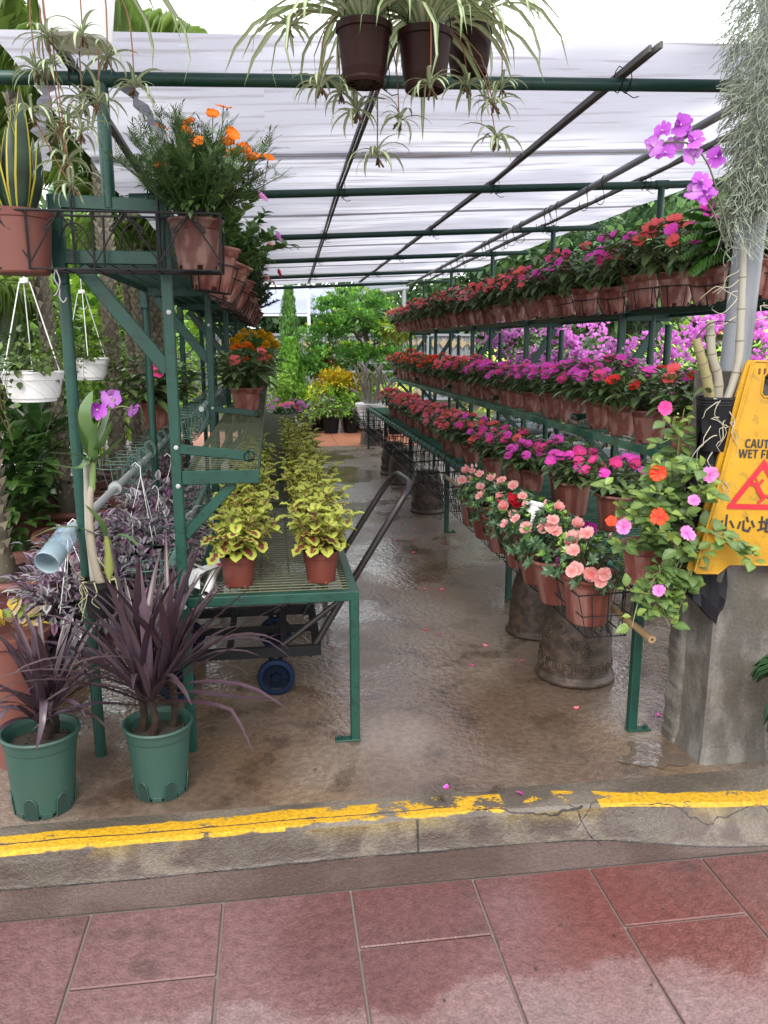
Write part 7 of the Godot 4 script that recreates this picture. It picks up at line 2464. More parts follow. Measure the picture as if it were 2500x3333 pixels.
	var pl := PackedVector2Array([Vector2(-0.042, 0.24), Vector2(0.042, 0.24), Vector2(0.045, 0.237), Vector2(0.043, 0.195), Vector2(0.036, 0.185), Vector2(0.012, 0.178), Vector2(0.007, 0.16), Vector2(0.006, 0.0), Vector2(-0.006, 0.0), Vector2(-0.007, 0.16), Vector2(-0.012, 0.178), Vector2(-0.036, 0.185), Vector2(-0.043, 0.195), Vector2(-0.045, 0.237)])
	slab(b, pl, 0.002, W)
	part("card", b.mesh(M.white_plastic), t)
	part("lettering", text("AZALEA", 0.013, M.pvc_grey), t, Transform3D(Basis(), V(0, 0.222, 0.001)))

func build_litter() -> void:
	rng.seed = 690
	var ms := []
	for k in ["imp_rose", "imp_pink", "imp_coral", "imp_magenta"]:
		var c: Array = FLOWERS[k.replace("imp_", "")]
		ms.append(petal(0.022, 0.014, 0.25, 0.2, c[0], c[1], 0.1).mesh(M.petal))
	var near := [V(0.83, 0.004, -2.46), V(0.58, 0.004, -2.52), V(1.27, 0.004, -3.06), V(0.86, 0.004, -4.05), V(0.55, 0.004, -5.2), V(0.74, 0.004, -4.9), V(1.60, 0.004, -2.95), V(0.28, 0.004, -3.95), V(0.95, 0.004, -3.6), V(0.42, 0.004, -6.1)]
	for i in 70:
		var p: Vector3 = near[i] if i < near.size() else V(rf(0.35, 1.4), 0.004, -rf(6.0, 12.0) if i % 5 else -rf(3.5, 7.0))
		var hue := rng.randi() % 4
		var spot := "by the yellow kerb line" if p.z > -2.7 else "near the front bench legs" if p.z > -3.7 else "in the near aisle" if p.z > -6.0 else "on the aisle's %s side, %s" % ["coleus" if p.x < 0.75 else "impatiens", "halfway along" if p.z > -8.0 else "toward its end" if p.z > -10.0 else "by the red path"]
		single("fallen_petal", ms[hue], "%s petal fallen %s" % [["deep pink", "pale pink", "coral", "magenta"][hue], spot], "petal", Transform3D(Basis.from_euler(V(rf(-0.2, 0.2), rf(0, 6), rf(-0.2, 0.2))).scaled(V(1, 1, 1) * rf(0.8, 1.3)), p), "petals fallen on the wet floor")
	var lf := leaf(0.05, 0.014, [0.1, 0.9, 0.8, 0.0], 0.5, 0.3, 0.7, lin(0.03, 0.022, 0.015), lin(0.04, 0.028, 0.018)).mesh(M.plain)
	for i in 22:
		var p: Vector3 = [V(0.53, 0.004, -2.47), V(0.12, 0.004, -2.72), V(1.05, 0.004, -2.75), V(1.2, 0.004, -2.9), V(-0.62, -0.118, -2.12), V(0.08, -0.118, -1.86), V(0.80, -0.118, -1.95), V(1.2, -0.118, -1.8), V(0.4, -0.118, -1.72), V(0.95, -0.118, -1.7)][i] if i < 10 else V(rf(-0.5, 1.5), 0.004, -rf(2.5, 6.0)) if i < 16 else V(rf(-0.8, 1.4), -0.118, -rf(1.6, 2.15))
		single("fallen_leaf", lf, "tiny dark leaf scrap on the %s" % ["red paving slabs" if p.y < -0.05 else "concrete right behind the yellow kerb line" if p.z > -2.8 else "wet aisle floor"], "leaf", Transform3D(Basis.from_euler(V(0, rf(0, 6), rf(-0.3, 0.3))).scaled(V(1, 1, 1) * (rf(0.15, 0.32) if i > 0 else 0.8)), p), "leaf scraps on the ground")
	var b := MB.new()
	b.tube(curve([V(0.63, 0.004, -2.49), V(0.69, 0.006, -2.475), V(0.73, 0.004, -2.48)], 6), PackedFloat32Array([0.0018]), 4, lin(0.06, 0.04, 0.03))
	for k in 12:
		b.tube(curve([V(0.73, 0.005, -2.48), V(0.74 + rf(-0.03, 0.04), rf(0.01, 0.03), -2.48 + rf(-0.02, 0.03)), V(0.75 + rf(-0.03, 0.04), 0.006, -2.48 + rf(-0.03, 0.03))], 5), PackedFloat32Array([0.0012]), 4, lin(0.07, 0.045, 0.03))
	single("dry_twig", b.mesh(M.plain), "dry twig with curled wisps on the kerb beside the yellow line", "twig")

# ---------------------------------------------------------------- planting behind the racks
func palm_trunk(h: float, r0: float, r1: float, lean: Vector3, col: Color) -> MB:
	var b := MB.new()
	var pts := PackedVector3Array(); var rad := PackedFloat32Array()
	var n := 30
	for k in n + 1:
		var t := k / float(n)
		pts.append(V(0, h * t, 0) + lean * t * t)
		rad.append(lerpf(r0, r1, t) * (1.0 + 0.05 * (k % 2)) + 0.03 * sm(0.08, 0.0, t))
	b.tube(pts, rad, 12, col * 0.6)
	# old leaf bases: pointed lips in a spiral
	var rows := int(h / 0.045)
	for k in rows:
		var t := (k + 0.5) / rows
		var o := V(0, h * t, 0) + lean * t * t
		var r := lerpf(r0, r1, t)
		for q in 5:
			var a := TAU * q / 5.0 + (k % 2) * TAU / 10.0 + k * 0.06
			var da := TAU / 11.0
			var hh := 0.028
			var p := func(an: float, y: float, l: float) -> Vector3: return o + V(cos(an) * (r + l), y, sin(an) * (r + l))
			var l0: Vector3 = p.call(a - da, hh * 0.5, 0.0); var r0v: Vector3 = p.call(a + da, hh * 0.5, 0.0)
			var tp: Vector3 = p.call(a, hh * 1.1, 0.024 * r0 / 0.06); var lo: Vector3 = p.call(a, -hh, 0.002)
			var c2 := col * rf(0.9, 1.9)
			b.otri(o, l0, tp, lo, c2)
			b.otri(o, tp, r0v, lo, c2 * 0.9)
			b.tri(l0, r0v, tp, col * 0.4)
	return b

func palm(label: String, at: Vector3, h: float, r0: float, r1: float, lean: Vector3, fronds: int, fl: float, col: Color, group := "palms behind the left rack") -> void:
	var t := thing("palm_tree", label, "palm tree", at, 0.0, group)
	part("trunk", palm_trunk(h, r0, r1, lean, lin(0.215, 0.185, 0.135)).mesh(M.stem), t)
	if not G.has("frond0"):
		for k in 3:
			G["frond%d" % k] = frond(1.0, 34, 0.27, 0.005, [0.9, 0.6, 1.1][k], [1.5, 1.7, 1.2][k], W, 0.35).mesh(M.frond)
	for k in fronds:
		var az := k * 2.4 + rf(-0.2, 0.2)
		part("frond", G["frond%d" % (k % 3)], t, Transform3D(Basis.from_euler(V(rf(-0.35, 0.3), az, rf(-0.2, 0.2))).scaled(V(1, 1, 1) * fl * rf(0.8, 1.15)), V(0, h, 0) + lean))

func shrub(called: String, label: String, cat: String, at: Vector3, r: Vector3, lift: float, protos: Array, n: int, clumps: int, size: float, cols: Array, group := "", m: Material = null, shell := 0.45) -> Node3D:
	var t := thing(called, label, cat, at, 0.0, group)
	var b := MB.new()
	bush(b, V(0, lift, 0), r, protos, n, clumps, size, cols, 0.25, shell, 0.34)
	part("foliage", b.mesh(m if m else M.leaf), t, Transform3D.IDENTITY, true)
	b = MB.new()
	for k in 6:
		var a := k * 1.05
		var e := V(cos(a) * r.x * 0.55, lift + rf(-0.2, 0.4) * r.y, sin(a) * r.z * 0.55)
		b.tube(curve([V(cos(a), 0, sin(a)) * 0.03, V(e.x * 0.3, e.y * 0.5, e.z * 0.3), e], 6), PackedFloat32Array([0.014 * r.x + 0.004, 0.004]), 5, lin(0.10, 0.08, 0.05), false)
	part("stem", b.mesh(M.stem), t)
	return t

func tree(label: String, at: Vector3, h: float, r: Vector3, n: int, clumps: int, size: float, cols: Array, group := "") -> void:
	var t := thing("tree", label, "tree", at, 0.0, group)
	var b := MB.new()
	b.tube(curve([Vector3.ZERO, V(0.1, h * 0.3, 0), V(-0.1, h * 0.65, 0.1), V(0, h, 0)], 10), PackedFloat32Array([0.2, 0.17, 0.15, 0.13, 0.12, 0.1, 0.09, 0.08, 0.06, 0.04]), 8, lin(0.13, 0.11, 0.085))
	for k in 9:
		var a := k * 2.4
		var y := h * rf(0.35, 0.8)
		b.tube(curve([V(0, y, 0), V(cos(a) * r.x * 0.4, y + 0.5, sin(a) * r.z * 0.4), V(cos(a) * r.x * 0.8, y + rf(0.4, 1.4), sin(a) * r.z * 0.8)], 7), PackedFloat32Array([0.09, 0.07, 0.06, 0.05, 0.04, 0.03, 0.02]), 6, lin(0.13, 0.11, 0.085), false)
	part("trunk", b.mesh(M.stem), t)
	b = MB.new()
	bush(b, V(0, h, 0), r, P.ell, n, clumps, size, cols, 0.1, 0.4, 0.22)
	part("crown", b.mesh(M.leaf), t, Transform3D.IDENTITY, true)

func build_left_planting() -> void:
	rng.seed = 700
	mat("frond", lin(0.22, 0.33, 0.07), 0.45, 1.1)
	# clay tubs and troughs
	var tub := MB.new()
	tub.lathe([Vector2(0.0, 0.0), Vector2(0.26, 0.0), Vector2(0.30, 0.33), Vector2(0.315, 0.345), Vector2(0.34, 0.352), Vector2(0.348, 0.375), Vector2(0.335, 0.395), Vector2(0.305, 0.392), Vector2(0.295, 0.36), Vector2(0.28, 0.31), Vector2(0.0, 0.33)], 36, W, Transform3D.IDENTITY, false, true)
	var tm := tub.mesh(M.tub_clay)
	var sb := MB.new()
	sb.lathe([Vector2(0.286, 0.335), Vector2(0.15, 0.35), Vector2(0.0, 0.345)], 20, W)
	for k in 60:
		var a := rf(0, TAU); var r := 0.26 * sqrt(rf(0, 1))
		sb.cbox(V(cos(a) * r, 0.348, sin(a) * r), V(rf(0.01, 0.05), 0.008, 0.014), 0.002, lin(3, 2.6, 2.2) * rf(0.4, 1.6), Basis.from_euler(V(rf(-0.3, 0.3), rf(0, 6), 0)))
	var sm_ := sb.mesh(M.soil)
	var tubs := [V(-1.36, 0, -4.25), V(-1.20, 0, -5.05), V(-1.42, 0, -5.95), V(-1.20, 0, -6.75), V(-1.28, 0, -7.6), V(-1.25, 0, -8.6), V(-1.3, 0, -9.7)]
	for i in tubs.size():
		var t := thing("clay_tub", "round clay tub with rolled rim behind the left rack, %s from the front" % ordinal(i), "plant tub", tubs[i], 0.0, "clay tubs behind the left rack")
		var s: float = [1.0, 0.86, 1.0, 1.05, 1.0, 1.0, 1.0][i]
		part("pot", tm, t, Transform3D(Basis().scaled(V(s, 1.05, s)), Vector3.ZERO))
		part("soil", sm_, t, Transform3D(Basis().scaled(V(s, 1.05, s)), Vector3.ZERO))
	palm("near palm trunk with scalloped leaf scars cut by the left edge", V(-1.44, 0.35, -4.22), 2.9, 0.068, 0.055, V(0.0, 0, 0.1), 5, 1.25, W)
	palm("slim palm trunk with ragged scars under the white hanging basket", V(-1.50, 0.35, -5.9), 2.8, 0.05, 0.045, V(-0.12, 0, 0), 5, 1.25, W)
	palm("straight palm trunk seen left of the middle rack post", V(-1.27, 0.35, -6.75), 2.9, 0.062, 0.055, V(0.02, 0, 0), 5, 1.5, W)
	palm("pale tapering palm trunk between two darker ones", V(-1.22, 0.35, -7.5), 2.0, 0.07, 0.026, V(-0.03, 0, 0), 5, 1.0, W)
	palm("rough brown palm trunk just left of the middle rack post", V(-1.09, 0.35, -7.3), 2.9, 0.058, 0.055, V(-0.08, 0, 0), 5, 1.5, W)
	palm("leaning palm trunk close behind the middle rack post", V(-1.02, 0.35, -7.8), 2.8, 0.055, 0.05, V(-0.15, 0, 0), 5, 1.25, W)
	palm("farther palm trunk right of the middle rack post", V(-1.2, 0.35, -8.7), 2.9, 0.06, 0.055, V(0.05, 0, 0), 5, 1.5, W)
	palm("farthest palm trunk behind the marigold shelf", V(-1.22, 0.35, -9.8), 2.9, 0.065, 0.06, V(0, 0, 0), 5, 1.5, W)
	# feathery palms farther out
	var spots := [V(-2.7, 0, -4.9), V(-3.2, 0, -6.6), V(-3.6, 0, -9.5), V(-3.4, 0, -12.5)]
	var words := ["nearest the left edge", "second from the front", "far back at the left", "beyond the rack's far end"]
	for i in spots.size():
		var t := thing("areca_palm", "clump of feathery green palm behind the left rack, %s" % words[i], "palm tree", spots[i], rf(0, 6), "feathery palms at the left")
		var b := MB.new()
		for k in 6:
			var a := k * 1.05
			b.tube(curve([V(cos(a) * 0.12, 0, sin(a) * 0.12), V(cos(a) * 0.2, 1.0, sin(a) * 0.2), V(cos(a) * 0.35, 1.9 + 0.1 * k, sin(a) * 0.35)], 8), PackedFloat32Array([0.028, 0.026, 0.024, 0.022, 0.02, 0.018, 0.016, 0.014]), 7, lin(0.14, 0.17, 0.06), false)
		part("cane", b.mesh(M.stem), t)
		for k in 12:
			var a := k * 2.4
			var y := rf(1.3, 2.7)
			var fm: MeshInstance3D = part("frond", G["frond%d" % (k % 3)], t, Transform3D(Basis.from_euler(V(rf(-0.5, 0.2), a, rf(-0.2, 0.2))).scaled(V(1, 1, 1) * rf(1.1, 1.7)), V(sin(a) * 0.25, y, cos(a) * 0.25)))
	var b: MB
	# leafy shrubs that close the view
	var dark := [lin(0.048, 0.112, 0.029), lin(0.072, 0.152, 0.040), lin(0.096, 0.192, 0.048)]
	var bright := [lin(0.307, 0.518, 0.067), lin(0.461, 0.672, 0.086), lin(0.192, 0.384, 0.058)]
	var list := [
		[V(-1.85, 0, -5.2), V(0.42, 0.5, 0.4), 0.65, 700, 0.10, dark, "dark broad-leaved shrub at the left edge beside the near palm"],
		[V(-2.0, 0, -6.6), V(0.55, 0.6, 0.5), 0.75, 800, 0.10, dark, "dark shrub low between the slim palm and the straight one"],
		[V(-1.9, 0, -9.0), V(0.75, 1.1, 0.6), 1.4, 1700, 0.10, bright, "sunlit yellow-green vine wall behind the palm trunks"],
		[V(-2.6, 0, -11.0), V(0.9, 1.2, 0.7), 1.5, 1300, 0.11, bright, "tall bright leafy shrub far behind the left rack"],
		[V(-1.3, 0, -11.6), V(0.7, 0.9, 0.6), 1.2, 1000, 0.10, bright, "bright leafy shrub seen through the rack's far posts"],
		[V(-3.2, 0, -7.6), V(0.9, 1.3, 0.8), 1.6, 1300, 0.11, [dark[1], dark[2], bright[2]], "big mixed green shrub behind the feathery palms"],
		[V(-3.3, 0, -5.2), V(0.8, 1.0, 0.7), 1.2, 1100, 0.11, dark, "big dark shrub filling the left edge"],
		[V(-0.4, 0, -13.6), V(0.7, 0.55, 0.5), 0.95, 800, 0.08, bright, "rounded yellow-green shrub beyond the marigolds"],
	]
	for q in list:
		shrub("leafy_shrub", q[6], "shrub", q[0], q[1], q[2], P.heart, q[3], 60, q[4], q[5], "shrubs behind the left rack")
	# tall narrow dark red pot with a broad-leaved plant
	var t := thing("potted_shrub", "tall dark red pot with glossy leaves between two palm trunks", "potted plant", V(-1.72, 0, -5.75))
	b = MB.new()
	b.lathe([Vector2(0.0, 0.0), Vector2(0.13, 0.0), Vector2(0.155, 0.44), Vector2(0.175, 0.45), Vector2(0.18, 0.49), Vector2(0.16, 0.49), Vector2(0.15, 0.44), Vector2(0.0, 0.44)], 28, W)
	part("pot", b.mesh(M.tub_red), t)
	b = MB.new()
	bush(b, V(0, 0.75, 0), V(0.32, 0.34, 0.3), P.ell, 160, 24, 0.2, dark, 0.2, 0.4, 0.35)
	part("foliage", b.mesh(M.leaf_gloss), t, Transform3D.IDENTITY, true)
	# yellowing plant in the near tub
	b = MB.new()
	for k in 16:
		var a := k * 2.4
		b.add(P.ell[k % 2], Transform3D(along(V(cos(a), rf(0.2, 1.2), sin(a)), Vector3.UP, rf(0.09, 0.15)), V(cos(a) * 0.05, rf(0.0, 0.08), sin(a) * 0.05)), [lin(0.5, 0.36, 0.05), lin(0.20, 0.27, 0.05), lin(0.45, 0.33, 0.2)][k % 3])
	single("yellowing_plant", b.mesh(M.leaf), "low plant with yellowing leaves in the tub behind the cut bottle", "plant", Transform3D(Basis(), V(-1.02, 0.39, -4.85)))
	t = thing("yellowing_plant", "small wilted green plant in a clay pot at the left edge", "plant", V(-0.98, 0.0, -2.95))
	part("foliage", b.mesh(M.leaf), t, Transform3D(Basis().scaled(V(0.8, 0.8, 0.8)), V(0, 0.52, 0)))
	b = MB.new()
	b.lathe([Vector2(0.0, 0.0), Vector2(0.09, 0.0), Vector2(0.12, 0.48), Vector2(0.135, 0.49), Vector2(0.135, 0.52), Vector2(0.115, 0.52), Vector2(0.11, 0.48), Vector2(0.0, 0.48)], 24, W)
	part("pot", b.mesh(M.tub_clay), t)
	# pale wall glimpsed between the trunks
	b = MB.new()
	b.cbox(V(0, 0.6, 0), V(6.0, 1.2, 0.12), 0.01, W)
	single("garden_wall", b.mesh(mat("pale_wall", lin(0.55, 0.53, 0.5), 0.8)), "low pale wall glimpsed between the palm trunks at the left", "wall", Transform3D(Basis(Vector3.UP, PI / 2), V(-3.9, 0, -7.0)))

func build_far_centre() -> void:
	rng.seed = 720
	# cloud-pruned tree
	var t := thing("pruned_tree", "cloud-pruned evergreen tree with layered pads at the end of the aisle", "tree", V(1.62, 0.35, -15.0))
	var b := MB.new()
	b.tube(curve([V(0, 0, 0), V(0.12, 0.35, 0), V(0.05, 0.75, 0.05), V(0.15, 1.2, 0), V(0.0, 1.8, 0)], 16), PackedFloat32Array([0.11, 0.10, 0.095, 0.09, 0.085, 0.08, 0.075, 0.07, 0.065, 0.06, 0.055, 0.05, 0.045, 0.04, 0.03, 0.02]), 9, lin(0.085, 0.065, 0.045))
	var pads := [[V(-0.05, 1.95, 0), V(0.62, 0.24, 0.45)], [V(-0.55, 1.75, -0.1), V(0.30, 0.30, 0.3)], [V(0.40, 1.78, -0.1), V(0.42, 0.24, 0.4)], [V(-0.15, 1.60, 0.25), V(0.45, 0.2, 0.4)], [V(-0.68, 1.32, 0.05), V(0.42, 0.24, 0.4)], [V(0.5, 1.42, 0.2), V(0.34, 0.2, 0.35)], [V(-0.55, 0.92, 0.2), V(0.60, 0.2, 0.45)], [V(-0.95, 0.78, 0.0), V(0.32, 0.15, 0.3)], [V(0.58, 0.98, 0.2), V(0.55, 0.17, 0.4)], [V(0.95, 0.85, 0.0), V(0.3, 0.16, 0.3)], [V(-0.1, 1.05, 0.35), V(0.35, 0.17, 0.3)], [V(-0.2, 0.42, 0.1), V(0.42, 0.2, 0.35)], [V(0.30, 0.48, 0.2), V(0.40, 0.2, 0.35)]]
	for p in pads:
		b.tube(curve([V(0.06, maxf(0.15, p[0].y - 0.4), 0), V(p[0].x * 0.5, p[0].y - 0.22, p[0].z * 0.5), p[0] - V(0, p[1].y * 0.5, 0)], 7), PackedFloat32Array([0.04, 0.035, 0.03, 0.026, 0.022, 0.018, 0.012]), 6, lin(0.085, 0.065, 0.045), false)
	part("trunk", b.mesh(M.stem), t)
	for p in pads:
		b = MB.new()
		bush(b, p[0], p[1] * V(1.15, 1.1, 1.1), P.tiny, 1500, 60, 0.075, [lin(0.120, 0.288, 0.060), lin(0.180, 0.408, 0.072), lin(0.084, 0.204, 0.048)], 0.7, 0.5, 0.24)
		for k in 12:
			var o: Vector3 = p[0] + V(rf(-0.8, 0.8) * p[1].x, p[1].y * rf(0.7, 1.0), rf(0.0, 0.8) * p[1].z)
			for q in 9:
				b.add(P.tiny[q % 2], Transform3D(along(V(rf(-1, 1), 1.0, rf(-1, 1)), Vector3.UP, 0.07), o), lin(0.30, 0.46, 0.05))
		part("foliage_pad", b.mesh(M.leaf), t, Transform3D.IDENTITY, true)
	b = MB.new()
	b.lathe([Vector2(0.0, 0.0), Vector2(0.34, 0.0), Vector2(0.40, 0.33), Vector2(0.43, 0.36), Vector2(0.36, 0.37), Vector2(0.0, 0.34)], 28, W)
	part("pot", b.mesh(M.tub_clay), t, Transform3D(Basis(), V(0, -0.36, 0)))
	# conifers
	var spire := func(label: String, at: Vector3, h: float, r: float, cols: Array, n: int, size: float) -> void:
		var o := thing("conifer", label, "conifer", at)
		var c := MB.new()
		c.tube(PackedVector3Array([Vector3.ZERO, V(0, h * 0.9, 0)]), PackedFloat32Array([0.04, 0.015]), 7, lin(0.1, 0.08, 0.05))
		part("trunk", c.mesh(M.stem), o)
		c = MB.new()
		for k in n:
			var y := pow(rf(0, 1), 0.85)
			var a := rf(0, TAU)
			var rr := r * (sin(PI * minf(1.0, 0.25 + y * 0.62)) if y < 0.9 else 0.45) * (1.0 - y * 0.55) * rf(0.5, 1.0) * (1.0 + 0.22 * sin(a * 3.0 + y * 14.0))
			var p := V(cos(a) * rr, 0.12 * h + y * h * 0.88, sin(a) * rr)
			var col: Color = cols[int(a * 2.0 + y * 9.0) % cols.size()]
			c.add(P.tiny[k % 2], Transform3D(along(V(cos(a) * 0.6, 1.0 + rf(-0.3, 0.3), sin(a) * 0.6), V(cos(a), 0, sin(a)), size * rf(0.7, 1.3)), p), col * rf(0.7, 1.3))
		part("foliage", c.mesh(M.leaf), o, Transform3D.IDENTITY, true)
	spire.call("tall slim conifer standing before the lattice wall", V(0.38, 0.2, -17.0), 2.5, 0.30, [lin(0.096, 0.211, 0.058), lin(0.134, 0.288, 0.067)], 3800, 0.085)
	spire.call("bushy bright green conifer beyond the coleus row", V(0.33, 0.0, -14.5), 1.62, 0.36, [lin(0.125, 0.288, 0.042), lin(0.182, 0.384, 0.058)], 3800, 0.085)
	# white pot of bare thick branches
	t = thing("bare_branch_plant", "white pot of thick bare grey branches with few green leaves", "potted plant", V(1.55, 0.262, -12.55))
	b = MB.new()
	b.lathe([Vector2(0.0, 0.0), Vector2(0.19, 0.0), Vector2(0.20, 0.02), Vector2(0.235, 0.33), Vector2(0.26, 0.34), Vector2(0.265, 0.385), Vector2(0.25, 0.395), Vector2(0.23, 0.37), Vector2(0.0, 0.36)], 32, W)
	part("pot", b.mesh(M.white_plastic), t)
	for k in 17:
		var a := k * 2.4
		var tl := 0.12 + 0.03 * k
		var e := V(cos(a) * tl * 0.8, 0.62 + rf(0.1, 0.5) - tl * 0.25, sin(a) * tl * 0.6)
		b = MB.new()
		var s := V(cos(a) * 0.09, 0.36, sin(a) * 0.09)
		var m := s.lerp(e, 0.55) + V(rf(-0.03, 0.03), 0.04, 0)
		b.tube(curve([s, m, e], 9), PackedFloat32Array([0.021, 0.02, 0.019, 0.019, 0.018, 0.017, 0.016, 0.016, 0.014]), 7, lin(0.26, 0.235, 0.20))
		b.tube(curve([m, m + V(rf(-0.08, 0.08), 0.12, rf(-0.05, 0.05)), m + V(rf(-0.14, 0.14), 0.26, rf(-0.08, 0.08))], 6), PackedFloat32Array([0.016, 0.016, 0.015, 0.015, 0.014, 0.012]), 7, lin(0.3, 0.27, 0.235))
		part("branch", b.mesh(M.stem), t)
	for q in [V(-0.18, 0.72, 0.1), V(-0.26, 0.64, 0.1), V(0.1, 0.78, 0.1), V(-0.10, 0.62, 0.15), V(-0.08, 0.8, 0.0)]:
		part("leaf", P.ell[0].mesh(mat("pale_leaf", lin(0.22, 0.36, 0.06), 0.4, 0.4)), t, Transform3D(along(V(rf(-1, 0.6), 0.3, 0.4), Vector3.UP, 0.17), q))
	# potted shrubs along the end of the aisle
	var pb := MB.new()
	pb.lathe([Vector2(0.0, 0.0), Vector2(0.12, 0.0), Vector2(0.155, 0.26), Vector2(0.165, 0.265), Vector2(0.165, 0.285), Vector2(0.15, 0.285), Vector2(0.145, 0.25), Vector2(0.0, 0.25)], 24, W)
	var bp := pb.mesh(M.black_plastic)
	var yel := [lin(0.800, 0.800, 0.115), lin(0.538, 0.768, 0.096), lin(0.384, 0.614, 0.086)]
	var grn := [lin(0.250, 0.480, 0.077), lin(0.326, 0.576, 0.086), lin(0.154, 0.326, 0.058)]
	var deep := [lin(0.056, 0.136, 0.040), lin(0.080, 0.192, 0.048)]
	var rows := [
		[V(0.62, 0, -14.35), V(0.26, 0.30, 0.26), 0.50, yel, "yellow-green leafy shrub in a black pot beyond the coleus"],
		[V(1.02, 0, -14.25), V(0.32, 0.32, 0.3), 0.55, grn, "leafy shrub in a black pot left of centre by the red path"],
		[V(1.38, 0, -14.3), V(0.32, 0.30, 0.3), 0.52, grn, "leafy shrub in a black pot at the middle of the red path"],
		[V(1.76, 0, -14.3), V(0.30, 0.30, 0.3), 0.52, grn, "leafy shrub in a black pot behind the white branch pot"],
		[V(0.80, 0, -14.75), V(0.34, 0.32, 0.3), 0.6, yel, "pale yellow-green shrub in the second line of black pots"],
		[V(2.15, 0, -14.0), V(0.34, 0.34, 0.3), 0.55, yel, "yellow-green shrub in a black pot right of the branch pot"],
	]
	for q in rows:
		var o := shrub("potted_shrub", q[4], "potted plant", q[0], q[1], q[2], P.ell, 420, 46, 0.085, q[3], "shrubs in black pots by the red path")
		part("pot", bp, o)
	shrub("croton", "golden yellow croton bush in front of the pruned tree", "shrub", V(1.10, 0.2, -14.45), V(0.36, 0.22, 0.25), 0.66, P.tiny, 900, 50, 0.10, [lin(0.75, 0.48, 0.02), lin(0.62, 0.44, 0.03), lin(0.45, 0.42, 0.04)])
	shrub("croton", "smaller golden croton at the right of the yellow bush", "shrub", V(1.60, 0.2, -14.5), V(0.2, 0.14, 0.2), 0.66, P.tiny, 300, 20, 0.09, [lin(0.65, 0.40, 0.02), lin(0.3, 0.3, 0.04)])
	shrub("red_leaf_plant", "red-leaved plant above the yellow croton bush", "shrub", V(1.02, 0.2, -15.1), V(0.26, 0.2, 0.2), 0.92, P.tiny, 320, 24, 0.13, [lin(0.5, 0.04, 0.04), lin(0.4, 0.12, 0.09), lin(0.22, 0.10, 0.06)])
	var lav := shrub("potted_pentas", "dark green plant with lavender flower heads beyond the left bench", "potted plant", V(0.20, 0, -11.2), V(0.34, 0.26, 0.3), 0.55, P.ell, 420, 40, 0.10, deep)
	part("pot", bp, lav)
	for k in 16:
		var d := V(rf(-1, 1), rf(0.5, 1), rf(-0.4, 1)).normalized()
		part("flower", G.imp_lilac[k % 3] if k % 3 else G.imp_pink[0], lav, Transform3D(facing(d + V(0, 0.5, 0), 1.6), V(0, 0.55, 0) + d * V(0.33, 0.27, 0.3)))
	# lattice wall
	t = thing("lattice_wall", "grey lattice fence with tan diamond panels behind the conifers", "fence", V(0.6, 0, -20.0))
	var gm := mat("lattice_grey", lin(0.20, 0.21, 0.24), 0.6)
	var tm2 := mat("lattice_tan", lin(0.30, 0.23, 0.14), 0.7)
	var barb := MB.new()
	barb.cbox(Vector3.ZERO, V(0.02, 0.62, 0.02), 0.003, W)
	var barm := barb.mesh(gm)
	var dia := MB.new()
	slab(dia, PackedVector2Array([Vector2(0, 0.13), Vector2(0.11, 0), Vector2(0, -0.13), Vector2(-0.11, 0)]), 0.03, W)
	var diam := dia.mesh(tm2)
	for p in range(-3, 4):
		for tier in 2:
			var y0 := 1.45 if tier else 0.55
			b = MB.new()
			b.cbox(V(p * 1.3, y0 + 0.34, 0), V(1.3, 0.06, 0.06), 0.006, W)
			b.cbox(V(p * 1.3, y0 - 0.34, 0), V(1.3, 0.06, 0.06), 0.006, W)
			b.cbox(V(p * 1.3 - 0.62, y0, 0.001), V(0.06, 0.66, 0.07), 0.006, W)
			part("frame", b.mesh(gm), t)
			b = MB.new()
			b.cbox(V(p * 1.3, y0, -0.06), V(1.24, 0.62, 0.03), 0.004, lin(1.7, 1.7, 1.75))
			part("backing_panel", b.mesh(gm), t)
			for k in 12: part("slat", barm, t, Transform3D(Basis(), V(p * 1.3 - 0.56 + 0.1 * k, y0, -0.01)))
			for k in 5: part("diamond", diam, t, Transform3D(Basis(), V(p * 1.3 - 0.46 + 0.24 * k, y0 + 0.14 * (1 if tier else -1), 0.035)))
	# far awning on white posts
	t = thing("far_awning", "blue-grey awning on white posts beyond the lattice fence", "awning", V(0.4, 0, -22.0))
	b = MB.new()
	b.cbox(V(-0.6, 2.68, 0), V(4.0, 0.75, 0.1), 0.02, W, Basis(V(1, 0, 0), -0.4))
	part("sheet", b.mesh(mat("awning_blue", lin(0.30, 0.34, 0.46), 0.6)), t)
	for x in [-1.6, 0.6]:
		b = MB.new()
		b.rod(V(x, 0, 0.5), V(x, 3.3, 0.5), 0.045, 10, W)
		part("post", b.mesh(M.white_plastic), t)
	b = MB.new()
	b.rod(V(-3.0, 3.02, 0.5), V(2.6, 3.02, 0.5), 0.035, 8, W)
	b.rod(V(-3.0, 2.30, 0.5), V(0.6, 2.30, 0.5), 0.03, 8, W)
	part("beam", b.mesh(M.white_plastic), t)
	t = thing("white_frame", "white pipe frame with slanting rail right of the pruned tree", "frame", V(2.95, 0, -18.0))
	b = MB.new()
	b.rod(V(0, 0, 0), V(0, 3.1, 0), 0.045, 10, W)
	part("post", b.mesh(M.pvc_grey), t)
	b = MB.new()
	b.rod(V(-1.1, 2.62, 0), V(0.1, 2.78, 0), 0.05, 10, W)
	b.cbox(V(-0.5, 2.95, -0.1), V(1.2, 0.5, 0.04), 0.01, lin(0.9, 0.95, 1.1))
	part("rail", b.mesh(M.pvc_grey), t)
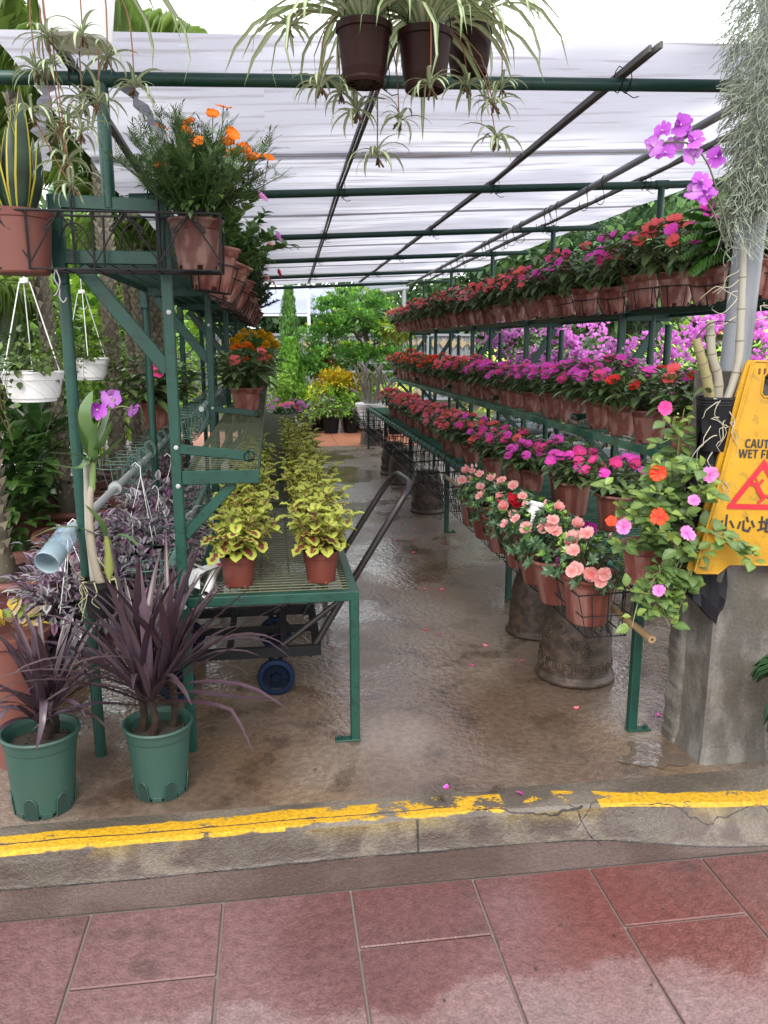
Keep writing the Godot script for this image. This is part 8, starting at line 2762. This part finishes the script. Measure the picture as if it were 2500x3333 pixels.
	# ferny yellow-green plant at the top shelf's far end
	shrub("fern_shrub", "bright yellow-green fern at the far end of the top right shelf", "fern", V(2.0, 0.9, -12.6), V(0.25, 0.2, 0.25), 0.95, P.tiny, 260, 14, 0.16, [lin(0.36, 0.44, 0.05), lin(0.24, 0.36, 0.05)])

func build_right_planting() -> void:
	rng.seed = 740
	var tub := MB.new()
	tub.lathe([Vector2(0.0, 0.0), Vector2(0.27, 0.0), Vector2(0.33, 0.52), Vector2(0.36, 0.53), Vector2(0.375, 0.565), Vector2(0.36, 0.595), Vector2(0.325, 0.59), Vector2(0.30, 0.50), Vector2(0.0, 0.52)], 32, W, Transform3D.IDENTITY, false, true)
	var tm := tub.mesh(M.tub_grey)
	var vm := []
	for k in 2:
		var b := MB.new()
		bush(b, V(0, 0.78, 0), V(0.34, 0.24, 0.34), P.ell, 260, 30, 0.08, [lin(0.03, 0.035, 0.02), lin(0.05, 0.02, 0.03), lin(0.04, 0.07, 0.025)], 0.3, 0.3, 0.35)
		vm.append(b.mesh(M.leaf_gloss))
	for i in 6:
		var z := -4.3 - 1.25 * i
		var t := thing("grey_tub", "big blue-grey round tub under the middle right shelf, %s from the front" % ordinal(i), "plant tub", V(2.72 + 0.12 * i, 0, z), 0.0, "grey tubs behind the right rack")
		part("pot", tm, t)
		part("foliage", vm[i % 2], t, Transform3D(Basis(Vector3.UP, i * 1.0), Vector3.ZERO), true)
		for k in 4:
			part("flower", G.imp_rose[k % 3], t, Transform3D(facing(V(rf(-1, 1), 1, rf(0, 1)), 1.0), V(rf(-0.3, 0.3), rf(0.75, 0.98), rf(-0.2, 0.35))))
	# bougainvillea: papery bracts in big masses
	var br := MB.new()
	for k in 3:
		br.add(petal(0.022, 0.014, 0.5, 0.0, lin(0.58, 0.17, 0.55), lin(0.78, 0.30, 0.74)), Transform3D(Basis(Vector3.UP, TAU * k / 3.0) * Basis(V(1, 0, 0), -0.5), Vector3.ZERO))
	var boug := func(label: String, at: Vector3, r: Vector3, lift: float, n: int, bright: float) -> void:
		var t := shrub("bougainvillea", label, "shrub", at, r, lift, P.heart, 500, 40, 0.06, [lin(0.08, 0.14, 0.035), lin(0.05, 0.09, 0.025)], "bougainvilleas behind the right rack", null, 0.3)
		var b := MB.new()
		var cs := []
		for k in 34: cs.append(sphere_dir() * rf(0.6, 1.0))
		for k in n:
			var c: Vector3 = cs[k % 34]
			var p: Vector3 = (c + sphere_dir() * 0.26 * rf(0.2, 1.0)) * r + V(0, lift, 0)
			var g := rf(0.7, 1.2) * bright
			b.add(br, Transform3D(Basis.from_euler(V(rf(-1, 1), rf(0, 6), rf(-1, 1))).scaled(V(1, 1, 1) * rf(1.0, 1.6)), p), lin(g, g, g))
		part("bract", b.mesh(M.petal), t, Transform3D.IDENTITY, true)
	boug.call("dense purple bougainvillea nearest the grey post", V(3.25, 0, -5.6), V(0.75, 0.42, 0.5), 1.48, 1400, 1.15)
	boug.call("loose purple bougainvillea behind the fourth shelf post", V(3.1, 0, -7.9), V(0.5, 0.36, 0.5), 1.45, 650, 1.05)
	boug.call("darker purple bougainvillea behind the far shelf posts", V(2.95, 0, -9.3), V(0.65, 0.42, 0.5), 1.42, 800, 0.8)
	var lt := [lin(0.422, 0.634, 0.096), lin(0.269, 0.499, 0.077), lin(0.576, 0.730, 0.173)]
	var dk := [lin(0.048, 0.120, 0.040), lin(0.072, 0.160, 0.048)]
	var list := [
		[V(4.4, 0, -7.2), V(1.1, 0.75, 0.8), 1.05, 1500, 0.09, lt, "light green shrub dotted with orange between the bougainvilleas"],
		[V(5.4, 0, -9.5), V(1.2, 0.9, 0.9), 1.1, 1400, 0.10, lt, "light green shrub farther behind the bougainvilleas"],
		[V(3.6, 0, -11.5), V(1.0, 0.7, 0.8), 0.9, 1300, 0.10, [lin(0.640, 0.736, 0.096), lin(0.448, 0.608, 0.080)], "bright yellow shrub under the far end of the middle shelf"],
		[V(4.6, 0, -13.5), V(1.3, 0.9, 0.9), 1.1, 1400, 0.10, dk, "dark green shrub at the far right of the path"],
		[V(4.2, 0, -4.6), V(1.0, 0.7, 0.8), 0.9, 1200, 0.09, [dk[1], lt[1]], "mid green shrub behind the concrete column"],
		[V(6.0, 0, -6.0), V(1.4, 1.0, 1.0), 1.2, 1500, 0.11, lt, "light green shrub at the far right behind the moss"],
	]
	for q in list:
		var s := shrub("leafy_shrub", q[6], "shrub", q[0], q[1], q[2], P.ell, q[3], 60, q[4], q[5], "shrubs behind the right rack")
		if q[6].contains("orange"):
			for k in 26: part("flower", G.imp_orange[k % 3], s, Transform3D(facing(V(rf(-1, 0.2), 0.5, 1), 0.9), V(rf(-0.9, 0.9), rf(0.9, 1.75), rf(0.3, 0.8))))
	# wooded slope
	var hb := MB.new()
	var hn := noise(77, 0.12, 3)
	var hy := func(x: float, z: float) -> float:
		return -0.1 + (8.5 * sm(2.0, 24.0, x) + 1.9) * sm(-20.0, -34.0, z) + hn.get_noise_2d(x, z) * 0.5 * sm(-20.0, -24.0, z)
	for ix in 40:
		for iz in 14:
			var x0 := -30.0 + ix * 2.0
			var z0 := -18.0 - iz * 2.0
			hb.quad(V(x0, hy.call(x0, z0), z0), V(x0, hy.call(x0, z0 - 2.0), z0 - 2.0), V(x0 + 2.0, hy.call(x0 + 2.0, z0 - 2.0), z0 - 2.0), V(x0 + 2.0, hy.call(x0 + 2.0, z0), z0), W)
	struct("hill", hb.mesh(mat("hill_green", lin(0.05, 0.085, 0.035), 0.95)))
	var far := [lin(0.097, 0.184, 0.086), lin(0.130, 0.238, 0.097), lin(0.184, 0.302, 0.108), lin(0.065, 0.130, 0.065)]
	var olive := [lin(0.216, 0.324, 0.097), lin(0.302, 0.410, 0.130), lin(0.151, 0.238, 0.086)]
	var trees := [
		[V(9.0, 0, -20), 3.6, V(3.0, 2.2, 2.4), far, "dark rounded tree on the slope left of the second roof post"],
		[V(12.5, 0, -22), 4.6, V(3.6, 2.6, 2.6), olive, "olive-green spreading tree on the slope behind the moss"],
		[V(13.5, 0, -17), 3.8, V(3.4, 2.4, 2.6), olive, "feathery light green tree at the right behind the top shelf"],
		[V(6.5, 0, -22), 2.9, V(2.6, 1.8, 2.2), far, "dark tree above the far end of the top shelf"],
		[V(4.2, 0, -24), 2.4, V(2.4, 1.6, 2.0), far, "dark tree behind the white pipe frame"],
		[V(1.8, 0, -25), 2.2, V(2.4, 1.5, 2.0), far, "low dark tree behind the pruned tree"],
		[V(-0.8, 0, -25), 2.2, V(2.4, 1.5, 2.0), far, "low dark tree behind the far awning"],
		[V(-4.0, 0, -19), 3.0, V(2.8, 2.0, 2.2), far, "dark tree far behind the left rack"],
		[V(18.0, 0, -26), 5.8, V(4.6, 3.2, 3.0), far, "tall dark tree far up the slope at the right"],
		[V(9.5, 0, -11), 2.4, V(2.2, 1.7, 1.8), olive, "olive tree close behind the right shrubs"],
		[V(10.5, 0, -29), 5.2, V(4.2, 2.6, 3.0), far, "high dark tree farthest up the slope"],
	]
	for q in trees:
		tree(q[4], q[0], q[1], q[2], 3600, 110, 0.34 if q[0].z < -15 else 0.2, q[3], "trees round the nursery")

func _ready() -> void:
	# camera
	var cam := Camera3D.new()
	cam.name = "camera"
	add_child(cam)
	cam.position = V(0, 1.55, 0)
	cam.rotation = V(-atan(361.0 / 1720.0), -deg_to_rad(7.9), 0)
	cam.fov = rad_to_deg(2.0 * atan(1106.0 / 1720.0))
	cam.near = 0.05
	cam.far = 400.0
	cam.current = true
	# overcast sky
	var sky := Sky.new()
	var sm_ := ProceduralSkyMaterial.new()
	sm_.sky_top_color = Color(0.96, 0.97, 1.0)
	sm_.sky_horizon_color = Color(0.97, 0.975, 0.98)
	sm_.sky_curve = 0.2
	sm_.ground_bottom_color = Color(0.35, 0.36, 0.33)
	sm_.ground_horizon_color = Color(0.6, 0.62, 0.6)
	sky.sky_material = sm_
	var env := Environment.new()
	env.background_mode = Environment.BG_SKY
	env.sky = sky
	env.background_energy_multiplier = 1.35
	env.tonemap_mode = Environment.TONE_MAPPER_LINEAR
	env.tonemap_exposure = 2.45
	env.sdfgi_enabled = true
	env.ssao_enabled = true
	env.ssil_enabled = true
	var we := WorldEnvironment.new()
	we.name = "environment"
	we.environment = env
	add_child(we)
	var sun := DirectionalLight3D.new()
	sun.name = "sun"
	sun.rotation = V(deg_to_rad(-44), deg_to_rad(-14), 0)
	sun.light_energy = 0.5
	sun.light_angular_distance = 30.0
	sun.light_color = Color(1.0, 0.98, 0.95)
	sun.shadow_enabled = true
	add_child(sun)

	make_materials()
	build_ground()
	build_canopy()
	build_racks()
	make_protos()
	make_flowers()
	make_pots()
	make_recipes()
	build_rows()
	build_left_rack_plants()
	build_green_pots()
	build_orchid_left()
	build_rails()
	build_trailing_purple()
	build_top_left()
	build_hanging()
	build_cart()
	build_bench_bits()
	build_baskets()
	build_urns()
	build_sign()
	build_column()
	build_right_plants()
	build_litter()
	build_left_planting()
	build_far_centre()
	build_right_planting()
